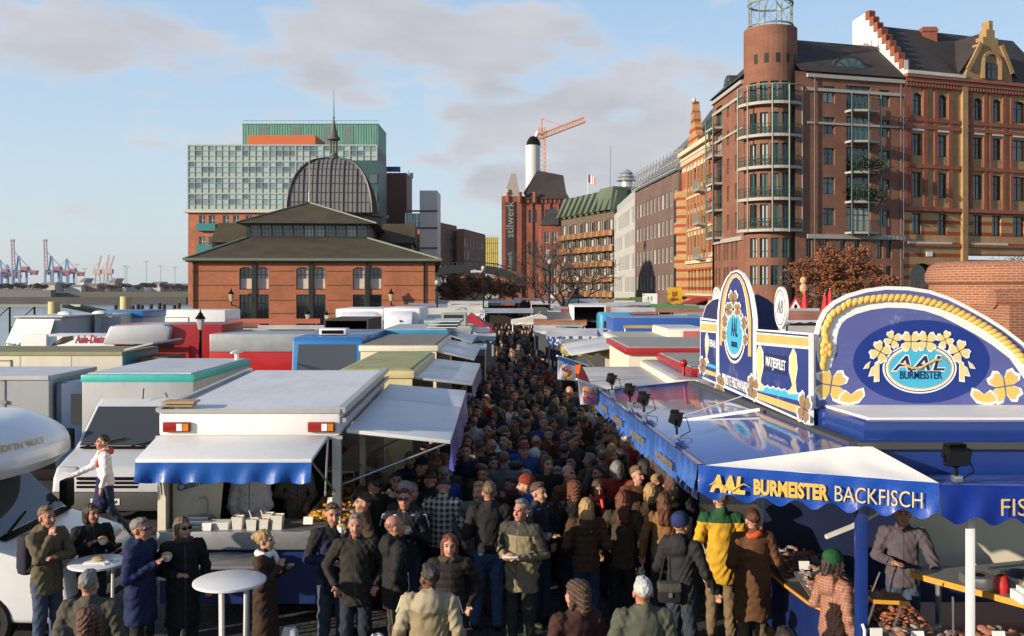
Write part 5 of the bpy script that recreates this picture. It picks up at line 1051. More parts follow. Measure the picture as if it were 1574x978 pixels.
m=MB(); m.box(x0,-1.2,.4,x1,1.5,3.1); m.build('body',greywhite,t,bevel=.02,world=False); m=MB(); m.box(x0-.05,-1.26,3.0,x1+.05,1.55,3.3); m.build('roof',mat('container_blue',(.03,.14,.38),.4),t,bevel=.03,world=False); m=MB(); m.prism([(x0+1.0,-1.26,3.0),(x0+1.35,-1.26,1.4),(x0+.9,-1.26,1.0),(x0+.62,-1.26,1.2)],(0,.05,0)); m.build('corner_sheet',MATS['container_blue'],t,world=False)
# ---- white box lorries in front of the hall
def boxlorry(label,px0,px1,ytop,d,dep=5,defl='',cab=True,body=cleanwhite):
    x0,x1,z=at(px0,d),at(px1,d),WZ(ytop,d); xm=(x0+x1)/2; t=thing('white_lorry',label,'lorry',(xm,d,0)); a,b=x0-xm,x1-xm
    m=MB(); m.box(a,0,.8,b,dep,z); m.build('cargo_box',body,t,bevel=.04,world=False)
    if defl=='front':
        m=MB(); m.prism([(a+.3,-.9,2.25),(a+.3,-.5,z-.35),(a+.3,-.05,z-.1),(a+.3,-.02,2.2)],(b-a-.6,0,0)); m.build('wind_deflector',mat('deflector_white',(.68,.69,.72),.3),t,bevel=.1,world=False)
        m=MB(); m.box(a+.15,-1.3,.5,b-.15,-.02,2.2); m.build('cab',cleanwhite,t,bevel=.08,world=False); m=MB(); m.box(a+.3,-1.325,1.35,b-.3,-1.31,2.05); m.build('windscreen',wind,t,world=False); m=MB(); m.box(a+.9,-.75,2.62,b-.9,-.6,2.72); m.build('deflector_slot',blackm,t,world=False)
    if defl=='left':
        m=MB(); pts=[(a-1.1,.5,z-1.6),(a-.5,.5,z-.55),(a-.1,.5,z-.2)]; m.tube(pts,[.06,.1,.08],6); m.tube([Vector(p)+Vector((0,1.6,0)) for p in pts],[.06,.1,.08],6); m.build('deflector_frame',blackm,t,world=False); m=MB(); m.box(a-1.5,.1,.5,a-.05,2.1,z-1.5); m.build('cab',cleanwhite,t,bevel=.08,world=False)
    m=MB(); m.box(a+.2,.2,.45,b-.2,dep-.2,.79); m.build('chassis',blackm,t,world=False); wheel(t,a+.3,1.0); wheel(t,b-.3,1.0); return t
t=boxlorry('white box lorry with a hatch outline and black deflector frame, left of the hall windows',243,346,477,46,2.6,'left')
m=MB(); x=at(250,46)-at(294.5,46); 
for a in ((x,-.03,1.9,x+.02,-.005,2.9),(x+1.2,-.03,1.9,x+1.22,-.005,2.9),(x,-.03,2.88,x+1.22,-.005,2.9)): m.box(*a)
m.build('hatch_frame',MATS['dull_grey'],t,world=False)
boxlorry('white box lorry with a rounded deflector, left one before the hall',516,588,475,50,5,'front'); boxlorry('white box lorry with a rounded deflector, right one at the hall corner',590,645,474,48,5,'front')
t,x0,x1,z=open_box('dark_container','low dark box standing open with a pitch black inside, before the white lorries',498,566,491,39,4,mat('dark_brown_box',(.05,.035,.03),.7),darkin,zb=.5)
m=MB(); m.box(at(540,33),33,1.2,at(606,33),35,WZ(513,33)); m.box(at(540,33)+.05,33.1,0,at(606,33)-.05,34.9,1.19); tag(m.build('orange_trailer',mat('orange_paint',(.6,.14,.02),.5),None,bevel=.02),'low orange trailer side behind the blue van','trailer')
t=thing('blue_panel_van','light blue panel van parked among the stalls on the right','van',(at(955,44),45,0)); m=MB(); m.box(at(925,44)-at(955,44),0,.4,at(978,44)-at(955,44),2.0,WZ(482,44)); m.build('body',mat('sky_blue_van',(.04,.3,.5),.3,coat=.3),t,bevel=.2,world=False,seg=3)
m=MB(); m.box(at(931,44)-at(955,44),-.012,2.2,at(950,44)-at(955,44),-.002,2.75); m.box(at(955,44)-at(955,44),-.012,2.2,at(972,44)-at(955,44),-.002,2.75); m.build('side_window',wind,t,world=False); wheel(t,-.5,.1); wheel(t,.4,.1)
# ---- lantern post by the red lorry, two lanterns by the hall
def lantern(px,ytop,d,label):
    x,z=at(px,d),WZ(ytop,d); t=thing('street_lantern',label,'street lamp',(x,d,0),0,'street lanterns')
    m=MB(); m.tube([(x,d,0),(x,d,.4),(x,d,.5),(x,d,z-.54)],[.12,.12,.055,.04],8); m.build('post',blackm,t,smooth=True)
    m=MB(); m.lathe([(.06,-.52),(.125,-.22)],(x,d,z),6); m.build('lamp_glass',mat('lantern_pane',(.45,.42,.36),.2),t); m=MB(); m.lathe([(.165,-.22),(.08,-.12),(.07,-.08),(.03,-.04),(.015,.02),(0,.1)],(x,d,z),8); m.build('cap',blackm,t)
lantern(308,478,27.3,'dark lantern post standing before the red lorry'); lantern(473,476,47,'pale lantern before the middle hall windows, left one of two'); lantern(502,478,52,'pale lantern before the middle hall windows, right one of two')
# ================================================================ food trailer in the left foreground
def valance(name,a,b,z0,z1,n,amp,m_,t,teeth=None,wav=.02,up=None,seg=6,solid=.006,tz=0):
    """hanging cloth from a to b (tops), rippled, with a scalloped or toothed lower edge"""
    a=Vector(a); b=Vector(b); L_=(b-a); nrm=Vector((L_.y,-L_.x,0)).normalized(); N_=n*seg; vs=[]; R_=5
    for i in range(N_+1):
        f=i/N_; ph=(f*n)%1
        drop=(amp*(abs(ph-.5)*2) if teeth else amp*(.5+.5*math.cos(2*PI*f*n)))
        for k in range(R_+1):
            g=k/R_; zt=a.z+(b.z-a.z)*f; z=zt-(z0-z1)*g+(drop*g if g>.5 else 0)
            w_=wav*g*(math.sin(f*n*2.1*PI+g)+.6*math.sin(f*n*5.3+2*g))
            p=a+L_*f+nrm*w_; vs.append((p.x,p.y,z))
    mb=MB(); mb.faces(vs,[(i*(R_+1)+k,(i+1)*(R_+1)+k,(i+1)*(R_+1)+k+1,i*(R_+1)+k+1) for i in range(N_) for k in range(R_)]); return mb.build(name,m_,t,solid=solid,smooth=True)
t=ft=thing('food_trailer','white fried fish trailer with blue front valance and open hatches, left of the crowd','food trailer',(-3.35,12.5,0))
xl,xr,yf,yb=-4.53,-2.2,12.5,16.9
def roofz(y): return 2.72+.14*(y-yf)/4.0
m=MB(); m.hexa([(xl,yf,2.39),(xr,yf,2.39),(xr,yb,2.53),(xl,yb,2.53),(xl,yf,2.70),(xr,yf,2.70),(xr,yb,2.855),(xl,yb,2.855)]); m.build('roof_box',white,t,bevel=.05)
m=MB()
for i in range(13): x=xl+.12+i*.175; m.hexa([(x,yf+.1,2.715),(x+.1745,yf+.1,2.715),(x+.1745,yb-.1,2.868),(x,yb-.1,2.868),(x,yf+.1,2.722),(x+.1745,yf+.1,2.7225),(x+.1745,yb-.1,2.8745),(x,yb-.1,2.874)])
m.build('roof',mat('trailer_roof_white',(.68,.69,.71),.5,0,.1,1.3,dirt=.4),t)
m=MB(); m.box(xl-.03,yf-.03,2.36,xr+.03,yf+.02,2.40); m.beam((xr+.02,yf,2.73),(xr+.02,yb,2.88),.09,.07); m.beam((xr+.05,yf,2.60),(xr+.05,yb,2.74),.05,.05); m.beam((xl,yf,2.73),(xl,yb,2.88),.07,.05); m.box(xl,yf-.015,2.69,xr,yf-.001,2.74); m.build('edge_profile',mat('trailer_trim',(.45,.43,.40),.4,.3),t)
m=MB(); m.box(xl-.003,yf-.02,.55,xl+.1,yf+.09,2.38); m.box(xr-.1,yf-.02,.55,xr+.003,yf+.09,2.38); m.box(xr-.08,14.6,1.2,xr,14.7,2.45); m.box(xr-.08,yb-.1,.55,xr,yb,2.5); m.build('corner_post',cream,t)
for x in (xl+.06,xr-.42):
    m=MB(); m.box(x+.01,yf-.05,2.45,x+.36,yf-.004,2.58); o=m.build('tail_light',taillight,t,bevel=.015); m=MB(); m.box(x+.19,yf-.056,2.47,x+.26,yf-.05,2.56); m.build('white_lens',cleanwhite,o); m=MB(); m.box(x+.27,yf-.056,2.47,x+.34,yf-.05,2.56); m.build('amber_lens',amber,o)
m=MB(); m.box(xl+.05,yf+.1,2.76,xl+.4,yf+.3,2.80); m.box(xl+.02,yf+.06,2.80,xl+.43,yf+.34,2.83); m.build('roof_vent',mat('tan_vent',(.4,.26,.12),.5),t)
m=MB(); m.box(xl,yf+.1,.5,xl+.04,yb,2.45); m.box(xl+.05,yb-.04,.5,xr-.1,yb,2.5); m.build('wall',cream,t)
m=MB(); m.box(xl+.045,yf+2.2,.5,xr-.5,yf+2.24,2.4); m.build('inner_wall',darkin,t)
m=MB(); m.box(xl+.1,yf+.02,.45,xr-.1,yb-.05,.5); m.build('floor',plasticgrey,t)
m=MB(); m.box(xl+.02,yf-.005,.25,xr-.02,yf+.05,.97); m.box(xr-.06,yf+.06,.25,xr-.002,yb,.97); m.build('skirt',mat('skirt_blue',(.008,.025,.12),.4),t)
m=MB(); m.box(xl+.02,yf-.12,.97,xr-.12,yf+.6,1.2); m.build('counter',zinc,t,bevel=.015)
m=MB(); m.box(-4.15,yf-.75,.90,-3.05,yf-.13,.94); m.build('shelf',zinc,t,bevel=.008); m=MB(); m.tube([(-4.0,yf-.68,0),(-4.0,yf-.68,.9)],.03,8); m.tube([(-3.2,yf-.68,0),(-3.2,yf-.68,.9)],.03,8); m.build('shelf_leg',steel,t)
for x in (xl+.3,xr-.3): wheel(t,x-(-3.35),2.2)
# front hatch with blue valance, hung on two struts
fa=(WX(242,12.47),12.47,2.36); fb=(WX(504,12.47),12.47,2.36); fc=(WX(479,11.35),11.35,2.26); fd=(WX(208,11.35),11.35,2.26)
m=MB(); m.hexa([fd,fc,fb,fa]+[(p[0],p[1],p[2]+.045) for p in (fd,fc,fb,fa)]); m.build('front_hatch',cleanwhite,t,bevel=.01)
valance('valance',(fd[0],fd[1]-.01,2.262),(fc[0],fc[1]-.01,2.262),2.26,2.01,6,.03,bluetarp,t,wav=.03,seg=8)
m=MB(); m.tube([fb,(fb[0]-.02,12.4,1.65)],.015,6); m.tube([fa,(fa[0]+.06,12.45,1.65)],.015,6); m.tube([(xl+.06,12.45,1.7),(fd[0]+.15,11.6,2.27)],.012,6); m.tube([(xr-.06,12.45,1.7),(fc[0]-.05,11.5,2.27)],.012,6); m.build('hatch_strut',steel,t)
# side hatch in two panels
sa=Vector((-2.14,12.6,2.42)); sb=Vector((-2.10,16.7,2.60)); sc_=Vector((-.78,16.6,2.50)); sd_=Vector((-.80,12.7,2.26))
h0=sa.lerp(sb,.62); h1=sd_.lerp(sc_,.62); up=Vector((0,0,.05))
for q in ((sa,sd_,h1,h0),(h0+Vector((0,.04,0)),h1+Vector((0,.04,0)),sc_,sb)): m=MB(); m.hexa(list(q)+[p+up for p in q]); m.build('side_hatch',mat('hatch_bluish_white',(.70,.70,.71),.45,0,.06,2,dirt=.3,bump=.1,bscale=1.5),t,bevel=.01)
valance('side_valance',sd_+Vector((.01,0,0)),sc_+Vector((.01,0,0)),2.26,1.86,12,.05,mat('violet_blue_valance',(.06,.06,.28),.4,0,.3,3),t,wav=.03)
m=MB(); m.tube([sd_+Vector((-.05,.05,0)),(xr,12.62,1.75)],.015,6); m.tube([h1,(xr,15.0,1.75)],.015,6); m.build('side_strut',steel,t)
# side counter: sloping display of fried fish behind glass
m=MB(); m.hexa([(-2.75,12.75,1.15),(-2.0,12.75,1.08),(-1.95,16.5,1.12),(-2.7,16.5,1.2),(-2.75,12.75,1.24),(-2.0,12.75,1.12),(-1.95,16.5,1.16),(-2.7,16.5,1.34)]); m.build('display_tray',mat('display_cream',(.55,.42,.27),.5),t)
m=MB(); m.hexa([(-1.97,12.8,1.12),(-1.96,12.8,1.12),(-1.93,16.4,1.16),(-1.94,16.4,1.16),(-2.12,12.8,1.55),(-2.11,12.8,1.55),(-2.08,16.4,1.6),(-2.09,16.4,1.6)]); m.build('sneeze_guard',glassy('clear_guard',(.9,.92,.92),.02,.5,.95),t)
rr=random.Random(5)
def heap(name,label,cat,c,sx,sy,n,r,cols,group=None,zs=.06):
    t2=thing(name,label,cat,c,0,group); ms=[MB() for _ in cols]
    for i in range(n):
        x,y=rr.uniform(-sx,sx),rr.uniform(-sy,sy); z=zs*(1-(x/sx)**2*.6)*rr.random()
        q=Matrix.Rotation(rr.uniform(0,PI),3,'Z')@Matrix.Rotation(rr.uniform(-.5,.5),3,'X'); ms[i%len(cols)].ell((x,y,.02+z),(r*rr.uniform(.7,1.4),r*rr.uniform(.5,.8),r*.4),6,4,0,q)
    for k,(mm,(pn,cm_)) in enumerate(zip(ms,cols)): tag(mm.build(pn,cm_,t2,world=False,smooth=True),kind='stuff')
    m=MB(); m.box(-sx-.04,-sy-.04,-.012,sx+.04,sy+.04,.012); m.build('tray',steel,t2,world=False); return t2
fried=mat('fried_gold',(.5,.22,.04),.5,0,.35,20); fried2=mat('fried_brown',(.22,.08,.02),.5,0,.3,20); yellowfood=mat('yellow_food',(.6,.34,.03),.5,0,.3,25)
heap('fried_fish_tray','tray of yellow fried pieces at the near end of the left display','food tray',(-2.42,13.05,1.215),.28,.24,110,.045,[('fried_pieces',yellowfood),('crumbs',fried)])
heap('fried_fish_tray','tray of brown fillets in the middle of the left display','food tray',(-2.4,13.75,1.235),.28,.28,60,.06,[('fillets',fried),('dark_fillets',fried2)])
heap('fried_fish_tray','tray of dark fried fish near the middle post of the left trailer','food tray',(-2.38,14.4,1.26),.28,.25,60,.06,[('dark_fillets',fried2),('fillets',fried)])
heap('fried_fish_tray','tray of mixed fried fish at the far end of the left display','food tray',(-2.36,15.2,1.29),.28,.35,80,.06,[('fillets',fried),('dark_fillets',fried2)])
m=MB(); m.hexa([(-2.72,14.2,1.62),(-2.28,14.1,1.62),(-2.2,16.0,1.7),(-2.6,16.0,1.7),(-2.72,14.2,1.64),(-2.28,14.1,1.64),(-2.2,16.0,1.72),(-2.6,16.0,1.72)]); m.build('glass_shelf',mat('shelf_board',(.35,.31,.27),.5),t); m=MB()
for x,y in ((-2.3,14.2),(-2.22,15.9)): m.tube([(x,y,1.2),(x,y,1.62)],.012,6)
m.build('shelf_post',steel,t)
# menu board, sink, tubs
m=MB(); m.hexa([(xl+.1,yf+.25,1.2),(xl+.62,yf+.55,1.2),(xl+.62,yf+.58,1.2),(xl+.1,yf+.28,1.2),(xl+.1,yf+.25,2.1),(xl+.70,yf+.55,2.1),(xl+.70,yf+.58,2.1),(xl+.1,yf+.28,2.1)]); m.build('menu_board',cream,t)
chalk=mat('blue_chalk_lettering',(.03,.1,.25),.6); rgt=(.52,.3,.12)
text('Calamares',.125,chalk,t,(xl+.37,yf+.385,1.72),rgt,(-.2,0,1),shear=.2,off=.003); text('Backfisch',.125,chalk,t,(xl+.37,yf+.385,1.96),rgt,(-.2,0,1),shear=.2,off=.003)
s_=thing('sink','small steel sink with a curved tap on the trailer counter','sink',(WX(306,12.8),12.85,1.2)); m=MB(); m.box(-.17,-.14,.0,.17,.14,.06); m.box(-.14,-.11,.06,.14,.11,.1); m.build('basin',steel,s_,world=False,bevel=.01); m=MB(); m.tube([(.1,0,.1),(.1,0,.3),(.08,-.05,.35),(.03,-.1,.34),(.02,-.11,.28)],.014,8); m.tube([(.14,0,.1),(.14,0,.2)],.012,6); m.build('tap',steel,s_,world=False,smooth=True)
st_=thing('tray_stack','short stack of white trays beside the sink','tray',(WX(338,12.6),12.6,1.2)); m=MB()
for k in range(4): m.box(-.13,-.1,k*.022,.13,.1,k*.022+.018)
m.build('trays',cleanwhite,st_,world=False)
tubm=mat('tub_plastic',(.72,.7,.62),.4,0,.05); pinkf=mat('pink_salad',(.5,.14,.12),.5,0,.3,30)
def tub(px,d,h,label,fill,spoon=True,r=.085):
    tt=thing('food_tub',label,'tub',(WX(px,d),d,1.2),0,'tubs on the trailer counter'); m=MB(); m.lathe([(0,0),(r*.8,0),(r,h),(r*.92,h),(r*.85,h-.03),(0,h-.03)],(0,0,0),4,a0=PI/4,a1=2*PI+PI/4,sx=1.15,sy=1.15); m.build('tub_shell',tubm,tt,world=False)
    m=MB(); m.ell((0,0,h-.03),(r*.8,r*.8,.025)); m.build('filling',fill,tt,world=False,smooth=True)
    if spoon: m=MB(); m.tube([(0,0,h-.03),(-.05,.02,h+.1)],.008,5); m.build('spoon',cleanwhite,tt,world=False)
remo=mat('remoulade',(.65,.58,.4),.4)
tub(366,12.55,.16,'white tub at the left of the row on the trailer counter',remo,False); tub(388,12.5,.14,'white tub with a spoon and pale sauce, second in the counter row',remo); tub(406,12.52,.14,'tub of pink salad with a spoon on the trailer counter',pinkf); tub(427,12.55,.18,'tall white tub with a white card behind at the right of the counter row',remo,False,.09); tub(412,12.85,.13,'white tub behind the tub of pink salad',remo,False)
# ================================================================ generic market stalls
def stall(label,x0,x1,y0,y1,z,body,roof,flap=None,flapm=None,val=None,name='market_stall',legs=True,roofpitch=.06,edge=None,opening=True,cat='stall'):
    """trailer-like stall, long side to the alley; flap=(outer x, outer z) on the alley side"""
    t=thing(name,label,cat,((x0+x1)/2,(y0+y1)/2,0))
    m=MB(); m.box(x0,y0,.35,x1,y0+.05,z-.14); m.box(x0,y1-.05,.35,x1,y1,z-.14)
    fx=x0 if abs(flap[0]-x1)<abs(flap[0]-x0) else x1 if flap else x0
    ox=x1 if fx==x0 else x0
    m.box(min(fx,fx+(.05 if fx==x0 else -.05)),y0+.051,.35,max(fx,fx+(.05 if fx==x0 else -.05)),y1-.051,z-.14); m.box(min(ox,ox+(.05 if ox==x0 else -.05)),y0+.051,.35,max(ox,ox+(.05 if ox==x0 else -.05)),y1-.051,1.05)
    m.build('body',body,t)
    m=MB(); m.box(x0-.04,y0-.04,z-.139,x1+.04,y1+.04,z); m.build('roof_edge',edge or body,t,bevel=.02)
    m=MB(); m.hexa([(x0,y0,z+.002),(x1,y0,z+.002),(x1,y1,z+.002),(x0,y1,z+.002),(x0+.05,y0+.05,z+.03),(x1-.05,y0+.05,z+.03),(x1-.05,y1-.05,z+.03),(x0+.05,y1-.05,z+.03)]); m.build('roof',roof,t)
    if flap:
        fo,fz=flap; n=2 if y1-y0>3 else 1; hz=z-.16
        for k in range(n):
            a=y0+.05+(y1-y0-.1)*k/n+.02*(k>0); b=y0+.05+(y1-y0-.1)*(k+1)/n
            q=[Vector((ox,a,hz)),Vector((fo,a,fz)),Vector((fo,b,fz)),Vector((ox,b,hz))]; m=MB(); m.hexa(q+[p+Vector((0,0,.045)) for p in q] if ox<fo else [q[1],q[0],q[3],q[2]]+[p+Vector((0,0,.045)) for p in (q[1],q[0],q[3],q[2])]); m.build('hatch',flapm or roof,t,bevel=.008)
            m=MB()
            for f in (.3,.7): p=q[0].lerp(q[3],f); o_=q[1].lerp(q[2],f); m.tube([(ox,p.y,1.5),(o_.x*.8+p.x*.2,p.y,o_.z*.8+p.z*.2)],.014,5)
            m.build('strut',steel,t)
        if val: valance('valance',(fo,y0,fz+.01),(fo,y1,fz+.01),fz,fz-.33,max(4,int((y1-y0)*1.4)),.06,val,t,wav=.03,seg=4)
    m=MB(); cx=sorted((ox-(.35 if ox==x1 else -.35),ox+(.35 if ox==x1 else -.35))); m.box(cx[0],y0+.1,.98,cx[1],y1-.1,1.06); m.build('counter',zinc,t)
    return t
yel=mat('yellow_green_roof',(.34,.33,.13),.6,0,.3); vblue=mat('dark_blue_valance',(.02,.03,.16),.45,0,.25,3)
stall('stall with long silver hatches and dark blue valance, behind the white fish trailer',-3.1,-1.8,17.6,22.3,2.80,mat('pale_yellow_panel',(.66,.56,.3),.5),yel,(-.72,2.52),silver,vblue)
stall('cream stall trailer with a brown roof behind the yellow green roof',-3.6,-1.8,23.2,28.3,2.92,cream,mat('brown_roof_sheet',(.2,.17,.13),.6,0,.25),(-.9,2.55),silver,None)
t=stall('bright blue stall trailer with painted brick panels under its roof',-3.9,-1.95,29.3,33.5,3.02,mat('stall_blue',(.04,.25,.42),.4),mat('pale_blue_roof',(.35,.42,.47),.5,0,.2),(-1.2,2.6),silver,None)
mb_=brick('painted_bricks',(.3,.04,.03),(.25,.03,.025),(.75,.75,.7),bw=.3,rh=.1,ms=.02); m=MB(); m.box(-3.8,29.24,2.58,-2.95,29.258,2.82); m.box(-2.85,29.24,2.58,-2.05,29.258,2.82); m.build('brick_panel',mb_,t)
m=MB()
for k in range(3): m.box(-2.6+k*.05,29.8,3.06+k*.09,-1.7+k*.05,32.5,3.09+k*.09)
m.build('roof_boards',mat('pale_boards',(.5,.55,.55),.5),t)
t=stall('grey green stall kiosk with a square chimney box on its roof',-2.7,-1.5,35.5,38.5,2.85,mat('grey_green_panel',(.33,.34,.28),.5),roofgrey,(-.95,2.4),greytarp,None)
m=MB(); m.box(-2.6,35.8,2.9,-1.7,37,3.35); m.build('chimney_box',MATS['grey_green_panel'],t); m=MB(); m.box(-2.5,35.78,3.08,-1.8,35.79,3.3); m.build('vent_opening',darkin,t)
def tent(label,px0,px1,ytop,ybase,d,dep,m_,apex=.5,name='market_tent',cat='tent',val=.0,flat=False,sides=None):
    x0,x1=WX(px0,d),WX(px1,d); zt,zb=WZ(ytop,d+dep/2),WZ(ybase,d); t=thing(name,label,cat,((x0+x1)/2,d+dep/2,0)); ax=x0+(x1-x0)*apex; yc=d+dep/2; e=.25
    c=[Vector((x0,d,zb)),Vector((x1,d,zb)),Vector((x1,d+dep,zb)),Vector((x0,d+dep,zb))]; top=[Vector((ax,yc,zt))]
    m=MB(); N_=6
    for k in range(4):
        a,b=c[k],c[(k+1)%4]
        for i in range(N_):
            for j in range(4):
                def P(f,g):
                    base=a.lerp(b,f); p=base.lerp(top[0],g); sag=.10*(zt-zb)*math.sin(g*PI)*(1+.5*math.sin(f*PI)); return p-Vector((0,0,sag+.0))
                m.poly([P(i/N_,j/4),P((i+1)/N_,j/4),P((i+1)/N_,(j+1)/4),P(i/N_,(j+1)/4)])
    m.build('canopy',m_,t,smooth=True,solid=.01)
    if val:
        for k in range(4): valance('valance',c[k],c[(k+1)%4],zb,zb-val,max(4,int((c[k]-c[(k+1)%4]).length*2)),val*.35,m_,t,wav=.02,seg=4)
    m=MB()
    for p in c: q=p.lerp(Vector((ax,yc,p.z)),.05); m.tube([(q.x,q.y,0),(q.x,q.y,zb-.01)],.03,6)
    m.build('pole',steel,t); return t
def awning(label,px0,px1,yback,yfront,d,dep,m_,name='awning_stall',cat='stall',val=None,valm=None,tilt=0):
    """single-pitch cloth roof over a table stall"""
    zf=WZ(yfront,d); zb=WZ(yback,d+dep); t=thing(name,label,cat,(WX((px0+px1)/2,d),d+dep/2,0)); x0,x1,x2,x3=WX(px0,d),WX(px1,d),WX(px1,d+dep),WX(px0,d+dep); sag=.06
    def P(u,v):
        a=x0+(x1-x0)*u; b=x3+(x2-x3)*u; z=zf+(zb-zf)*v+tilt*(u-.5)-sag*math.sin(v*PI)*(.6+.4*math.sin(u*9)); return (a+(b-a)*v,d+dep*v,z)
    m=MB(); m.grid(P,14,6); m.build('canopy',m_,t,smooth=True,solid=.012)
    if val: valance('valance',P(0,0),P(1,0),zf,zf-val,max(5,int((x1-x0)*2)),val*.4,valm or m_,t,wav=.025,seg=4)
    m=MB()
    for u,v in ((.04,.04),(.96,.04),(.96,.96),(.04,.96)): p=P(u,v); m.tube([(p[0],p[1],0),(p[0],p[1],p[2]-.02)],.028,6)
    m.build('pole',steel,t)
    m=MB(); m.box(x0+.2,d+.3,.75,x1-.2,d+dep-.3,.8); m.box(x0+.25,d+.32,.05,x1-.25,d+.4,.749); m.build('table',wood,t)
    m=MB(); m.box(min(x0,x3)+.1,d+dep-.08,.1,max(x1,x2)-.1,d+dep-.05,max(1.2,min(zb,zf)-.35)); m.build('back_cloth',[darkin,greytarp,mat('dark_cloth',(.1,.1,.11),.7)][len(label)%3],t); return t
wtent=mat('white_tent_cloth',(.62,.6,.56),.7,0,.12,1.5,bump=.2,bscale=5); gtent=mat('grey_tent_cloth',(.4,.41,.43),.7,0,.15,1.2,bump=.2,bscale=4); redt=mat('red_tent_cloth',(.42,.025,.03),.65,0,.15,1.5,bump=.2,bscale=5); ltent=mat('light_grey_tent',(.52,.53,.55),.7,0,.1,1,bump=.2,bscale=4)
terra=mat('terracotta_cloth',(.42,.16,.08),.7,0,.2,1.5,bump=.2,bscale=5); greent=mat('green_cloth',(.10,.3,.07),.7,0,.2,2); olive=mat('olive_green_cloth',(.2,.25,.04),.7,0,.2,2); bstripe=pattern('blue_white_stripes','stripe',(.65,.64,.62),(.03,.08,.3),3.); bluec=mat('blue_cloth',(.02,.1,.36),.6,0,.15)
# left side, going back
tent('dark red pyramid tent on the left of the market street',690,756,480,505,44,4.5,redt,.48,val=.25)
awning('white shelter with a green stripe beside the red tent',652,716,490,494,46,3,cleanwhite,val=.2,valm=mat('green_white',(.4,.5,.35),.6))
awning('grey flat awning before the red tent, nearest the crowd',700,762,512,517,33,3,ltent,val=.2)
awning('silver grey awning on thin legs beside the blue stall',690,748,528,537,27.5,2.5,mat('bluegrey_sheet',(.3,.36,.42),.4,0,.15))
awning('orange striped awning below the red tent',716,752,503,511,36,2.5,cream,val=.25,valm=orange)
tent('grey pyramid tent behind the red tent',676,735,471,487,58,5,gtent,.5)
awning('long white awning roof beside the hall corner',690,750,463,467,78,4,wtent); awning('pale grey awning in the middle of the street stalls',742,820,474,481,66,6,gtent); awning('white awning right of the white umbrella, far back',815,862,463,468,88,5,wtent)
awning('grey awning far along the market street, left of the bare trees',735,800,462,466,95,6,ltent); awning('white tarpaulin heap-like awning next to the hall far back',668,712,462,467,100,5,wtent)
awning('light awning far back at the end of the market street',790,850,458,461,112,6,ltent)
tent('big white market umbrella with a fringed edge over the crowd',786,874,482,495,52,4.5,mat('umbrella_cream',(.7,.64,.52),.7,0,.08,1.5),.5,'market_umbrella','umbrella',.18)
# right side
stall('stall with wide grey silver hatches and a cream body next to the blue fish stall',2.75,4.7,16.4,20.6,2.75,cream,silver,(1.38,2.58),mat('dusty_silver',(.5,.48,.44),.5,.1,.18,1.5,dirt=.5),None)
t=stall('stall trailer with a dark red roof edge and grey roof behind the blue stall',2.7,5.2,18.2,20.2,3.06,mat('red_panel',(.45,.1,.1),.5),mat('grey_beige_roof',(.3,.29,.25),.6,0,.25),(2.6,2.6),silver,None,edge=redp) if False else thing('market_stall','stall trailer with a dark red roof edge and grey roof behind the blue stall','stall',(3.9,22,0))
rg=mat('grey_beige_roof',(.3,.29,.25),.6,0,.25)
m=MB(); m.box(2.5,20.9,.4,5.3,25,2.859); m.build('body',cream,t); m=MB(); m.box(2.42,20.8,2.86,5.4,25.1,3.0); m.build('roof_edge',redp,t,bevel=.03); m=MB(); m.box(2.5,20.9,3.002,5.3,25,3.03); m.build('roof',rg,t)
t=thing('market_stall','low stall roof with a red edge directly behind the blue fish stall','stall',(3.6,17.5,0))
m=MB(); m.box(3.0,16.4,2.81,5.6,20.3,2.93); m.build('roof_edge',redp,t,bevel=.03); m=MB(); m.box(3.06,16.46,2.932,5.5,20.2,2.95); m.build('roof',rg,t); m=MB()
for x,y in ((3.1,16.6),(5.4,16.6),(3.1,20.1),(5.4,20.1)): m.tube([(x,y,0),(x,y,2.77)],.05,8)
m.build('pole',cleanwhite,t)
m=MB(); m.ell((2.9,16.5,3.02),(.07,.07,.07)); m.tube([(2.9,16.5,2.8),(2.9,16.5,3.0)],.03,6); m.build('corner_lamp',redp,t,smooth=True)
stall('grey hatched stall with a pale cream trailer body, third on the right',2.9,5.2,25.6,30.4,2.9,cream,mat('grey_tan_roof',(.42,.4,.33),.6,0,.15),(1.55,2.5),roofgrey,None)
awning('grey awning with a yellow scalloped valance on the right',862,956,521,533,29,3,mat('taupe_cloth',(.36,.33,.27),.7),val=.3,valm=mat('pale_yellow_cloth',(.6,.5,.16),.7))
awning('white awning with a blue striped front edge on the right',840,938,505,517,33,4,wtent,val=.45,valm=bstripe); awning('blue and white striped awning beside the plain white one',918,960,507,520,32,3,bstripe)
awning('small green awning between white ones on the right',853,892,499,502,40,2.5,greent); awning('white market awning left of the green one, over the crowd edge',820,895,500,509,38,3,wtent,val=.2)
awning('terracotta awning behind the white umbrella on the right',820,902,490,496,47,4,terra,val=.2)
awning('second terracotta awning farther back on the right',850,890,486,491,55,3,mat('pinkish_cloth',(.45,.24,.17),.7,0,.15))
t,x0,x1,z=open_box('white_booth','tall white booth open at the front with posters inside','884 931'.split()[0] and 881,931,470,50,3.2,cleanwhite,darkin,'booth',0.05)
m=MB(); m.box(x0+.3,49.9,1.4,x0+.6,49.95,2.3); m.box(x1-.4,49.9,1.4,x1-.15,49.95,2.2); m.build('poster',cleanwhite,t)
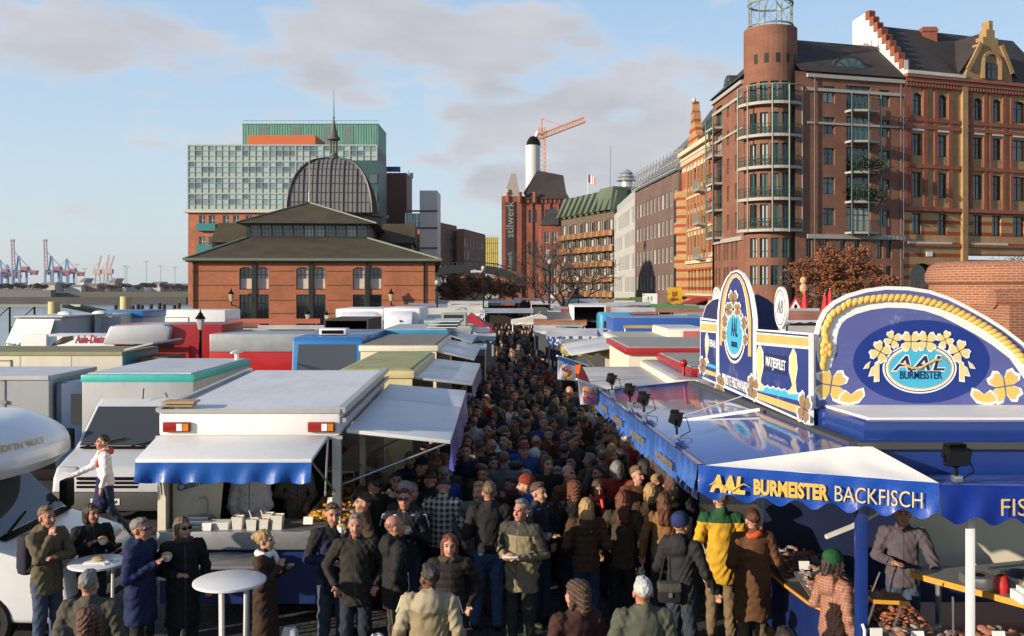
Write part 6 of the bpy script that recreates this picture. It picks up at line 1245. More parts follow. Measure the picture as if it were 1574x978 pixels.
t=thing('blue_box_trailer','long flat blue box trailer behind the striped awning on the right','trailer',(WX(1010,34),35,0)); m=MB(); m.box(WX(942,34),34,.6,WX(1100,34),36.4,WZ(489,34)); m.build('body',mat('box_blue',(.03,.09,.34),.4),t,bevel=.03); m=MB(); m.box(WX(945,34),34.1,WZ(489,34)+.002,WX(1098,34),36.3,WZ(489,34)+.03); m.build('roof',mat('box_blue_roof',(.18,.25,.42),.5),t)
awning('yellow awning strip under the blue box trailer',958,1032,500,504,31,2,yellow)
t=thing('market_stall','cream stall trailer with a red front panel near the blue sign','stall',(WX(1055,28),29,0)); m=MB(); m.box(WX(1026,27),27,.5,WX(1090,27),30,WZ(507,27)); m.build('body',cream,t,bevel=.03); m=MB(); m.box(WX(1050,27),26.96,1.8,WX(1090,27),26.99,WZ(509,27)); m.build('front_panel',mat('faded_red_panel',(.45,.12,.12),.6),t); m=MB(); m.box(WX(1027,27),27.05,WZ(507,27)+.002,WX(1089,27),29.9,WZ(507,27)+.03); m.build('roof',roofgrey,t)
for a in [('orange brown awning far right before the golden house',1000,1088,474,480,62,4,terra),('rust coloured awning left of the green one, far right',935,1010,478,483,57,3,terra),('grey flat awning far right before the brown office',930,1000,466,469,80,4,ltent),('green awning nearest the sign on the far right',1035,1092,484,490,52,3,greent),
          ('olive green awning far right before the narrow office',945,985,458,462,95,4,olive),('lime green awning far right before the brown office',968,1010,457,462,92,4,mat('lime_cloth',(.16,.27,.03),.7,0,.2)),('white awning far right beside the olive ones',940,1000,464,467,85,4,wtent),('grey awning right of the bus stop sign',1010,1070,469,472,76,4,gtent),
          ('white stall roof behind the round sign disc',1150,1260,474,479,50,4,wtent),('terracotta awning behind the big sign',1205,1262,478,492,40,3,terra),('pale stall roof behind the pointed blue board',1100,1180,470,475,60,4,ltent),('dark awning in the far middle left of the white booth',828,880,474,478,70,3,mat('dark_cloth',(.1,.1,.11),.7)),('red awning stall left of the white booth',862,884,475,482,58,2.5,redt),
          ('long orange tarpaulin roof left of the dark open box',352,492,490,497,43,3.5,orange),('dull orange tarpaulin roof nearest the white lorry',330,400,496,502,40,2.5,mat('dull_orange',(.4,.1,.035),.7,0,.25)),('cream corrugated roof behind the grey trailer band',396,500,500,506,37,3,cream)]: awning(*a)
t=thing('panel_roof','folded pale board roof left of the blue brick stall','stall',(WX(640,31),31,0)); m=MB(); m.box(WX(605,30),30.5,2.4,WX(680,30),30.6,2.5); m.build('board',roofgrey,t)
rz_=random.Random(9); cols_=[('white',wtent),('grey',ltent),('dull green',greent),('terracotta',terra),('pale blue',mat('pale_blue_cloth',(.25,.33,.42),.7,0,.15)),('dark grey',mat('dark_cloth',(.1,.1,.11))),('cream',cream),('brown',mat('taupe_cloth',(.36,.33,.27)))]; seen_=set()
for row,(d_,where) in enumerate(((50,'level with the white booth'),(58,'just past the white booth'),(66,'two rows past the booth'),(76,'below the bare street trees'),(88,'before the balcony flats'),(102,'at market end'))):
    for side,xs in (('left of the lane',(-6.5,-3.6)),('right of the lane',(3.4+row*.4,7.2,11.,15.))):
        for k,x_ in enumerate(xs):
            if d_>80 and x_>13: continue
            cn,cm_=rz_.choice(cols_); zt_=rz_.uniform(2.35,2.75); px_=CX+x_/d_*F; w_=rz_.uniform(2.6,3.6)/d_*F
            pos={0:'nearest the crowd',1:'second from the crowd',2:'third from the crowd',3:'outermost'}[k if side[0]=='r' else 1-k]
            awning(f'{cn} awning {where}, {side}, {pos}',px_-w_/2,px_+w_/2,HY+(CZ-zt_-.35)*F/(d_+3),HY+(CZ-zt_)*F/d_,d_,3,cm_,val=.2 if k%2 else None,tilt=rz_.uniform(-.15,.15))
# signs and parasols on the far right
for px,yt,lab in ((1237,446,'closed red parasol between the warning sign and the autumn tree'),(1276,443,'closed red parasol just left of the big arched sign'),(1268,450,'closed red parasol half hidden behind the autumn tree trunk')):
    d=68; x,z=WX(px,d),WZ(yt,d); t=thing('closed_parasol',lab,'parasol',(x,d,0),0,'closed red parasols'); m=MB(); m.lathe([(0,z),(.12,z-.25),(.3,z-1.4),(.38,z-1.9),(.2,z-1.95)],(x,d,0),8); m.build('canopy',bred,t); m=MB(); m.tube([(x,d,0),(x,d,z)],.04,6); m.build('pole',steel,t)
d=60; x,z=WX(1223,d),WZ(471,d); t=thing('warning_sign','triangular red and white road sign above a small white board','road sign',(x,d,0))
def tri(r,y): return [(x+r*math.sin(a),y,z+r*math.cos(a)) for a in (0,2*PI/3,4*PI/3)]
m=MB(); m.prism(tri(.62,d),(0,.03,0)); m.build('rim',bred,t); m=MB(); m.prism(tri(.42,d-.008),(0,.007,0)); m.build('field',cleanwhite,t); m=MB(); m.ell((x,d-.012,z-.02),(.1,.01,.15)); m.build('symbol',blackm,t); m=MB(); m.tube([(x,d+.05,0),(x,d+.05,z+.5)],.04,6); m.build('post',steel,t)
d=95; x,z=WX(1000,d),WZ(464,d); t=thing('yellow_sign','yellow panel sign beside the red awning of the golden house','sign',(WX(1037,d),d,0)); x=WX(1037,d); m=MB(); m.box(x-.7,d,z-.2,x+.7,d+.06,z+1.4); m.build('panel',mat('sign_yellow',(.65,.38,.02),.5),t); m=MB(); m.box(x-.35,d-.02,z+.1,x+.35,d-.002,z+.35); m.box(x-.25,d-.02,z+.55,x+.25,d-.002,z+1.); m.build('marks',mat('sign_brown',(.3,.1,.02),.5),t); m=MB(); m.tube([(x,d+.1,0),(x,d+.1,z)],.05,6); m.build('post',steel,t)
d=92; x,z=WX(999,d),WZ(466,d); t=thing('stop_sign','small white and green stop sign with a letter before the brown office','sign',(x,d,0)); m=MB(); m.box(x-.7,d,z-.1,x+.7,d+.05,z+.9); m.build('panel',cleanwhite,t); text('H',.7,mat('sign_green',(.03,.25,.06),.5),t,(x,d-.01,z+.4),(1,0,0),(0,0,1)); m=MB(); m.tube([(x,d+.08,0),(x,d+.08,z)],.05,6); m.build('post',steel,t)
d=70; x,z=WX(1235,d),WZ(443,d); t=thing('club_sign','small pale figure of eight sign on the tower house corner','sign',(x,d,0)); m=MB(); m.ell((x,d,z),(.28,.08,.33)); m.ell((x,d,z+.55),(.24,.08,.28)); m.build('board',mat('sign_cream',(.65,.4,.22),.5),t,smooth=True); m=MB(); m.tube([(x,d+.05,0),(x,d+.05,z+.8)],.04,6); m.build('post',steel,t)
for px,ya,yb,lab in ((1090,462,468,'left'),(1104,462,468,'right')): pass
for px,d,zt,lab_ in ((743,75,7.5,'slim lamp post left of the bare trees, before the footbridge'),(845,70,8,'slim lamp post among the bare branches in the middle of the market'),(889,84,6.5,'slim lamp post before the balcony flats'),(672,70,6,'slim lamp post beside the right corner of the market hall')):
    x=WX(px,d); t=thing('lamp_post',lab_,'street lamp',(x,d,0),0,'slim lamp posts among the stalls'); m=MB(); m.tube([(x,d,0),(x,d,zt*.75)],.06,6); m.build('post',blackm,t); m=MB(); m.ell((x,d,zt*.75+.15),(.18,.18,.2)); m.build('lamp_head',MATS['lantern_pane'],t,smooth=True)
# promotional flags beside the crowd
def flag(name,label,pts,d,items,pole):
    t=thing(name,label,'flag',W(*pts[0],d)); a,b,c_,e=[W(px,py,d+dz) for (px,py),dz in zip(pts,(0,.25,.25,0))]
    def P(u,v): p=a.lerp(b,u).lerp(e.lerp(c_,u),v); return p+Vector((0,.03*math.sin(u*7+v*3),0))
    ms={}
    nu,nv=10,12
    for i in range(nu):
        for j in range(nv):
            key='top' if j<3-(i<nu*.3) else 'body'
            ms.setdefault(key,MB()).poly([P(i/nu,j/nv),P((i+1)/nu,j/nv),P((i+1)/nu,(j+1)/nv),P(i/nu,(j+1)/nv)])
    ms['body'].build('cloth',cleanwhite,t,solid=.004); ms['top'].build('top_stripe',items[0],t,solid=.004)
    r=(b-a).normalized(); u=(a-e).normalized()
    for s,sz,m_,(fu,fv),wd in items[1]: p=P(fu,fv)+Vector((0,-.05,0)); text(s,sz,m_,t,p,r,u,off=.003,width=wd)
    m=MB()
    for fu,fv,ru,rv in items[2]: p=P(fu,fv)+Vector((0,-.03,0)); m.ell(p,(ru,.012,rv),10,6)
    m.build('picture',mat('bread_brown',(.5,.24,.08),.6,0,.3,15),t,smooth=True)
    m=MB(); m.tube([W(*pole[0],d+.05),W(*pole[1],d+.4)],.018,6); m.build('pole',cleanwhite,t); return t
redl=mat('red_lettering',(.55,.05,.04),.6)
flag('promo_flag','white flag with a blue top and red words hanging over the crowd, farther one',[(858,548),(886,556),(885,586),(857,583)],17,(mat('flag_blue',(.06,.22,.5),.6),[('Zarte',.10,mat('pale_red_letters',(.5,.2,.25),.6),(.5,.33),.17),('Matjes',.11,redl,(.5,.52),.25)],[(.5,.8,.12,.06),(.45,.7,.05,.05)]),((856,547),(905,562)))
flag('promo_flag','white flag with bold red words beside the blue roof edge, nearer one',[(889,586),(921,597),(919,621),(892,622)],14.8,(mat('flag_pale',(.6,.62,.66),.6),[('FISCH',.14,redl,(.52,.55),.24),('BRÖTCHEN',.12,redl,(.53,.84),.29)],[(.35,.28,.07,.05),(.7,.32,.07,.045)]),((886,583),(945,604)))
t=thing('red_pennant','red and orange pennant cloth between the two white flags','flag',W(890,570,16)); m=MB(); m.poly([W(884,566,16),W(893,562,16.1),W(899,572,16.2),W(907,590,16.2),W(890,588,16)]); m.build('cloth',bred,t,solid=.01); m=MB(); m.poly([W(884,561,15.9),W(893,560,15.9),W(890,575,15.9),W(885,574,15.9)]); m.build('orange_corner',orange,t,solid=.01)
# ================================================================ blue fish stall on the right with its painted signs
navyglossy=mat('stall_navy',(.012,.036,.19),.2,0,.08,coat=.5); flapblue=mat('hatch_gloss_blue',(.04,.075,.29),.11,0,.12,.8,spec=.7,coat=.45,bump=.14,bscale=1.3,dirt=.2)
signwhite=mat('sign_white',(.8,.79,.76),.4,0,.04); signblue=mat('sign_blue',(.022,.04,.19),.3,0,.1,1.5,scuff=.35); signperi=mat('sign_periwinkle',(.095,.11,.31),.36,0,.14,2.,scuff=.5); deepblue=mat('sign_deep_blue',(.012,.035,.22),.3,0,.1,2,scuff=.15)
signgold=mat('sign_gold',(.66,.42,.13),.45,0,.15,3); rope=mat('rope_gold',(.72,.45,.10),.5,0,.12); creamy=mat('sign_cream_yellow',(.72,.58,.24),.45,0,.1); signbrown=mat('sign_brown_ornament',(.27,.17,.08),.5,0,.2); inknavy=mat('ink_navy',(.01,.02,.09),.5)
t=fs_=thing('fish_stall','royal blue fish stall with glossy hatches, scalloped valance and arched painted signs','fish stall',(4.2,11.5,0))
A=Vector((3.10,8.75,0)); B=Vector((2.84,15.4,0)); XR=7.2
# roof box and upper body
m=MB(); m.hexa([(A.x+.05,A.y,2.88),(XR,A.y,2.88),(XR,15.4,2.80),(B.x+.08,15.4,2.80),(A.x+.05,A.y,3.1),(XR,A.y,3.1),(XR,15.4,2.98),(B.x+.08,15.4,2.98)]); m.build('roof_box',navyglossy,t,bevel=.035)
m=MB(); m.hexa([(A.x+.12,A.y+.07,3.102),(XR,A.y+.07,3.102),(XR,15.3,2.982),(B.x+.15,15.3,2.982),(A.x+.12,A.y+.07,3.125),(XR,A.y+.07,3.125),(XR,15.3,3.0),(B.x+.15,15.3,3.0)]); m.build('roof',cleanwhite,t)
m=MB(); m.box(A.x+.03,A.y+.02,2.55,XR,A.y+.08,2.879); m.build('fascia',navyglossy,t); m=MB(); m.hexa([(A.x,A.y+.09,2.6),(A.x+.06,A.y+.09,2.6),(B.x+.06,15.4,2.6),(B.x,15.4,2.6),(A.x,A.y+.09,2.879),(A.x+.06,A.y+.09,2.879),(B.x+.06,15.4,2.8),(B.x,15.4,2.8)]); m.build('side_fascia',navyglossy,t)
m=MB(); m.beam((A.x+.0,A.y-.02,2.885),(XR,A.y-.02,2.885),.05,.06); m.beam((A.x-.02,A.y,2.885),(B.x-.02,15.4,2.80),.12,.06); m.build('rubber_gutter',plasticgrey,t)
m=MB(); m.box(A.x+.0,A.y+.0,0,A.x+.095,A.y+.1,2.6); m.box(B.x,15.28,0,B.x+.1,15.4,2.6); m.build('corner_post',navyglossy,t,bevel=.012)
m=MB(); m.tube([(A.x+.04,A.y-.01,1.02),(A.x+.04,A.y-.06,1.05),(A.x+.04,A.y-.06,1.25),(A.x+.04,A.y-.01,1.28)],.014,6); m.build('grab_handle',cleanwhite,t)
m=MB(); m.box(WX(1485,8.3),8.26,1.0,WX(1496,8.3),8.32,2.5); m.build('pole',cleanwhite,t,bevel=.01)
# side hatch (glossy), front hatch, white hip sheet
a0=W(1073,722,8.7); a1=W(920,604,15.1); h0=Vector((A.x-.03,8.72,2.86)); h1=Vector((B.x-.03,15.35,2.79)); up=Vector((0,0,.03))
m=MB(); m.hexa([a0,h0,h1,a1]+[p+up for p in (a0,h0,h1,a1)]); m.build('side_hatch',flapblue,t,bevel=.006)
m=MB(); m.beam(a0+Vector((.02,0,.03)),a1+Vector((.02,0,.03)),.05,.04); m.beam(a1+Vector((0,.02,.02)),h1+Vector((0,.02,.02)),.05,.04); m.build('hatch_rim',navyglossy,t)
p=W(998,658,11.6); q=W(1168,638,11.2); m=MB(); m.beam(p+Vector((0,0,.03)),Vector((q.x,q.y,2.90)),.07,.03); m.beam(W(1008,654,11.7),W(1150,606,12.2),.012,.012); m.build('hatch_batten',cleanwhite,t)
b0=W(1443,748,7.95); b1=Vector((XR,7.75,2.66)); f0=Vector((A.x+.1,8.74,2.6)); f1=Vector((XR,8.74,2.6))
m=MB(); m.hexa([b0-up*0.3,b1-up*.3,f1,f0]+[b0+up*.7,b1+up*.7,f1+up,f0+up]); m.build('front_hatch',flapblue,t,bevel=.006)
tl=W(1303,690,8.72)+Vector((0,0,.02)); tr2=W(1341,690,8.70)+Vector((0,0,.02))
def tp(u,v):   # hip sheet: edge a0-b0 at v=0, ridge tl-tr2 at v=1, slightly slack
    e=a0.lerp(b0,u)+Vector((0,0,.03)); r_=tl.lerp(tr2,u); p=e.lerp(r_,v); p.z+=-.035*math.sin(PI*v)*math.sin(PI*u)+.012*math.sin(u*17+v*6)*(1-v)*math.sin(PI*u); return p
m=MB(); m.grid(tp,24,8); m.build('hip_sheet',whitetarp,t,smooth=True,solid=.01)
vb=mat('valance_blue',(.01,.06,.34),.25,0,.06,coat=.4,bump=.25,bscale=9)
va,vb_=a0+Vector((0,-.012,.045)),b0+Vector((0,-.012,.03))
valance('front_valance',va,vb_,2.7,2.39,7,.075,vb,t,wav=.018,seg=12)
valance('front_valance',vb_+Vector((.01,0,-.01)),b1+Vector((0,-.012,.0)),2.7,2.37,13,.07,mat('valance_dark_blue',(.008,.03,.24),.3,0,.08),t,wav=.012,seg=10)
valance('side_valance',a1+Vector((-.012,0,.02)),a0+Vector((-.012,0,.045)),2.7,2.36,26,.11,mat('side_valance_blue',(.05,.13,.40),.2,0,.3,3,coat=.6,bump=.3,bscale=8),t,teeth=True,wav=.035,seg=4)
rdir=(vb_-va).normalized()
def onval(px,frac=.5):
    f=(px-1073)/(1443-1073); d1,d2=va.y,vb_.y; f=f*d1/(d2+(d1-d2)*f) if False else f
    lo,hi=0,1
    for _ in range(40):
        md=(lo+hi)/2; p=va.lerp(vb_,md); 
        if CX+p.x/p.y*F<px: lo=md
        else: hi=md
    p=va.lerp(vb_,lo); return p+Vector((0,-.035,-.155))
vg=mat('valance_gold',(.62,.40,.08),.4)
p=onval(1117); text('AAL',.20,vg,t,p,rdir,(0,0,1),shear=.12,off=.01,width=.31); 
m=MB(); r3=rdir
m.faces([],[])
pts=[p+r3*(.05*k-.16)+Vector((0,-.008,.035*math.sin(k*1.3)-.01)) for k in range(8)]; m.tube(pts,[.003,.008,.009,.009,.009,.008,.006,.002],5); m.build('fish_swoosh',vg,t)
text('BURMEISTER',.175,vg,t,onval(1212),rdir,(0,0,1),off=.008,width=.62); text('BACKFISCH',.19,mat('valance_cream',(.66,.50,.2),.5),t,onval(1347),rdir,(0,0,1),off=-.001,width=.68)
text('FISCH',.2,MATS['valance_cream'],t,Vector((WX(1592,7.8),7.86,2.52)),(1,0,0),(0,0,1),off=-.001)
for f,bs_ in ((.13,.2),(.33,.17),(.56,.2),(.8,.2)):
    pp=a1.lerp(a0,f)+Vector((-.05,0,-.14)); text('AAL BURMEISTER',.11,mat('faded_gold',(.2,.16,.09),.5),t,pp,(a0-a1),(0,0,1),off=.003,width=.85)
# ---- long side sign: painted boards on the roof edge
Pf=Vector((2.97,15.2,0)); Pn=Vector((3.056,9.9,0)); ud=(Pn-Pf).normalized(); sn=Vector((-1,0,0)); sn=Vector((ud.y,-ud.x,0)); SL=(Pn-Pf).length
def SP(px,py,k=0):
    r=(px-CX)/F; s=(r*Pf.y-Pf.x)/(ud.x-r*ud.y); p=Pf+ud*s; return p+Vector((0,0,CZ-(py-HY)/F*p.y))+sn*(k*.45+(.022 if k>.04 else 0))
sg=tag(thing('side_sign','long blue painted sign board with a tall central arch along the stall roof','sign',(3.0,12.5,2.85)))
def poly(mbs,pts,k,f=SP): mbs.poly([f(a,b,k) for a,b in pts])
arch=[(1165,506),(1165,492),(1163,475),(1159,452),(1152,431),(1145,420),(1137,415),(1128,418),(1120,428),(1113,444),(1109,462),(1107,480),(1107,492)]
outl=[(1080,580),(1251,654),(1251,512)]+arch+[(1080,488)]
m=MB(); m.prism([SP(a,b,0) for a,b in outl],sn*.04); m.build('board',signwhite,sg)
m=MB(); m.prism([SP(a,b,-.03) for a,b in [(1081,500),(1081,486),(1086,470),(1096,461),(1108,458),(1108,500)]],sn*.02); m.build('end_board',navy,sg); m=MB(); m.tube([SP(a,b,-.02) for a,b in [(1081,500),(1081,486),(1086,470),(1096,461),(1108,458)]],.02,5); m.build('end_board_rim',signwhite,sg)
def inset(pts,dx): # shrink towards the centroid by pixel amounts
    cx=sum(p[0] for p in pts)/len(pts); cy=sum(p[1] for p in pts)/len(pts); return [(cx+(a-cx)*(1-dx[0]/max(abs(a-cx),dx[0]+1e-6)) if abs(a-cx)>dx[0] else a,cy+(b-cy)*(1-dx[1]/max(abs(b-cy),dx[1]+1e-6)) if abs(b-cy)>dx[1] else b) for a,b in pts]
m=MB(); poly(m,[(1168,530),(1249,537),(1249,650),(1168,614)],.045); poly(m,[(1081,510),(1105,512),(1105,588),(1081,577.5)],.045); poly(m,[(1168,508.5),(1249,515),(1249,518),(1168,511)],.045); poly(m,[(1081,491),(1105,494),(1105,496),(1081,493)],.045)
ar2=[(1137+(a-1137)*.90,415+(b-415)*.97+2.5) for a,b in arch]; poly(m,[(1110,588),(1162,612)]+ar2[:1]+ar2+[ar2[-1]],.045); m.build('blue_field',signblue,sg)
m=MB(); poly(m,[(1168,513),(1249,520),(1249,533),(1168,526)],.045); poly(m,[(1081,497),(1106,499),(1106,510),(1081,508)],.045); poly(m,[(1168,603),(1240,626),(1240,639),(1168,613)],.049); poly(m,[(1084,566),(1107,574),(1107,580),(1084,573)],.049)
a3=[(1137+(a-1137)*.82,415+(b-415)*.93+5) for a,b in arch]; a4=[(1137+(a-1137)*.66,415+(b-415)*.88+10) for a,b in arch]
for i in range(len(arch)-1): poly(m,[a3[i],a3[i+1],a4[i+1],a4[i]],.049)
poly(m,[a3[0],(1160,548),(1155,548),a4[0]],.049); poly(m,[a3[-1],(1111,530),(1114,532),a4[-1]],.049); m.build('gold_band',signgold,sg)
m=MB(); a5=[(1137+(a-1137)*.62,415+(b-415)*.87+11) for a,b in arch]
for i in range(len(arch)-1): poly(m,[a4[i],a4[i+1],a5[i+1],a5[i]],.05)
n=16; top=[(1168+(1238-1168)*i/n,590+(604-590)*i/n+(1.5 if i%2 else -2)) for i in range(n+1)]
for i in range(n): poly(m,[top[i],top[i+1],(top[i+1][0],top[i+1][1]+2.5),(top[i][0],top[i][1]+2.5)],.05)
m.build('white_line',signwhite,sg)
m=MB()
for i in range(n): poly(m,[(top[i][0],top[i][1]+2),(top[i+1][0],top[i+1][1]+2),(top[i+1][0],601+(617-601)*(i+1)/n),(top[i][0],601+(617-601)*i/n)],.048)
poly(m,[(1086,556),(1106,563),(1106,568),(1086,561)],.048); m.build('cyan_wave',cyan,sg)
def disc(parent,name,m_,c,ru,rv,k,f,n=28):
    mb=MB(); mb.poly([f(c[0]+ru*math.cos(2*PI*i/n),c[1]+rv*math.sin(2*PI*i/n),k) for i in range(n)]); return mb.build(name,m_,parent)
ec=(1134.5,514); disc(sg,'medallion_rim',signwhite,ec,17,45,.049,SP); disc(sg,'medallion_ring',inknavy,ec,15.5,41,.053,SP); disc(sg,'medallion_rim',signwhite,ec,14.3,37,.057,SP); disc(sg,'medallion',cyan,ec,12.2,31,.061,SP)
text('AAL',.34,inknavy,sg,SP(1134.5,505,.066),ud,(0,0,1),shear=.12,off=.006,width=.36); text('BURMEISTER',.10,inknavy,sg,SP(1134.5,530,.066),ud,(0,0,1),width=.33,off=.002)
def clover(mw,mg,c,r,k,f,rot=0,asp=1.):
    for i in range(4):
        a=rot+PI/4+i*PI/2
        for (mb,s,kk,ex) in ((mw,1.22,k,.0),(mg,1.,k+.004,0)):
            if mb is None: continue
            pts=[(0.06,0),(.35,-.30),(.72,-.42),(.98,-.26),(.9,0),(.98,.26),(.72,.42),(.35,.30)]
            mb.poly([f(c[0]+r*s*(x*math.cos(a)-y*math.sin(a))*asp,c[1]+r*s*(x*math.sin(a)+y*math.cos(a)),kk+i*.0004) for x,y in pts])
w_=MB(); g_=MB()
for c,r,asp in (((1133,462),15,.5),((1127,476),11,.5),((1140,476),11,.5),((1120,494),10,.5),((1150,497),10,.5),((1119,515),9,.45),((1152,522),9,.45)): clover(w_,g_,c,r,.066+.006*(r<12)+.002*(c[0]>1134),SP,0,asp)
for c,r,asp in (((1085,562),13,.45),((1112,592),17,.45),((1163,596),19,.5),((1243,628),24,.45)): clover(w_,g_,c,r,.055,SP,.3,asp)
w_.build('ornament_outline',signwhite,sg); g_.build('ornament',signbrown,sg)
def fishpoly(x,y0,y1,b,flip=1): 
    h=y1-y0; return [(x,y0),(x+flip*b*.7,y0+h*.2),(x+flip*b*.75,y0+h*.5),(x+flip*b*.2,y0+h*.8),(x+flip*b*.9,y1),(x-flip*b*.6,y1),(x-flip*b*.35,y0+h*.75),(x-flip*b*.7,y0+h*.45),(x-flip*b*.5,y0+h*.15)]
w_=MB(); g_=MB()
for x,y0,y1,b,fl_ in ((1173.5,529,598,6,1),(1226,536,604,7,-1),(1091,511,556,3.2,1)):
    poly(w_,fishpoly(x,y0-2,y1+2,b*1.35,fl_),.052); poly(g_,fishpoly(x,y0,y1,b,fl_),.056)
w_.build('fish_outline',signwhite,sg); g_.build('painted_fish',creamy,sg)
m=MB(); poly(m,[(1180,543),(1216,548),(1216,578),(1180,570)],.05); m.build('word_panel',inknavy,sg)
text('MATJESFILET',.155,signwhite,sg,SP(1198,559.5,.055),ud,(0,-.0,1),off=.003,width=.78); text('RÄUCHERAAL',.15,signwhite,sg,SP(1096.5,528,.055),ud,(0,0,1),off=.002,width=.72); text('FEINSTE FISCHWAREN',.19,signwhite,sg,SP(1135,590,.055),ud,(-.0,0.06,1),off=.003,width=1.45)
# round discs standing on the sign
for (px,py,r,lab,d_) in ((1203,473,.24,'round white monogram disc standing on the low part of the long sign',11.25),(1103,467,.25,'round white monogram disc standing at the far end of the long sign',14.7)):
    dc=W(px,py,d_); td=thing('sign_disc',lab,'sign',dc,0,'monogram discs'); 
    def DP(a,b,k=0,dc=dc): return dc+ud*a+Vector((0,0,b))+sn*k
    m=MB(); m.prism([DP(r*math.cos(2*PI*i/28)*1.,r*math.sin(2*PI*i/28)) for i in range(28)],sn*.03); m.build('plate',signwhite,td)
    m=MB()
    for i in range(28):
        a,b=2*PI*i/28,2*PI*(i+1)/28; m.poly([DP(r*.86*math.cos(a),r*.86*math.sin(a),.034),DP(r*.86*math.cos(b),r*.86*math.sin(b),.034),DP(r*.8*math.cos(b),r*.8*math.sin(b),.034),DP(r*.8*math.cos(a),r*.8*math.sin(a),.034)])
    m.build('ring',signbrown,td); text('AB',.22,mat('monogram_grey',(.2,.2,.24),.5),td,DP(0,0,.036),ud,(0,0,1),shear=.3,sx=.85)
    m=MB(); m.box(dc.x-.02,dc.y-.02,3.4,dc.x+.02,dc.y+.02,dc.z-r); m.build('stem',signwhite,td)
t2=thing('back_sign','dark blue pointed back of another sign board across the stall roof','sign',(4.3,12.8,3)); bx=lambda px,py:W(px,py,13.2); m=MB(); m.prism([bx(1162,512),bx(1196,512),bx(1196,474),bx(1180,460),bx(1164,452),bx(1150,460),bx(1148,505)],(0,.04,0)); m.build('board',navy,t2)
# ---- big arched front sign
YB=9.95
def BS(px,py,k=0): p=W(px,py,YB); p.y-=k*.45; return p
bg_=thing('front_sign','big arched periwinkle sign with rope border and oval medallion above the stall','sign',(4.2,YB,3.0))
oc=[(1252,628),(1252,540),(1253,515),(1258,495),(1267,477),(1282,463),(1304,452),(1332,444),(1362,440),(1396,441),(1429,446),(1459,456),(1487,470),(1516,486),(1543,503),(1560,516),(1574,527),(1590,545),(1602,566),(1606,590),(1606,628)]
m=MB(); m.prism([BS(a,b) for a,b in oc],(0,.05,0)); m.build('board',signwhite,bg_)
def shrink(pts,dd):
    out=[]; n=len(pts)
    for i in range(n):
        p0,p1,p2=Vector(pts[i-1]),Vector(pts[i]),Vector(pts[(i+1)%n]); e1=(p1-p0).normalized(); e2=(p2-p1).normalized(); nn_=(Vector((-e1.y,e1.x))+Vector((-e2.y,e2.x))).normalized(); c_=max(.4,nn_.dot(Vector((-e1.y,e1.x)))); q=p1+nn_*dd/c_; out.append((q.x,q.y))
    return out
def ngon(mb,pts,k,f=BS): mb.poly([f(a,b,k) for a,b in pts])
m=MB(); ngon(m,shrink(oc,5.5),.004); m.build('blue_border',signperi,bg_); m=MB(); ngon(m,shrink(oc,13),.008); m.build('white_band',signwhite,bg_); m=MB(); i2=shrink(oc,33); i2=[((1254 if a<1400 else 1604),626) if b>560 else (max(a,1272),b) for a,b in i2]; ngon(m,i2,.012); m.build('blue_field',signperi,bg_)
m=MB(); ngon(m,[(1254,540),(1272,545),(1272,626),(1254,626)],.0135); m.build('field_edge',signperi,bg_)
rp=[(1264,562),(1267,545),(1270,530),(1267,507),(1278,484),(1304,467),(1330,461),(1359,458),(1388,458),(1414,461),(1440,467),(1465,476),(1491,489),(1517,504),(1542,522),(1563,541),(1578,560)]
m=MB(); wb=MB(); pr=[BS(a,b,.03) for a,b in rp]; tot=[0]
for i in range(1,len(pr)): tot.append(tot[-1]+(pr[i]-pr[i-1]).length)
L_=tot[-1]; s=0
while s<L_:
    k=max(i for i in range(len(tot)) if tot[i]<=s); k=min(k,len(pr)-2); f=(s-tot[k])/(tot[k+1]-tot[k]); p=pr[k].lerp(pr[k+1],f); dv=(pr[k+1]-pr[k]).normalized(); a=math.atan2(dv.z,dv.x)
    m.ell(p,(.058,.035,.036),10,6,0,Matrix.Rotation(-(a+.5),3,'Y')); s+=.062
for dx,dy in ((-4,-6),(5,-4),(0,2),(-5,5),(5,6)): c_=BS(1269+dx,536+dy,.035); m.ell(c_,(.05,.035,.035),10,6,0,Matrix.Rotation(dx*.3,3,'Y'))
m.build('rope_border',rope,bg_,smooth=True)
ngon(wb,[(1255,545),(1257,520),(1266,512),(1280,516),(1286,535),(1280,550),(1277,566),(1260,568)],.0145); wb.build('knot_outline',signwhite,bg_)
disc(bg_,'dark_oval',deepblue,(1416,556),105,64,.016,BS,48)
mc=(1413,566); disc(bg_,'medallion_rim',signwhite,mc,57,39,.020,BS,40); disc(bg_,'medallion_ring',inknavy,mc,54,36.5,.024,BS,40); disc(bg_,'medallion_rim',signwhite,mc,52.5,35,.028,BS,40); disc(bg_,'medallion_gold',signgold,mc,49.5,32.2,.032,BS,40); disc(bg_,'medallion',cyan,mc,47.5,30.5,.036,BS,40)
text('AAL',.215,signwhite,bg_,BS(1411,559.5,.039),(1,0,0),(0,0,1),shear=.25,off=.012,width=.56,space=1.1); text('AAL',.21,inknavy,bg_,BS(1411,559.5,.045),(1,0,0),(0,0,1),shear=.25,off=.002,width=.53,space=1.1)
m=MB(); sw=[(1380,558),(1390,560),(1400,565),(1412,566),(1424,559),(1436,553),(1446,553),(1454,557)]; m.tube([BS(a,b,.055) for a,b in sw],[.004,.016,.014,.012,.013,.013,.01,.002],6); m.build('eel_swoosh',signgold,bg_)
text('BURMEISTER',.112,inknavy,bg_,BS(1414,577,.042),(1,0,0),(0,0,1),off=.002,width=.43)
w_=MB(); g_=MB(); y_=MB()
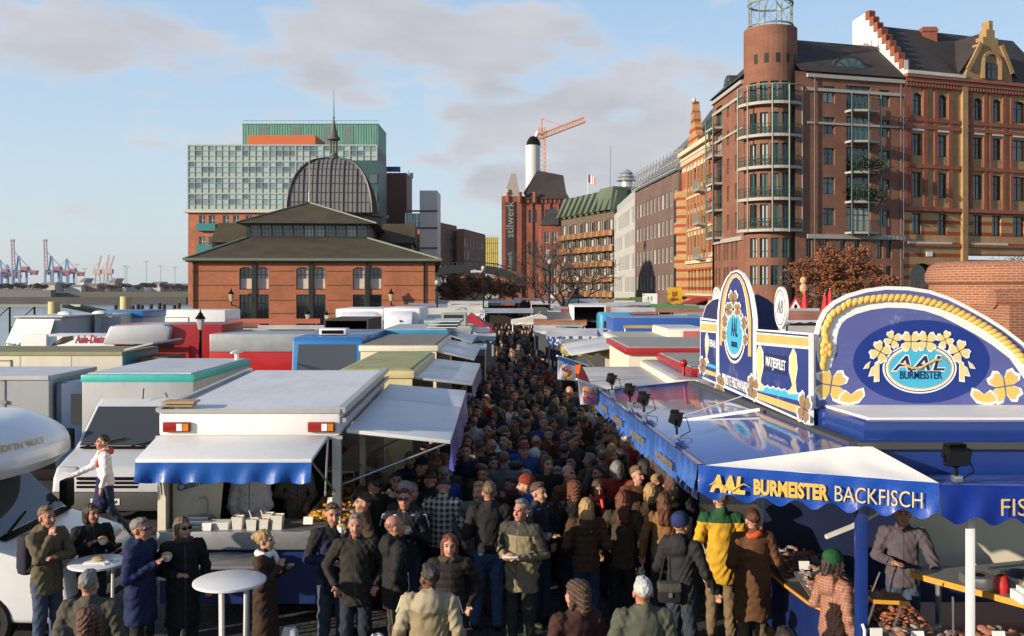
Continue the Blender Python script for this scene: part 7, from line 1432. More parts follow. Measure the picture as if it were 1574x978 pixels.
for (a,b,r,rot) in ((1399,525,15,0),(1423,525,15,.1),(1371,522,12,.4),(1451,522,12,-.4),(1352,541,15,.5),(1473,540,15,-.5)): clover(w_,g_,(a,b),r,.044+.0026*(abs(a-1411)<20)+.0008*(a>1411),BS,rot)
for sgn in (-1,1):
    for (a,b,c_,d_) in ((68,562,74,577),(62,556,66,584),(76,556,82,566)):
        x0_,x1_=1412+sgn*a,1412+sgn*c_; ps=[(x0_,b),(x0_+sgn*5,b+4),(x1_+sgn*2,d_),(x1_-sgn*4,d_-1)]; ps=ps if sgn>0 else ps[::-1]; ngon(w_,[(1.0*(p[0]-(x0_+x1_)/2)*1.5+(x0_+x1_)/2,(p[1]-(b+d_)/2)*1.25+(b+d_)/2) for p in ps],.038+.0005*(a-60)/4); ngon(g_,ps,.0425+.0005*(a-60)/4)
for (a,b,r,rot) in ((1277,592,24,.15),(1544,594,25,-.15)): clover(w_,y_,(a,b),r,.018,BS,rot)
for sgn,x0_ in ((1,1292),(-1,1528)):
    ps=[(x0_,608),(x0_+sgn*8,602),(x0_+sgn*16,607),(x0_+sgn*24,602),(x0_+sgn*32,600),(x0_+sgn*34,608),(x0_+sgn*26,616),(x0_+sgn*12,619),(x0_-sgn*2,616)]; ps=ps if sgn>0 else ps[::-1]
    c0=(sum(p[0] for p in ps)/9,sum(p[1] for p in ps)/9); ngon(w_,[(c0[0]+(p[0]-c0[0])*1.2,c0[1]+(p[1]-c0[1])*1.5) for p in ps],.0235); ngon(y_,ps,.0275)
w_.build('ornament_outline',signwhite,bg_); g_.build('clover_ornament',creamy,bg_); y_.build('corner_clover',mat('corner_gold',(.68,.47,.12),.45,0,.08),bg_)
# ---- floodlights clamped to the hatch edges
def flood(label,p,yaw,tilt=.5,s=1.):
    tf=thing('floodlight',label,'floodlight',p,0,'black floodlights on the fish stall'); Rm=Matrix.Rotation(yaw,3,'Z')@Matrix.Rotation(tilt,3,'X')
    def T(v,o=(0,0,.2)): return tuple((Rm@Vector(v))*s+Vector(o)*s)
    m=MB(); b=[(-.1,-.06,-.075),(.1,-.06,-.075),(.085,.08,-.05),(-.085,.08,-.05),(-.1,-.06,.075),(.1,-.06,.075),(.085,.08,.06),(-.085,.08,.06)]; m.hexa([T(v) for v in b]); m.build('housing',blackm,tf,world=False,bevel=.008)
    m=MB()
    for k in range(7): x=-.075+k*.025; m.hexa([T(v) for v in [(x-.004,.0,.07),(x+.004,.0,.07),(x+.004,.085,.055),(x-.004,.085,.055),(x-.004,.0,.095),(x+.004,.0,.095),(x+.004,.085,.075),(x-.004,.085,.075)]])
    m.build('cooling_fins',blackm,tf,world=False); m=MB(); m.hexa([T(v) for v in [(-.09,-.064,-.066),(.09,-.064,-.066),(.09,-.061,-.066),(-.09,-.061,-.066),(-.09,-.064,.066),(.09,-.064,.066),(.09,-.061,.066),(-.09,-.061,.066)]]); m.build('lens',glass,tf,world=False)
    m=MB(); m.tube([T((-.11,.01,0)),T((-.11,.01,0),(0,0,.12)),(0,0,.1*s),T((.11,.01,0),(0,0,.12)),T((.11,.01,0))],.008*s,5); m.tube([(0,0,.1*s),(0,0,0)],.014*s,6); m.build('bracket',blackm,tf,world=False); m=MB(); m.box(-.035*s,-.05*s,-.02,.035*s,.03*s,.03*s); m.build('clamp',steel,tf,world=False,bevel=.008)
    m=MB(); m.tube([T((0,.08,0)),(.12*s,.08*s,.2*s),(.15*s,.0,.06*s),(.02,-.03,0)],.006,5); m.build('cable',blackm,tf,world=False)
ld=(a0-a1)
for f,lab in ((.05,'black floodlight at the far end of the glossy hatch edge'),(.30,'black floodlight second from the far end of the glossy hatch'),(.46,'black floodlight third from the far end of the glossy hatch'),(.75,'black floodlight on the hatch edge nearest the white hip sheet')):
    flood(lab,a1.lerp(a0,f)+Vector((.16,0,.05)),R(75),.25,.95)
flood('black floodlight clamped above the front valance before the navy fascia',W(1470,742,8.0)+Vector((0,0,.03)),R(10),.3,.98)
# ---- counters, shelves and goods inside
board=mat('dark_board',(.035,.022,.015),.45,0,.3); oedge=mat('orange_edge',(.6,.28,.03),.5); fishpink=mat('fish_pink',(.34,.15,.10),.35,0,.35,18); fishgrey=mat('fish_grey',(.28,.25,.23),.3,0,.35,18); fishred=mat('fish_orange',(.28,.09,.035),.4,0,.3,18)
CO=[(2.92,15.2),(3.1,11.3),(3.2,10.5),(3.55,9.6),(3.62,8.85),(7.,8.75),(7.,9.4),(4.2,9.5),(4.0,10.4),(3.8,15.2)]
m=MB(); m.prism([(x+.05,y+.03,.2) for x,y in CO],(0,0,.68)); m.build('counter',mat('counter_blue',(.008,.02,.10),.35,0,.2),t)
m=MB(); m.prism([(x,y,.885) for x,y in CO],(0,0,.035)); m.build('counter_top',mat('counter_dark',(.06,.05,.045),.5,0,.3),t)
m=MB()
for (x,y),(x2,y2) in zip(CO[:5],CO[1:6]): m.beam((x-.008,y-.008,.9),(x2-.008,y2-.008,.9),.014,.03)
m.build('counter_edge',mat('orange_edge',(.6,.28,.03),.5),t)
def shelf(label,p,q,wd,z,nrm=(0,-1,0)):
    """dark shelf board with an orange front edge"""
    p=Vector(p); q=Vector(q); n_=Vector(nrm).normalized(); ts=thing('serving_shelf',label,'shelf',((p+q)/2+Vector((0,0,z))),0,'dark shelves with orange edges')
    m=MB(); m.prism([p+Vector((0,0,z)),q+Vector((0,0,z)),q+n_*wd+Vector((0,0,z)),p+n_*wd+Vector((0,0,z))],(0,0,.03)); m.build('board',board,ts)
    m=MB(); m.beam(p+n_*(wd+.008)+Vector((0,0,z+.015)),q+n_*(wd+.008)+Vector((0,0,z+.015)),.016,.036); m.build('edge_strip',oedge,ts)
    m=MB()
    for f in (.12,.88): c_=p.lerp(q,f); m.tube([c_+n_*(wd*.8)+Vector((0,0,z)),c_+Vector((0,0,z-.3))],.012,5)
    m.build('bracket',steel,ts)
shelf('dark orange edged shelf below the front opening beside the blue post',(3.3,8.58,0),(4.35,8.58,0),.3,.95); shelf('dark orange edged shelf below the front opening at the far right',(4.45,8.58,0),(5.9,8.58,0),.3,.95)
shelf('small dark orange edged shelf in the middle of the stall right of the blue post',(3.40,9.45,0),(3.72,9.4,0),.26,1.33)
def ftray(label,c,rz,sx,sy,n,cols,r=.05):
    o=heap('fish_tray',label,'fish tray',c,sx,sy,n,r*.75,cols,'fish trays in the blue stall',.08); o.rotation_euler=(R(8),0,rz); return o
ftray('steel tray of pink shrimps and fillets right behind the blue post',(3.95,9.15,.96),0,.3,.2,130,[('fish',fishpink),('grey_fish',fishgrey)])
ftray('tray of pink fish pieces in the middle of the stall behind the post',(3.85,9.7,1.0),0,.2,.2,120,[('fish',fishpink),('red_fish',fishred)])
ftray('tray of grey and pink whole fish in front of the right shelf',(4.55,9.1,.96),0,.26,.2,70,[('grey_fish',fishgrey),('fish',fishpink)],.08)
for k,(x,y,cols,lab) in enumerate(((3.72,10.0,[('red_fish',fishred),('fish',fishpink)],'tray of orange smoked fish behind the woman in the checked coat'),(3.5,10.75,[('fish',fishpink),('grey_fish',fishgrey)],'tray of mixed fish on the side counter beside the brown coat'),(3.42,11.6,[('red_fish',fishred),('grey_fish',fishgrey)],'tray of smoked fish on the side counter behind the yellow jacket'),(3.38,12.6,[('fish',fishpink),('red_fish',fishred)],'tray of pink fish on the far part of the side counter'))):
    ftray(lab,(x,y,.99),0,.24,.36,90,cols,.055)
m=MB()
for p,q in (((3.22,10.4,.92),(3.38,10.3,1.55)),((3.46,9.75,.92),(3.62,9.6,1.5)),((4.05,8.95,.92),(4.2,9.3,1.35))): m.tube([p,q],.009,6)
m.build('guard_post',steel,t)
m=MB(); m.prism([(3.0,9.3,1.90),(3.25,9.3,2.0),(3.62,9.3,2.2),(3.62,9.3,2.23),(3.25,9.3,2.03),(3.0,9.3,1.93)],(0,.06,0)); m.build('curved_glass_edge',mat('pale_edge',(.6,.6,.58),.3),t)
# back room: dark wall, white table with scale, bowl and boxes on the right
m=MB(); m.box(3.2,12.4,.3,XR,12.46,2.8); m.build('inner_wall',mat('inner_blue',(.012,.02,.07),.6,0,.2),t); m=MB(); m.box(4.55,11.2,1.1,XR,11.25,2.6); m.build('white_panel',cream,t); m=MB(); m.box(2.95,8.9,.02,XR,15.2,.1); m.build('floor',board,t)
tb=thing('work_table','pale work table with an orange edge inside the blue stall at right','table',(4.9,9.9,0)); m=MB(); m.hexa([(4.25,10.4,1.22),(5.0,9.3,1.22),(6.2,9.3,1.22),(6.2,11.0,1.22),(4.25,10.4,1.27),(5.0,9.3,1.27),(6.2,9.3,1.27),(6.2,11,1.27)]); m.build('table_top',zinc,tb); m=MB(); m.beam((4.24,10.39,1.245),(4.99,9.29,1.245),.02,.06); m.build('edge_strip',oedge,tb); m=MB()
for x,y in ((4.5,10.3),(5.1,9.5),(6,9.5),(6,10.8)): m.tube([(x,y,0),(x,y,1.22)],.03,6)
m.build('leg',steel,tb)
sc1=thing('kitchen_scale','grey scale with a dark dial on the pale work table','scale',(4.75,9.95,1.27)); m=MB(); m.box(-.14,-.14,0,.14,.14,.1); m.build('housing',steel,sc1,world=False,bevel=.02); m=MB(); m.lathe([(0,.105),(.06,.105),(.07,.1)],(0,0,0),14); m.build('dial',blackm,sc1,world=False)
bw=thing('steel_bowl','shiny steel bowl on a small foot beside a red cloth','bowl',(5.1,9.75,1.27)); m=MB(); m.lathe([(.06,0),(.07,.02),(.02,.05),(.1,.08),(.2,.16),(.21,.165),(.19,.16),(.1,.09),(0,.075)],(0,0,0),20); m.build('bowl_shell',steel,bw,world=False,smooth=True)
rc=thing('red_cloth','bunched red cloth beside the steel bowl','cloth',(4.88,9.72,1.27)); m=MB(); m.lathe([(.07,0),(.08,.08),(.05,.16),(0,.18)],(0,0,0),9); m.build('fold',bred,rc,world=False,smooth=True)
bx_=thing('white_box','stack of white boxes with bread at the front of the work table','box',(5.12,9.42,1.27)); m=MB(); m.box(-.25,-.1,0,.25,.12,.09); m.box(-.2,-.08,.091,.22,.1,.13); m.build('box_shell',cleanwhite,bx_,world=False); m=MB(); m.ell((-.1,0,.17),(.1,.06,.04)); m.build('bread',MATS['bread_brown'],bx_,world=False,smooth=True)
kn=thing('red_strap','red strap hanging against the white panel inside the blue stall','strap',(4.75,11.1,1.9)); m=MB(); m.beam((-.06,0,.3),(.02,0,-.02),.06,.02); m.build('strap',bred,kn,world=False)
for k_,(x_,y_,z_,l_) in enumerate(((-3.9,12.44,1.2,'white price card at the left end of the trailer counter'),(-2.62,12.52,1.26,'white price card before the yellow fried pieces'),(-2.5,13.5,1.3,'white price card among the brown fillets'),(3.75,9.0,1.03,'white price card stuck in the shrimp tray'),(4.5,9.0,1.03,'white price card stuck in the whole fish tray'),(3.36,11.2,1.06,'white price card in the smoked fish tray'))):
    m=MB(); m.hexa([(x_-.06,y_,z_),(x_+.06,y_,z_),(x_+.06,y_+.006,z_),(x_-.06,y_+.006,z_),(x_-.06,y_+.03,z_+.09),(x_+.06,y_+.03,z_+.09),(x_+.06,y_+.036,z_+.09),(x_-.06,y_+.036,z_+.09)]); tag(m.build('price_card',cleanwhite),l_,'card','price cards on the counters')
tag(MB().box(3.42,9.3,.93,3.53,9.32,1.05).build('price_card',cleanwhite),'white price card leaning beside the blue corner post','card')
# ================================================================ people: one continuous body surface each, clothes and hair as children
def surfnet(prims,res,post=None,pad=.06):
    lo=np.array([9.,9,9]); hi=-lo
    for p in prims:
        if p[0]=='-': continue
        pts=p[1]; r=p[2]
        for q in pts: lo=np.minimum(lo,np.array(q)-r); hi=np.maximum(hi,np.array(q)+r)
    lo-=pad*.5; hi+=pad*.5
    n=np.ceil((hi-lo)/res).astype(int)+1
    ax=[lo[i]+res*np.arange(n[i]) for i in range(3)]
    f=np.full(n,.08,np.float32)
    for kind,pts,rmax,fn,k in prims:
        a=np.min(np.array(pts),0)-rmax-pad; b=np.max(np.array(pts),0)+rmax+pad
        i0=np.clip(np.floor((a-lo)/res).astype(int),0,n-1); i1=np.clip(np.ceil((b-lo)/res).astype(int)+1,1,n)
        if np.any(i1<=i0): continue
        sl=tuple(slice(i0[i],i1[i]) for i in range(3))
        X,Y,Z=np.meshgrid(*[ax[i][sl[i]] for i in range(3)],indexing='ij')
        d=fn(X,Y,Z).astype(np.float32); g=f[sl]
        if kind=='-':
            h=np.clip(.5-.5*(g+d)/k,0,1); f[sl]=g*(1-h)-d*h+k*h*(1-h)
        else:
            h=np.clip(.5+.5*(g-d)/k,0,1); f[sl]=g*(1-h)+d*h-k*h*(1-h)
    if post is not None:
        X,Y,Z=np.meshgrid(*ax,indexing='ij'); f=post(f,X,Y,Z)
    s=f<0
    c=[s[i:n[0]-1+i,j:n[1]-1+j,k:n[2]-1+k] for i in (0,1) for j in (0,1) for k in (0,1)]
    cnt=sum(x.astype(np.int8) for x in c); act=np.argwhere((cnt>0)&(cnt<8))
    idx=np.full(n-1,-1,np.int64); idx[tuple(act.T)]=np.arange(len(act))
    off=np.array([(i,j,k) for i in (0,1) for j in (0,1) for k in (0,1)])
    val=np.stack([f[tuple((act+o).T)] for o in off],1)
    P=np.zeros((len(act),3)); W_=np.zeros(len(act))
    for e0,e1 in ((0,1),(2,3),(4,5),(6,7),(0,2),(1,3),(4,6),(5,7),(0,4),(1,5),(2,6),(3,7)):
        a,b=val[:,e0],val[:,e1]; m=(a<0)!=(b<0); t=np.where(m,a/(np.where(m,a-b,1)),0)
        P+=np.where(m[:,None],off[e0]+(off[e1]-off[e0])*t[:,None],0); W_+=m
    P=(act+P/W_[:,None])*res+lo
    fs=[]
    for axn in range(3):
        o=[0,0,0]; o[axn]=1; b,c2=[i for i in range(3) if i!=axn]
        s0=s[tuple(slice(0,n[i]-o[i]) for i in range(3))]; s1=s[tuple(slice(o[i],n[i]) for i in range(3))]
        e=np.argwhere(s0!=s1); e=e[(e[:,b]>0)&(e[:,c2]>0)&(e[:,b]<n[b]-1)&(e[:,c2]<n[c2]-1)]
        if not len(e): continue
        q=[]
        for db,dc in ((-1,-1),(0,-1),(0,0),(-1,0)):
            t=e.copy(); t[:,b]+=db; t[:,c2]+=dc; q.append(idx[tuple(t.T)])
        q=np.stack(q,1); fl=s0[tuple(e.T)]
        if axn==1: fl=~fl
        q[~fl]=q[~fl][:,::-1]; fs.append(q)
    return P,np.concatenate(fs)
def cap(a,b,ra,rb,k=.03,sy=1.,kind='+'):
    a=np.array(a,float); b=np.array(b,float)
    def fn(X,Y,Z):
        A=a*(1,sy,1); D=(b-a)*(1,sy,1); px,py,pz=X-A[0],Y*sy-A[1],Z-A[2]; L2=max(D@D,1e-9)
        t=np.clip((px*D[0]+py*D[1]+pz*D[2])/L2,0,1); return (np.sqrt((px-t*D[0])**2+(py-t*D[1])**2+(pz-t*D[2])**2)-(ra+(rb-ra)*t))/(1+.5*(sy-1))
    return (kind,(a,b),max(ra,rb),fn,k)
def ellp(c,r,k=.02,Rm=None,kind='+'):
    c=np.array(c,float); r=np.array(r,float); Rm=np.eye(3) if Rm is None else Rm
    def fn(X,Y,Z):
        d=np.stack([X-c[0],Y-c[1],Z-c[2]],-1)@Rm; k0=np.sqrt(((d/r)**2).sum(-1)); k1=np.sqrt(((d/r**2)**2).sum(-1))+1e-6; return k0*(k0-1)/k1
    return (kind,(c,),max(r),fn,k)
def rotz(a): c,s=math.cos(a),math.sin(a); return np.array([[c,-s,0],[s,c,0],[0,0,1.]])
def rotx(a): c,s=math.cos(a),math.sin(a); return np.array([[1,0,0],[0,c,-s],[0,s,c]])
ARM={'down':((.27,.03,1.14),(.285,-.03,.90),(0,-.25,-1)),'hold':((.27,.05,1.14),(.10,-.26,1.15),(-.6,-.6,.1)),'mouth':((.24,-.12,1.17),(.075,-.19,1.44),(-.4,-.1,.9)),
     'chest':((.26,.02,1.14),(.10,-.24,1.29),(-.5,-.5,.5)),'pocket':((.33,.09,1.16),(.215,-.05,.98),(-.3,-.4,-.8)),'fold':((.25,-.08,1.16),(-.06,-.22,1.22),(-1,-.1,.1)),'chin':((.20,-.14,1.20),(.06,-.16,1.43),(-.2,.05,.9)),
     'fwd':((.29,-.10,1.18),(.33,-.36,1.06),(0,-.8,-.5)),'backsw':((.28,.18,1.18),(.29,.30,.98),(0,.4,-.9)),'side':((.31,.0,1.15),(.36,-.14,.93),(.1,-.4,-.9)),'counter':((.25,-.04,1.12),(.10,-.34,1.02),(-.2,-.6,-.7)),'lapel':((.24,-.05,1.14),(.05,-.19,1.33),(-.5,-.2,.8))}
LEG={'stand':((-.10,-.02,.5),(-.115,.01,.09),(.10,-.02,.5),(.115,.01,.09)),'walk':((-.09,-.17,.52),(-.09,-.32,.13),(.10,.06,.5),(.10,.33,.15)),'step':((-.10,-.08,.5),(-.11,-.12,.09),(.10,.03,.5),(.11,.12,.1)),'lean':((-.09,-.01,.5),(-.10,.0,.09),(.12,-.07,.5),(.17,-.05,.09))}
def prims_arm(s,preset,r0,r1,r2,sh=.185,k=.03,lean=0):
    e,w_,fd=ARM[preset]; S_=np.array((s*sh,0.,1.415)); e=np.array((s*e[0],e[1]-lean*.2,e[2])); w_=np.array((s*w_[0],w_[1]-lean*.3,w_[2])); return S_,e,w_,np.array((s*fd[0],fd[1],fd[2]))
def hand(w_,fd,s,k=.012):
    """palm, four unequal bent fingers and a thumb"""
    fd=fd/np.linalg.norm(fd); side=np.cross(fd,(0,0,1.)); side=side/(np.linalg.norm(side)+1e-6) if np.linalg.norm(side)>.2 else np.array((1.,0,0)); nrm=np.cross(side,fd)
    curl=-nrm*.6 if nrm[2]>0 else nrm*.6; out=[cap(w_,w_+fd*.035,.028,.026,.02)]
    for i in range(4): b=w_+fd*.03+side*((i-1.5)*.02); out.append(cap(b,b+fd*.055,.014,.0125,.008)); L_=(.052,.06,.056,.042)[i]; q=b+fd*.055; out.append(cap(q,q+(fd*.6+curl)*L_*.75,.0105,.009,.005))
    t0=w_+fd*.012+side*(-s*.028); out.append(cap(t0,t0+(fd*.6-side*s*.7)*.045,.013,.011,.008)); return out
def build_sdf(name,prims,res,mats,parent,post=None,matfn=None):
    P,Q=surfnet(prims,res,post); me=bpy.data.meshes.new(name)
    me.vertices.add(len(P)); me.vertices.foreach_set('co',P.astype(np.float32).ravel())
    me.loops.add(len(Q)*4); me.loops.foreach_set('vertex_index',Q.astype(np.int32).ravel())
    me.polygons.add(len(Q)); me.polygons.foreach_set('loop_start',np.arange(0,len(Q)*4,4,dtype=np.int32)); me.polygons.foreach_set('loop_total',np.full(len(Q),4,np.int32))
    for m in mats: me.materials.append(m)
    if matfn is not None: me.polygons.foreach_set('material_index',matfn(P[Q].mean(1)).astype(np.int32))
    me.polygons.foreach_set('use_smooth',np.ones(len(Q),bool)); me.update(); me.validate()
    o=bpy.data.objects.new(name,me); C.objects.link(o)
    if parent is not None: o.parent=parent
    return o
def cloth(col,rough=.8): 
    return mat('cloth_%02x%02x%02x'%tuple(min(255,int(c*600)) for c in col),col,rough,0,.22,9,bump=.35,bscale=16,spec=.25)
skinA=mat('skin_light',(.46,.235,.155),.5,0,.10,14,spec=.35); skinB=mat('skin_ruddy',(.42,.185,.12),.5,0,.12,14,spec=.35); skinC=mat('skin_dark',(.13,.06,.035),.5,0,.12,14,spec=.35)
HAIR={k:mat('hair_'+k,c,.45,0,.6,75,bump=.5,bscale=130,streak=True) for k,c in {'black':(.012,.01,.009),'dark':(.028,.017,.011),'brown':(.07,.036,.018),'sandy':(.13,.08,.042),'blond':(.34,.21,.085),'auburn':(.085,.027,.012),'red':(.12,.03,.011),'grey':(.17,.16,.15),'white':(.5,.49,.46),'bald':(.2,.12,.08)}.items()}
zipm=mat('zip_dark',(.03,.03,.032),.5)
eyem=mat('eye_dark',(.03,.02,.018),.2); lipm=mat('lip',(.3,.09,.07),.45); 
def wrinkle(amp,puff=0):
    def post(f,X,Y,Z):
        a=34*Z+14*X+7*np.sin(9*Y+8*X)+5*np.sin(7*Z+11*X); g=amp*(1.5*(1-2*np.abs(np.sin(a*.5)))+.8*np.sin(51*Z-37*X+17*Y+4*np.sin(19*X))+.6*np.sin(77*X+33*Z+45*Y))*.6
        if puff: g=g*.5+puff*np.abs(np.sin(Z*PI/.085))-puff*.5
        return f-g.astype(np.float32)
    return post
def make_person(loc,yaw,H=1.75,head=0,nod=0,arms=('down','down'),legs='stand',hair='short',hc='brown',skin=None,jacket=(.02,.02,.02),hem=.80,flare=0,hood=False,collar=True,fur=None,puff=0,trousers=(.02,.025,.04),shoes=(.015,.012,.01),
                res=.009,scarf=None,glasses=False,beard=False,hat=None,fat=1.,jmat=None,yoke=None,lean=0,stripe=None,name='person',yk=True,belt=False,gloves=None):
    skin=skin or skinA; rj=res*1.2
    hp=np.array((0,.0,1.50)); Rh=rotz(R(head))@rotx(R(nod)); T=lambda p:(Rh@(np.array(p,float)-hp))+hp+np.array((0,-lean*.35,0))
    def hc_(a,b,ra,rb,k=.02,kind='+'): return cap(T(a),T(b),ra,rb,k,1.,kind)
    def he(c,r,k=.02,kind='+'): return ellp(T(c),r,k,Rh,kind)
    K0,A0_,K1,A1_=[np.array(p) for p in LEG[legs]]
    sl=np.array((0,-lean*.3,0)); body=[cap((0,0,.98),(0,-.0,1.2),.12,.12,.04,1.35),cap((0,0,1.2)+sl*.4,(0,.01,1.38)+sl*.9,.13,.11,.04,1.35),cap((-.14,0,1.40)+sl,(.14,0,1.40)+sl,.055,.055,.04),cap((0,.015,1.40)+sl,T((0,0,1.55)),.062,.054,.03)]
    for s,kn,an in ((-1,K0,A0_),(1,K1,A1_)):
        body+=[cap((s*.09,0,.94),kn,.078,.052,.03),cap(kn,an,.05,.036,.02),cap(an+(0,.02,-.03),an+(0,-.12,-.05),.034,.028,.02)]
    hands={}
    for s,ar in zip((-1,1),arms):
        S_,e,w_,fd=prims_arm(s,ar,0,0,0,lean=lean); S_=S_+sl; e=e+sl; w_=w_+sl; body+=[cap(S_,e,.05,.04,.03),cap(e,w_,.04,.026,.02)]+hand(w_,fd,s); hands[s]=w_+fd/np.linalg.norm(fd)*.07
    body+=[he((0,.018,1.655),(.074,.092,.092),.02),he((0,-.022,1.60),(.060,.072,.088),.03),he((0,-.062,1.535),(.034,.028,.026),.025),hc_((0,-.088,1.640),(0,-.112,1.596),.010,.016,.012),he((.078,.012,1.615),(.012,.024,.034),.008),he((-.078,.012,1.615),(.012,.024,.034),.008),
        hc_((-.036,-.077,1.656),(.036,-.077,1.656),.012,.012,.014),he((.035,-.06,1.59),(.026,.03,.03),.02),he((-.035,-.06,1.59),(.026,.03,.03),.02),
        he((.031,-.094,1.636),(.016,.014,.012),.01,'-'),he((-.031,-.094,1.636),(.016,.014,.012),.01,'-'),hc_((-.016,-.090,1.566),(.016,-.090,1.566),.010,.010,.008)]
    Ri=Rh.T
    def mf(c):
        q=(c-np.array((0,-lean*.35,0))-hp)@Rh+hp; x,y,z=np.abs(q[:,0]),q[:,1],q[:,2]; r=np.zeros(len(c))
        r[(x>.016)&(x<.045)&(np.abs(z-1.637)<.0075)&(y<-.062)]=1; r[(x>.012)&(x<.052)&(np.abs(z-1.659)<.0065)&(y<-.055)]=2; r[(x<.024)&(np.abs(z-1.565)<.0075)&(y<-.075)]=3
        if beard: r[(x<.034)&(np.abs(z-1.583)<.0085)&(y<-.072)]=2
        if gloves is not None:
            for hpos in hands.values(): r[np.linalg.norm(c-hpos,axis=1)<.1]=4
        return r
    mats=[skin,eyem,HAIR[hc],lipm]+([gloves] if gloves is not None else [])
    o=build_sdf(name,body,res,mats,None,None,mf); o.location=loc; o.rotation_euler=(0,0,R(yaw)); sc=H/1.75; o.scale=(sc,sc,sc)
    # ---- coat
    jm=jmat or cloth(jacket); w0=.163*fat; jk=[cap((0,.0,1.33)+sl*.8,(0,0,max(hem,.95))+sl*.1,w0,w0*1.0+flare*.3,.05,1.38),cap((-.145,0,1.40)+sl,(.145,0,1.40)+sl,.078,.078,.05)]
    if hem<.93: jk.append(cap((0,0,1.0),(0,0,hem+.0),w0+flare*.2,w0+.012+flare,.05,1.3))
    for s,ar in zip((-1,1),arms):
        S_,e,w_,fd=prims_arm(s,ar,0,0,0,lean=lean); S_=S_+sl; e=e+sl; w_=w_+sl; w2=w_-(w_-e)*.06; jk+=[cap(S_,e,.074*fat**.5,.058,.035),cap(e,w2,.058,.047,.02)]
    if collar: jk+=[cap((0,.02,1.45)+sl,(0,.012,1.505)+sl,.082,.074,.025)]
    if hood: jk+=[ellp((0,.10,1.42)+sl,(.13,.075,.12),.03),ellp((0,.07,1.49)+sl,(.10,.06,.05),.03)]
    wp=wrinkle(.0058,puff)
    def jpost(f,X,Y,Z):
        f=wp(f,X,Y,Z); f=np.maximum(f,(hem-Z+.01*np.sin(X*30)).astype(np.float32)*.9)
        if collar: 
            nk=(np.sqrt((X-sl[0])**2+(Y-.0-sl[1])**2)-.058).astype(np.float32); f=np.maximum(f,np.where(Z>1.475,-nk,-1))
        if belt: f=f+np.where(np.abs(Z-1.03)<.025,.008,0).astype(np.float32)
        return f
    jmats=[jm,jm,zipm]; jmf=lambda c:((np.abs(c[:,0]-sl[0])<.0065)&(c[:,1]<-.05)&(c[:,2]<1.5))*2
    if yoke is not None:
        jmats=[jm,yoke,zipm]
        def jmf(c): return np.where((np.abs(c[:,0])<.0065)&(c[:,1]<-.05),2,((c[:,2]>1.36+(0 if yk else .02))|((np.abs(c[:,0])>.19)&(c[:,2]>1.18)&yk))*1)
    build_sdf('jacket',jk,rj,jmats,o,jpost,jmf)
    if fur: 
        m=[ellp((.09*math.sin(a),.015-.085*math.cos(a),1.475+.02*math.cos(a)),(.045,.045,.04),.02) for a in [i*PI/5+PI/10 for i in range(10)]]; build_sdf('fur_collar',m,rj,[fur],o,lambda f,X,Y,Z:f-(.008*np.sin(90*X)*np.sin(95*Z+3)*np.sin(88*Y+1)).astype(np.float32))
    if stripe:
        m=MB()
        for s,ar in zip((-1,1),arms):
            S_,e,w_,fd=prims_arm(s,ar,0,0,0); n_=np.array((s*.9,-.35,.45)); n_/=np.linalg.norm(n_); a=(S_+n_*.083).tolist(); b=((S_+e)/2+np.array((s*.074,-.03,0.03))).tolist(); m.tube([(s*.085,-.075,1.45),a,b],.007,5)
        m.build('piping',stripe,o,world=False)
    # ---- trousers, shoes
    tr_=[cap((0,0,1.0),(0,0,.92),.128*fat,.135*fat,.04,1.2)]
    for s,kn,an in ((-1,K0,A0_),(1,K1,A1_)): tr_+=[cap((s*.085,0,.92),kn,.098,.074,.03),cap(kn,an+(0,0,-.02),.073,.062,.03)]
    build_sdf('trousers',tr_,rj,[cloth(trousers)],o,wrinkle(.005))
    sh=[]
    for an in (A0_,A1_): sh+=[cap(an+(0,.02,-.035),an+(0,-.13,-.05),.047,.042,.02),cap(an+(0,0,0),an+(0,0,-.03),.048,.05,.02)]
    zmin=min(A0_[2],A1_[2])-.09
    build_sdf('shoes',sh,max(res,.011),[cloth(shoes,.5)],o,lambda f,X,Y,Z:np.maximum(f,(zmin-Z).astype(np.float32)))
    # ---- hair or hat
    H_=None
    if hair!='none':
        up=lambda f,X,Y,Z:f
        def loc_(X,Y,Z):
            d=np.stack([X,Y+lean*.35,Z],-1)-hp; q=d@Rh+hp; return q[...,0],q[...,1],q[...,2]
        if hair in('short','bald'):
            hp_=[he((0,.022,1.666),(.0805,.0975,.0905),.01)]
            if hair=='short': hp_.append(he((0,-.02,1.733),(.055,.055,.026),.02))
            def post(f,X,Y,Z):
                x,y,z=loc_(X,Y,Z); f=f-(.005*np.sin(120*x+20*z)*np.sin(70*z+60*y)).astype(np.float32)
                pl=-(.62*y+.78*(z-1.682)+.028); pl=np.maximum(pl,-(y+.045)-np.maximum(0,(z-1.70))*6)+.006*np.sin(130*x+40*y)+.004*np.sin(210*x+90*z)
                if hair=='bald': pl=np.maximum(pl,z-1.675)
                f=f+.0085*(1-np.clip(-pl/.045,0,1)).astype(np.float32)
                return np.maximum(f,pl.astype(np.float32))
        else:
            hp_=[he((0,.028,1.662),(.086,.102,.097),.02)]
            if hair in('bob','long','curly'): hp_+=[hc_((.068,.02,1.64),(.074,.0,1.53),.034,.024,.03),hc_((-.068,.02,1.64),(-.074,.0,1.53),.034,.024,.03),hc_((0,.075,1.64),(0,.085,1.53),.07,.065,.03)]
            if hair=='long': hp_+=[hc_((.03,.09,1.55),(.035,.115,1.36),.062,.04,.03),hc_((-.03,.09,1.55),(-.035,.115,1.36),.062,.04,.03)]
            if hair=='bun': hp_+=[he((0,.135,1.66),(.045,.04,.045),.015)]
            if hair=='curly': hp_+=[he((0,.02,1.71),(.10,.11,.07),.03)]
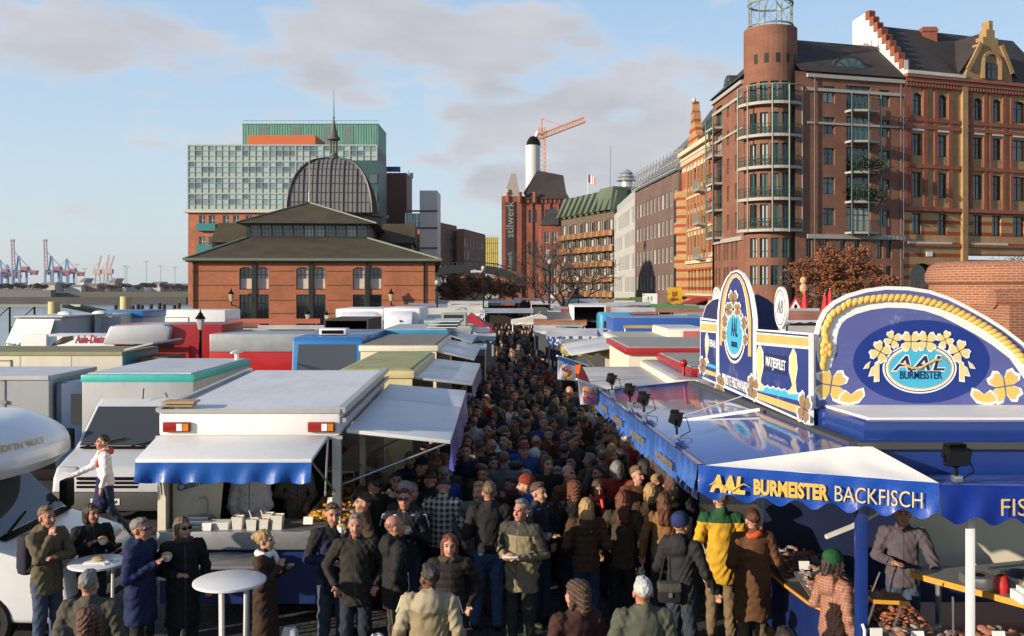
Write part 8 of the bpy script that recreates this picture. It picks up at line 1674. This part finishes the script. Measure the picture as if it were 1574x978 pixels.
            am=.010 if hair=='curly' else .006
            def post(f,X,Y,Z):
                x,y,z=loc_(X,Y,Z); f=f-(am*np.sin(105*x+(25*z if hair!='curly' else 40*y))*np.sin((18 if hair!='curly' else 130)*z+85*y)).astype(np.float32)
                fc=np.sqrt((x/.069)**2+((y+.105)/.092)**2+((z-1.578)/.112)**2)-1+.05*np.sin(120*x)+.03*np.sin(75*z); f=f+.007*(1-np.clip(fc/.35,0,1)).astype(np.float32); f=np.maximum(f,(-fc*.06).astype(np.float32)); return f
        H_=build_sdf('hair',hp_,res,[HAIR[hc]],o,post)
    if hat:
        kind,col=hat; hm=cloth(col)
        if kind=='beanie': build_sdf('hat',[he((0,.018,1.69),(.097,.113,.098),.01),hc_((0,.02,1.66),(0,.02,1.68),.10,.10,.01)],res,[hm],o,lambda f,X,Y,Z:np.maximum(f,(-((np.stack([X,Y,Z],-1)-T((0,.03,1.652)))@Rh[:,2]+.25*((np.stack([X,Y,Z],-1)-T((0,0,1.652)))@Rh[:,1]))).astype(np.float32)))
        if kind=='cap': build_sdf('hat',[he((0,.015,1.70),(.092,.108,.07),.01),he((0,-.11,1.695),(.07,.06,.012),.01)],res,[hm],o)
        if kind=='brim': build_sdf('hat',[he((0,.01,1.72),(.092,.10,.085),.01),he((0,0,1.675),(.135,.145,.02),.015)],res,[hm],o)
    if scarf is not None:
        m=[ellp((.075*math.sin(a),.012-.08*math.cos(a),1.472+.012*math.sin(2*a)),(.045,.04,.04),.025) for a in [i*PI/5 for i in range(10)]]+[cap((.05,-.10,1.45),(.06,-.15,1.25),.035,.03,.02,1.)]; build_sdf('scarf',m,rj,[scarf],o,wrinkle(.005))
    if glasses:
        m=MB()
        for s in (-1,1):
            c=[T((s*.033+.024*math.cos(a),-.104,1.637+.017*math.sin(a))) for a in [i*PI/5 for i in range(11)]]; m.tube([tuple(p) for p in c],.0035,4,cap=False); m.tube([tuple(T((s*.056,-.10,1.64))),tuple(T((s*.08,.0,1.645)))],.003,4)
            if glasses=='sun': m.poly([tuple(p) for p in c[:-1]])
        m.tube([tuple(T((-.01,-.106,1.64))),tuple(T((.01,-.106,1.64)))],.003,4); m.build('glasses',blackm,o,world=False)
    Mw=Matrix.Translation(Vector(loc))@Matrix.Rotation(R(yaw),4,'Z')@Matrix.Scale(sc,4)
    return o,{s:Mw@Vector(h) for s,h in hands.items()},Mw
FG=[]
def person(px,ytop,H,yaw,label,z0=0,d=None,group=None,**k):
    d=d or (CZ-z0-H)*F/(ytop-HY); x=WX(px,d); o,hands,Mw=make_person((x,d,z0),yaw,H,**k); tag(o,label,'person',group); FG.append((x,d)); return o,hands,Mw
foodroll=mat('bread_roll',(.5,.28,.11),.6,0,.25,18); paper=mat('paper_napkin',(.8,.8,.78),.7,0,.04)
def roll(p,label,kind='roll'):
    t=thing('bread_roll' if kind=='roll' else kind,label,'food' if kind!='napkin' else 'napkin',p); m=MB()
    if kind=='roll': m.ell((0,0,.02),(.06,.045,.032),10,6); m.build('bread',foodroll,t,world=False,smooth=True); m=MB(); m.ell((0,0,.005),(.062,.05,.012),10,4); m.build('filling',mat('salad_green',(.2,.3,.05),.6,0,.3,20),t,world=False,smooth=True); m=MB(); m.lathe([(.03,-.05),(.055,-.01),(.058,.02)],(0,0,0),8); m.build('napkin',paper,t,world=False)
    if kind=='napkin':
        m=MB(); m.grid(lambda u,v:((u-.5)*.16,(v-.5)*.1+.02*math.sin(u*9),.02*math.sin(u*7+v*5)-.08*abs(u-.5)),6,5); m.build('paper',paper,t,world=False,solid=.003)
    if kind=='plate': m=MB(); m.box(-.09,-.06,0,.09,.06,.012); m.build('dish',paper,t,world=False,bevel=.004); m=MB(); m.ell((0,0,.03),(.05,.035,.02)); m.build('fish_bite',foodroll,t,world=False,smooth=True)
    return t
tan=(.16,.11,.06); jean=(.045,.065,.11); djean=(.022,.03,.055); black=(.016,.015,.015); navyc=(.012,.018,.055)
o,h,_=person(72,778,1.78,62,'man in an olive jacket and jeans with a dark backpack, arms crossed, far left',arms=('chin','fold'),hc='sandy',jacket=(.105,.088,.05),hem=.78,hood=True,trousers=jean,skin=skinB,flare=.01)
bp_=thing('backpack','dark navy backpack on the back of the man in the olive jacket','backpack',(0,0,0)); x,y=FG[-1]; a=R(62); bp_.location=(x-math.sin(a)*.23,y+math.cos(a)*.23,1.22); bp_.rotation_euler=(0,0,a); m=MB(); m.box(-.16,-.07,-.24,.16,.11,.22); m.build('bag',cloth((.02,.02,.035)),bp_,world=False,bevel=.06,seg=3); m=MB(); m.box(-.12,.11,-.2,.12,.16,.02); m.build('front_pocket',cloth((.025,.025,.04)),bp_,world=False,bevel=.03); m=MB()
for s in (-1,1): m.tube([(s*.11,-.06,.18),(s*.13,-.16,.26),(s*.15,-.3,.16),(s*.16,-.3,-.02),(s*.15,-.1,-.18)],.016,6)
m.build('strap',cloth((.015,.015,.02)),bp_,world=False)
o,h,_=person(141,789,1.66,38,'woman with dark hair in a black top eating at the left high table',arms=('chest','chest'),hair='bob',hc='dark',jacket=black,hem=.85,head=20,skin=skinB,d=11.9); roll(h[1],'bread roll held by the woman in black at the left table')
o,h,_=person(216,797,1.76,80,'grey haired man with glasses in a long navy coat, holding food',arms=('chest','chest'),hc='grey',jacket=(.011,.02,.065),hem=.62,flare=.02,hood=True,glasses=True,trousers=black,fat=1.12,skin=skinB); roll(h[1],'bread roll held by the man in the navy coat')
o,h,_=person(281,795,1.70,30,'woman in a black coat with a fur collar and sunglasses beside the navy coat',arms=('hold','down'),hair='bob',hc='sandy',jacket=(.011,.011,.012),hem=.50,flare=.02,fur=mat('dark_fur',(.05,.035,.025),.9,0,.4,30),glasses='sun',trousers=black,head=18,fat=1.08)
person(137,877,1.76,188,'man with short grey hair in an olive grey jumper seen from behind, bottom left',hc='grey',jacket=(.07,.062,.045),hem=.85,fat=1.12,head=-8)
person(138,936,1.64,178,'person with curly auburn hair at the bottom edge, only head showing',hair='curly',hc='auburn',jacket=(.03,.025,.02))
person(98,962,1.66,185,'person with dark brown hair at the bottom left edge, only hair showing',hair='bob',hc='dark',jacket=(.03,.02,.02))
o,h,_=person(408,818,1.63,82,'woman with a blond bun and white scarf in a long brown coat',arms=('lapel','chest'),hair='bun',hc='blond',jacket=(.045,.026,.014),hem=.38,flare=.03,scarf=mat('white_scarf',(.75,.72,.66),.8,0,.1,8),trousers=black,d=10.75)
o,h,_=person(511,773,1.80,28,'man in a navy and black jacket biting food, white napkin in one hand',arms=('hold','mouth'),hc='brown',jacket=(.014,.02,.055),yoke=cloth((.018,.018,.02)),hem=.76,trousers=(.05,.065,.09),head=-5,nod=8,skin=skinB); roll(h[-1],'white paper napkin in the hand of the man in navy and black','napkin'); roll(h[1],'bite of food at the mouth of the man in navy and black')
person(547,790,1.78,6,'man with a dark moustache and grey hair in a black jacket, facing the viewer',arms=('pocket','pocket'),hc='grey',jacket=(.024,.022,.018),hem=.78,beard=True,trousers=(.02,.026,.04),skin=skinB,fat=1.06)
person(607,792,1.77,112,'bald man in a black winter jacket seen in profile beside the moustached man',arms=('pocket','pocket'),hair='bald',hc='bald',jacket=(.016,.015,.014),hem=.76,trousers=(.05,.042,.035),skin=skinB,hood=True,fat=1.08)
o,h,_=person(622,751,1.82,-2,'man with glasses in a black jacket with pale piping, sandwich in hand',arms=('chest','chest'),hc='brown',glasses=True,jacket=(.015,.016,.02),stripe=mat('pale_piping',(.5,.5,.6),.6),skin=skinB,trousers=djean,hem=.8); roll(h[1],'filled bread roll held up by the man with glasses'); 
person(558,757,1.78,-72,'bearded man in a brown jacket in profile beside the trailer post',hc='dark',jacket=(.06,.034,.02),beard=True,arms=('hold','pocket'),trousers=djean)
person(577,744,1.76,-120,'dark haired man in a dark green jacket turned away towards the trailer counter',hc='black',jacket=(.022,.028,.016),arms=('hold','down'),trousers=djean,d=13.1)
person(609,730,1.74,12,'dark haired young man in a grey hooded jacket behind the man with glasses',hc='black',jacket=(.05,.05,.045),hood=True,arms=('hold','mouth'),d=13.5)
person(634,738,1.68,30,'blond woman in a black coat looking right behind the man with glasses',hair='bun',hc='blond',jacket=black,arms=('hold','down'),d=13.1)
person(648,708,1.78,-25,'man in a dark peaked cap under the white hatch',hc='dark',hat=('cap',(.015,.015,.018)),jacket=black,arms=('hold','hold'),d=14.4)
person(679,690,1.68,-60,'red haired woman in a lime green jacket under the hatch corner',hair='long',hc='red',jacket=(.16,.24,.02),arms=('hold','hold'),d=15.4)
person(680,735,1.80,170,'person in a black and white plaid shirt, head bent, seen from behind',hc='dark',jmat=pattern('plaid_shirt','plaid',(.016,.018,.022),(.5,.46,.38),14.),nod=38,jacket=black,hem=.86,arms=('hold','hold'),trousers=djean,d=12.9)
person(663,742,1.78,200,'person in a white jacket with a black shoulder, beside the plaid shirt',hc='dark',jacket=(.5,.46,.38),yoke=cloth((.02,.02,.022)),arms=('hold','down'),nod=30,trousers=black,d=13.4)
person(691,822,1.67,4,'red haired woman in a black quilted jacket facing the viewer',hair='bob',hc='red',jacket=(.022,.016,.013),puff=.012,arms=('down','pocket'),hem=.80,fur=mat('dark_fur',(.05,.035,.025)),trousers=djean,fat=1.05)
o,h,_=person(660,867,1.78,176,'man with short black hair in a beige hooded jacket with white panels, from behind',hc='black',jacket=(.24,.19,.11),yoke=mat('pale_yoke',(.32,.27,.18),.8,0,.1,9,bump=.3,bscale=16),hood=True,hem=.72,skin=skinC,head=38,arms=('down','down'),stripe=mat('white_piping',(.7,.68,.62),.7),fat=1.12)
person(752,741,1.86,184,'tall man in a black fleece and bright blue jeans, seen from behind',hc='sandy',jacket=(.017,.015,.015),hem=.93,trousers=(.045,.08,.165),arms=('down','hold'),legs='lean',fat=1.08,skin=skinB)
o,h,_=person(801,768,1.80,-24,'grey haired man in a beige anorak with dark sleeves holding a plate',hc='grey',jacket=(.23,.185,.11),yoke=cloth((.05,.045,.035)),hem=.72,flare=.015,hood=True,arms=('hold','hold'),trousers=(.035,.04,.03),head=-12,skin=skinB,fat=1.06); roll((h[1]+h[-1])/2+Vector((0,-.03,.02)),'white snack plate held by the man in the beige anorak','plate')
person(828,742,1.82,55,'brown haired man in a navy jacket with grey shoulder stripe looking right',hc='brown',jacket=(.016,.02,.032),stripe=mat('grey_piping',(.35,.36,.38),.6),arms=('hold','pocket'),trousers=djean)
person(901,765,1.69,186,'blond woman in a belted brown quilted jacket seen from behind',hair='long',hc='blond',jacket=(.062,.034,.016),puff=.010,belt=True,hem=.82,hood=True,trousers=(.02,.04,.085),arms=('hold','hold'))
person(957,754,1.68,176,'auburn haired woman in an olive brown coat with a thin shoulder strap',hair='long',hc='red',jacket=(.052,.038,.022),hem=.72,trousers=black,arms=('hold','down'))
person(882,741,1.68,196,'red haired woman in a black jacket with a white collar, from behind',hair='curly',hc='red',jacket=black,arms=('hold','hold')); person(918,744,1.62,10,'woman with brown fringe looking down, red scarf, facing the viewer',hair='bob',hc='brown',jacket=(.03,.02,.016),nod=18,scarf=bred,d=13.6)
person(1000,742,1.70,182,'woman with light blond hair in a dark brown jacket beneath the valance',hair='bob',hc='blond',jacket=(.04,.025,.015)); person(1021,756,1.69,172,'woman with very long auburn hair in a tan coat, from behind',hair='long',hc='auburn',jacket=(.22,.11,.045),hem=.7)
person(952,672,1.72,-95,'dark haired woman in profile with long hair beside the toothed valance',hair='long',hc='dark',jacket=(.03,.03,.026),d=15.6); person(926,689,1.76,178,'man with cropped hair in a grey hooded jacket from behind, before the valance',hc='brown',jacket=(.10,.09,.07),hood=True,d=15.2)
o,h,_=person(1047,790,1.78,138,'man in a dark blue beanie and black grey jacket carrying a camera bag',hc='dark',hair='short',hat=('beanie',(.02,.03,.10)),jacket=(.02,.021,.022),hem=.80,hood=True,arms=('side','hold'),trousers=(.03,.04,.055),stripe=mat('grey_piping',(.35,.36,.38)),scarf=None)
cb=thing('camera_bag','black and grey camera bag hanging at the hip of the man in the beanie','bag',(WX(1028,10.75),10.72,.95)); m=MB(); m.box(-.12,-.07,-.1,.12,.07,.1); m.build('bag',cloth((.02,.02,.02)),cb,world=False,bevel=.025); m=MB(); m.box(-.125,-.078,.02,.125,.078,.115); m.build('lid',cloth((.07,.065,.055)),cb,world=False,bevel=.02); m=MB(); m.box(-.02,-.09,-.03,.02,-.075,.02); m.build('buckle',steel,cb,world=False); m=MB(); m.tube([(-.11,0,.1),(-.04,.08,.36),(.14,.1,.56)],.01,5); m.build('strap',cloth((.02,.02,.02)),cb,world=False)
person(1108,770,1.84,176,'man in a bright yellow jacket with green shoulders at the fish counter',hc='sandy',jacket=(.52,.30,.025),yoke=cloth((.015,.07,.03)),yk=False,hem=.68,flare=.02,trousers=(.16,.11,.06),arms=('hold','hold'),d=11.9,fat=1.05)
person(1157,785,1.74,184,'person in a long quilted brown coat with an orange red scarf, from behind',hair='short',hc='auburn',jacket=(.125,.058,.026),puff=.006,hem=.50,flare=.035,scarf=mat('red_orange_scarf',(.55,.07,.02),.8),trousers=(.12,.085,.05),arms=('hold','hold'),d=11.25,fat=1.15)
person(1282,845,1.66,108,'woman in a green knitted hat and red checked coat beside the blue post',hair='bob',hc='dark',hat=('beanie',(.012,.075,.025)),jmat=pattern('tweed_check','plaid',(.26,.07,.055),(.34,.21,.12),32.),hem=.45,flare=.02,hood=True,arms=('down','hold'),trousers=black,d=9.75)
person(988,888,1.78,182,'white haired man in a grey green jacket seen from behind at the bottom',hc='white',jacket=(.075,.08,.058),hem=.75,fat=1.14,skin=skinB); person(886,895,1.70,200,'person with short brown hair in a maroon jacket, bottom middle, from behind',hc='brown',hair='curly',jacket=(.045,.018,.016),head=30)
person(1206,966,1.7,180,'dark haired person at the bottom edge below the brown coat, only hair showing',hc='dark',jacket=black)
whitecoat=mat('white_chef_coat',(.72,.69,.66),.7,0,.06,8,bump=.3,bscale=14)
person(385,0,1.8,8,'cook in a white double breasted jacket behind the trailer counter, head hidden',z0=.12,d=13.55,hc='dark',jmat=whitecoat,arms=('counter','counter'),trousers=black,fat=1.1,gloves=cleanwhite); 
m=MB(); cx_,cy_=FG[-1]
for s in (-1,1):
    for k in range(3): m.ell((s*.045,-.165+.004*k,1.06+.12*k),(.009,.006,.009),8,4)
bt_=m.build('button',blackm,[q for q in C.objects if q.get('label','').startswith('cook in')][0],world=False)
person(455,0,1.74,20,'second seller in a beige top deeper inside the white trailer',z0=.12,d=14.4,hc='dark',jacket=(.3,.25,.19),arms=('hold','counter'),trousers=black)
person(1388,0,1.80,-20,'fish seller in a grey violet shirt behind the counter of the blue stall',d=10.9,z0=.1,hc='dark',jacket=(.085,.07,.085),arms=('hold','fwd'),trousers=jean,hem=.85)
person(538,0,1.74,40,'seller in an orange jacket inside the stall next to the white trailer',z0=.1,d=17.0,hc='dark',jacket=(.5,.1,.02),arms=('hold','hold'))
o,h,_=person(163,673,1.78,-58,'man in a white shirt, red neckerchief and dark apron striding past the van',hc='black',jmat=mat('white_shirt',(.75,.72,.74),.7,0,.05,8,bump=.35,bscale=12),hem=.92,scarf=mat('red_neckerchief',(.6,.06,.02),.7),arms=('fwd','down'),legs='walk',trousers=(.03,.05,.095),lean=.16,d=16.7)
ap=build_sdf('apron',[cap((0,-.02,1.0),(0,-.05,.62),.155,.17,.04,1.2)],.012,[cloth(navyc)],o,wrinkle(.006))
# ---- high tables with plates
def hightable(px,d,z,r,label):
    x=WX(px,d); t=thing('high_table',label,'table',(x,d,0),0,'white high tables'); m=MB(); m.lathe([(0,z-.03),(r-.02,z-.03),(r,z-.02),(r,z),(r-.015,z+.008),(0,z+.01)],(x,d,0),40); m.build('table_top',mat('table_white',(.74,.73,.71),.35,0,.06,3,dirt=.15),t,smooth=True)
    for k in range(3): m=MB(); a=R(20+k*120); m.tube([(x+.16*math.cos(a),d+.16*math.sin(a),z-.03),(x+.15*math.cos(a),d+.15*math.sin(a),.5),(x+.30*math.cos(a),d+.30*math.sin(a),.02)],.022,8); m.build('leg',mat('leg_grey_white',(.6,.6,.6),.4),t,smooth=True)
    return x
x=hightable(151,11.25,WZ(864,11.25),.33,'white round high table with food on it at the left'); hightable(353,9.85,WZ(892,9.85),.36,'white round high table, empty, before the woman in the brown coat')
tp_=roll((x+.02,11.2,WZ(864,11.25)+.012),'paper plate of fried fish on the left high table','plate'); tp_.scale=(1.5,1.5,1.3); roll((x+.14,11.15,WZ(864,11.25)+.03),'crumpled white napkin on the left high table','napkin')
pb=thing('plastic_bag','white plastic bag hanging beside the bald man','bag',(WX(580,10.6),10.6,.42)); m=MB(); m.lathe([(.05,.12),(.07,.1),(.09,.0),(.08,-.12),(0,-.14)],(0,0,0),9,sy=.5); m.build('bag',mat('bag_white',(.7,.7,.72),.4,0,.08,4,bump=.5,bscale=12),pb,world=False,smooth=True)
pb=thing('plastic_bag','white plastic bag standing on the ground beside the brown coat woman','bag',(WX(446,11.4),11.4,.2)); m=MB(); m.lathe([(.06,.14),(.09,.1),(.11,0),(.10,-.18),(0,-.2)],(0,0,0),9,sy=.5); m.build('bag',MATS['bag_white'],pb,world=False,smooth=True)
# ================================================================ the crowd
PROTO=[]
ARMS=[('hold','hold'),('down','hold'),('pocket','pocket'),('down','down'),('hold','mouth')]
SPEC=[('short',0,0),('short',25,0),('short',-30,8),('bob',15,0),('long',-20,5),('curly',0,0),('bald',20,0),('bun',-25,0),('long',30,0),('short',0,15),('beanie',10,0),('cap',-15,0)]
for i,(hs,hd,nd) in enumerate(SPEC):
    hat=(hs,(.03,.03,.035)) if hs in('beanie','cap') else None
    o,_,_=make_person((0,-50-i,0),0,1.75,hair='short' if hat else hs,head=hd,nod=nd,arms=ARMS[i%5],res=.0145,jacket=black,hem=.74 if i%2 else .8,hood=(i%3==1),hat=hat,hc='dark',fat=1.0+.06*(i%3)); PROTO.append(o)
CJ=[('black jacket',(0.01361,0.01264,0.01264)),('black coat',(0.0175,0.01555,0.01361)),('dark brown jacket',(0.03888,0.02333,0.01361)),('navy jacket',(0.01166,0.01652,0.04374)),('charcoal jacket',(0.03402,0.03305,0.03305)),('olive jacket',(0.05832,0.05346,0.02916)),('grey jacket',(0.1069,0.1069,0.1069)),('red jacket',(0.2722,0.01944,0.0175)),('beige jacket',(0.2722,0.2138,0.1361)),('blue jacket',(0.01944,0.05832,0.2138)),('white jacket',(0.5346,0.5152,0.486)),('green jacket',(0.07776,0.1264,0.02916)),('rust brown jacket',(0.1166,0.0486,0.01944)),('purple jacket',(0.05832,0.01944,0.05832))]
CW=[12,10,11,9,9,8,9,4,6,5,2,2,7,2.5]
CH=[('dark haired','dark',26),('black haired','black',14),('brown haired','brown',26),('sandy haired','sandy',12),('grey haired','grey',8),('blond','blond',9),('red haired','red',5),('auburn haired','auburn',5),('white haired','white',1.5)]
CT=[(.02,.026,.045),(.012,.012,.013),(.03,.045,.09),(.05,.04,.03)]
cr_=random.Random(77)
def lim(d,tab):
    for (d0,a),(d1,b) in zip(tab,tab[1:]):
        if d<=d1: return a+(b-a)*(d-d0)/(d1-d0)
    return tab[-1][1]
LL=[(0,-1.7),(12.6,-1.75),(17,-1.55),(22,-1.35),(30,-1.35),(45,-1.4),(90,-2.0)]; RL=[(0,2.2),(12.6,2.35),(15,2.2),(20,1.95),(30,2.0),(45,2.5),(90,4.6)]
pts=[]; cell={}
def okp(x,y,md):
    for (a,b) in FG:
        if (a-x)**2+(b-y)**2<max(md,.46)**2: return False
    for (a,b) in pts:
        if (a-x)**2+(b-y)**2<md*md: return False
    return True
for d0,d1,md,tries in ((12.5,22,.47,2700),(22,34,.56,2200),(34,48,.74,1600)):
    for _ in range(tries):
        y=cr_.uniform(d0,d1); x=cr_.uniform(lim(y,LL),lim(y,RL))
        if okp(x,y,md): pts.append((x,y))
pts.sort(key=lambda p:p[1]); pts=pts[:255]
def setmat(o,i,m):
    if i<len(o.material_slots): o.material_slots[i].link='OBJECT'; o.material_slots[i].material=m
recs=[]
for n,(x,y) in enumerate(pts):
    pr=PROTO[cr_.choices(range(12),[14,14,14,10,8,5,6,5,8,12,2,2])[0]]; jl,jc=cr_.choices(CJ,CW)[0]; hl,hk,_=cr_.choices(CH,[h[2] for h in CH])[0]
    hs=SPEC[PROTO.index(pr)][0]
    if hs in('bob','long','bun','curly') and hk in('grey','white') and cr_.random()<.6: hl,hk='brown haired','brown'
    u=cr_.random(); yaw=cr_.gauss(0,30) if u<.5 else cr_.gauss(180,30) if u<.84 else cr_.choice((90,-90))+cr_.gauss(0,25)
    c=pr.copy(); C.objects.link(c); c.location=(x,y,0); c.rotation_euler=(0,0,R(yaw)); s=cr_.uniform(.90,1.05); c.scale=(s,s,s); sk=cr_.choices([skinA,skinB,skinC],[10,9,.5])[0]; setmat(c,0,sk); setmat(c,2,HAIR[hk])
    for ch in pr.children:
        q=ch.copy(); C.objects.link(q); q.parent=c; nm=ch.name.split('.')[0]
        if nm=='jacket': setmat(q,0,cloth(jc))
        elif nm=='hair': setmat(q,0,HAIR['bald'] if hs=='bald' else HAIR[hk])
        elif nm=='trousers': setmat(q,0,cloth(cr_.choice(CT)))
        elif nm=='hat': setmat(q,0,cloth(cr_.choice([(.02,.02,.025),(.03,.04,.1),(.25,.24,.22),(.2,.03,.02)])))
    a=((yaw+180)%360)-180; fc='facing forward' if abs(a)<55 else 'from behind' if abs(a)>125 else 'turned sideways'
    hl2={'bald':'balding','beanie':'beanie wearing','cap':'capped','long':'long haired '+hl.split()[0],'curly':'curly '+hl}.get(hs,hl)
    f=(x-lim(y,LL))/(lim(y,RL)-lim(y,LL)); la='left edge' if f<.33 else 'mid lane' if f<.67 else 'right edge'
    dz='behind front group' if y<15.5 else 'by white flags' if y<18.5 else 'by red roofs' if y<24 else 'by cream stalls' if y<31 else 'by striped awning' if y<38 else 'near white umbrella'
    recs.append([c,f'{hl2} person in {jl} {fc}, {la} {dz}',y,x])
# two known heads in the photo: a white brimmed hat and a white beanie
person(760,687,1.64,-5,'woman in a white brimmed hat and pale jacket in the middle of the crowd',res=.012,hair='bob',hc='grey',hat=('brim',(.6,.58,.54)),jacket=(.25,.22,.18),d=16.3); person(822,690,1.66,170,'person in a white knitted hat in the middle of the crowd',res=.012,hc='grey',hat=('beanie',(.62,.6,.56)),jacket=black,d=15.9)
by={}
for r_ in recs: by.setdefault(r_[1],[]).append(r_)
ORD=['nearest','second nearest','third nearest','fourth nearest','fifth nearest','sixth nearest','seventh nearest','eighth nearest']
for lb,rs in by.items():
    rs.sort(key=lambda r:r[2])
    for i,r_ in enumerate(rs): tag(r_[0],lb if len(rs)==1 else (ORD[min(i,7)]+' '+lb),'person','people in the market crowd')
# far crowd, beyond the individuals: one mass
far=[]; pts2=[]
for _ in range(4200):
    y=cr_.uniform(pts[-1][1]+.6,92); x=cr_.uniform(lim(y,LL),lim(y,RL))
    if all((a-x)**2+(b-y)**2>.62**2 for a,b in pts2): pts2.append((x,y))
fcm=[mat('far_coat_%d'%i,c,.85) for i,c in enumerate(((.014,.013,.013),(.03,.024,.02),(.012,.016,.04),(.06,.055,.045),(.16,.02,.02),(.16,.13,.10),(.3,.17,.02)))]; fch=[HAIR['dark'],HAIR['brown'],HAIR['sandy'],HAIR['grey']]
m=MB()
for x,y in pts2:
    s=cr_.uniform(.92,1.05); a=cr_.uniform(0,2*PI); Rm=Matrix.Rotation(a,3,'Z'); k=cr_.choices(range(7),[12,8,6,3,.6,.7,.12])[0]; hk=7+cr_.randrange(4)
    m.lathe([(.10*s,.05),(.13*s,.75*s),(.19*s,.8*s),(.2*s,1.2*s),(.22*s,1.36*s),(.12*s,1.45*s),(.05*s,1.5*s)],(x,y,0),8,k,sy=.62); m.ell((x,y,1.60*s),(.078*s,.09*s,.125*s),8,6,11); m.ell((x+.02*math.cos(a),y+.02*math.sin(a)+(.025 if cr_.random()<.5 else -.02),1.645*s),(.086*s,.094*s,.10*s),8,6,hk)
    for sd in (-1,1): m.tube([(x+sd*.2*s,y,1.36*s),(x+sd*.25*s,y-.02,1.1*s),(x+sd*.16*s,y-.14,.95*s)],[.07*s,.055*s,.045*s],6,k)
fo=m.build('distant_crowd',fcm+fch+[skinA],None,smooth=True); tag(fo,'far off dense crowd of visitors filling the market lane below the white umbrella','crowd',kind='stuff')
for pr in PROTO:
    for ch in list(pr.children): bpy.data.objects.remove(ch)
    bpy.data.objects.remove(pr)
# ================================================================ thin winter haze over the river and port
hm=bpy.data.materials.new('haze_air'); hm.use_nodes=True; hn=hm.node_tree; hn.nodes.remove(hn.nodes['Principled BSDF'])
pv=hn.nodes.new('ShaderNodeVolumePrincipled'); pv.inputs['Color'].default_value=(.86,.9,.95,1); pv.inputs['Density'].default_value=.00007; pv.inputs['Anisotropy'].default_value=.2
hn.links.new(pv.outputs[0],hn.nodes['Material Output'].inputs['Volume'])
hz=MB(); hz.box(-6100,-400,-7,3600,7600,140); tag(hz.build('haze',hm),kind='stuff')
S.cycles.volume_bounces=0
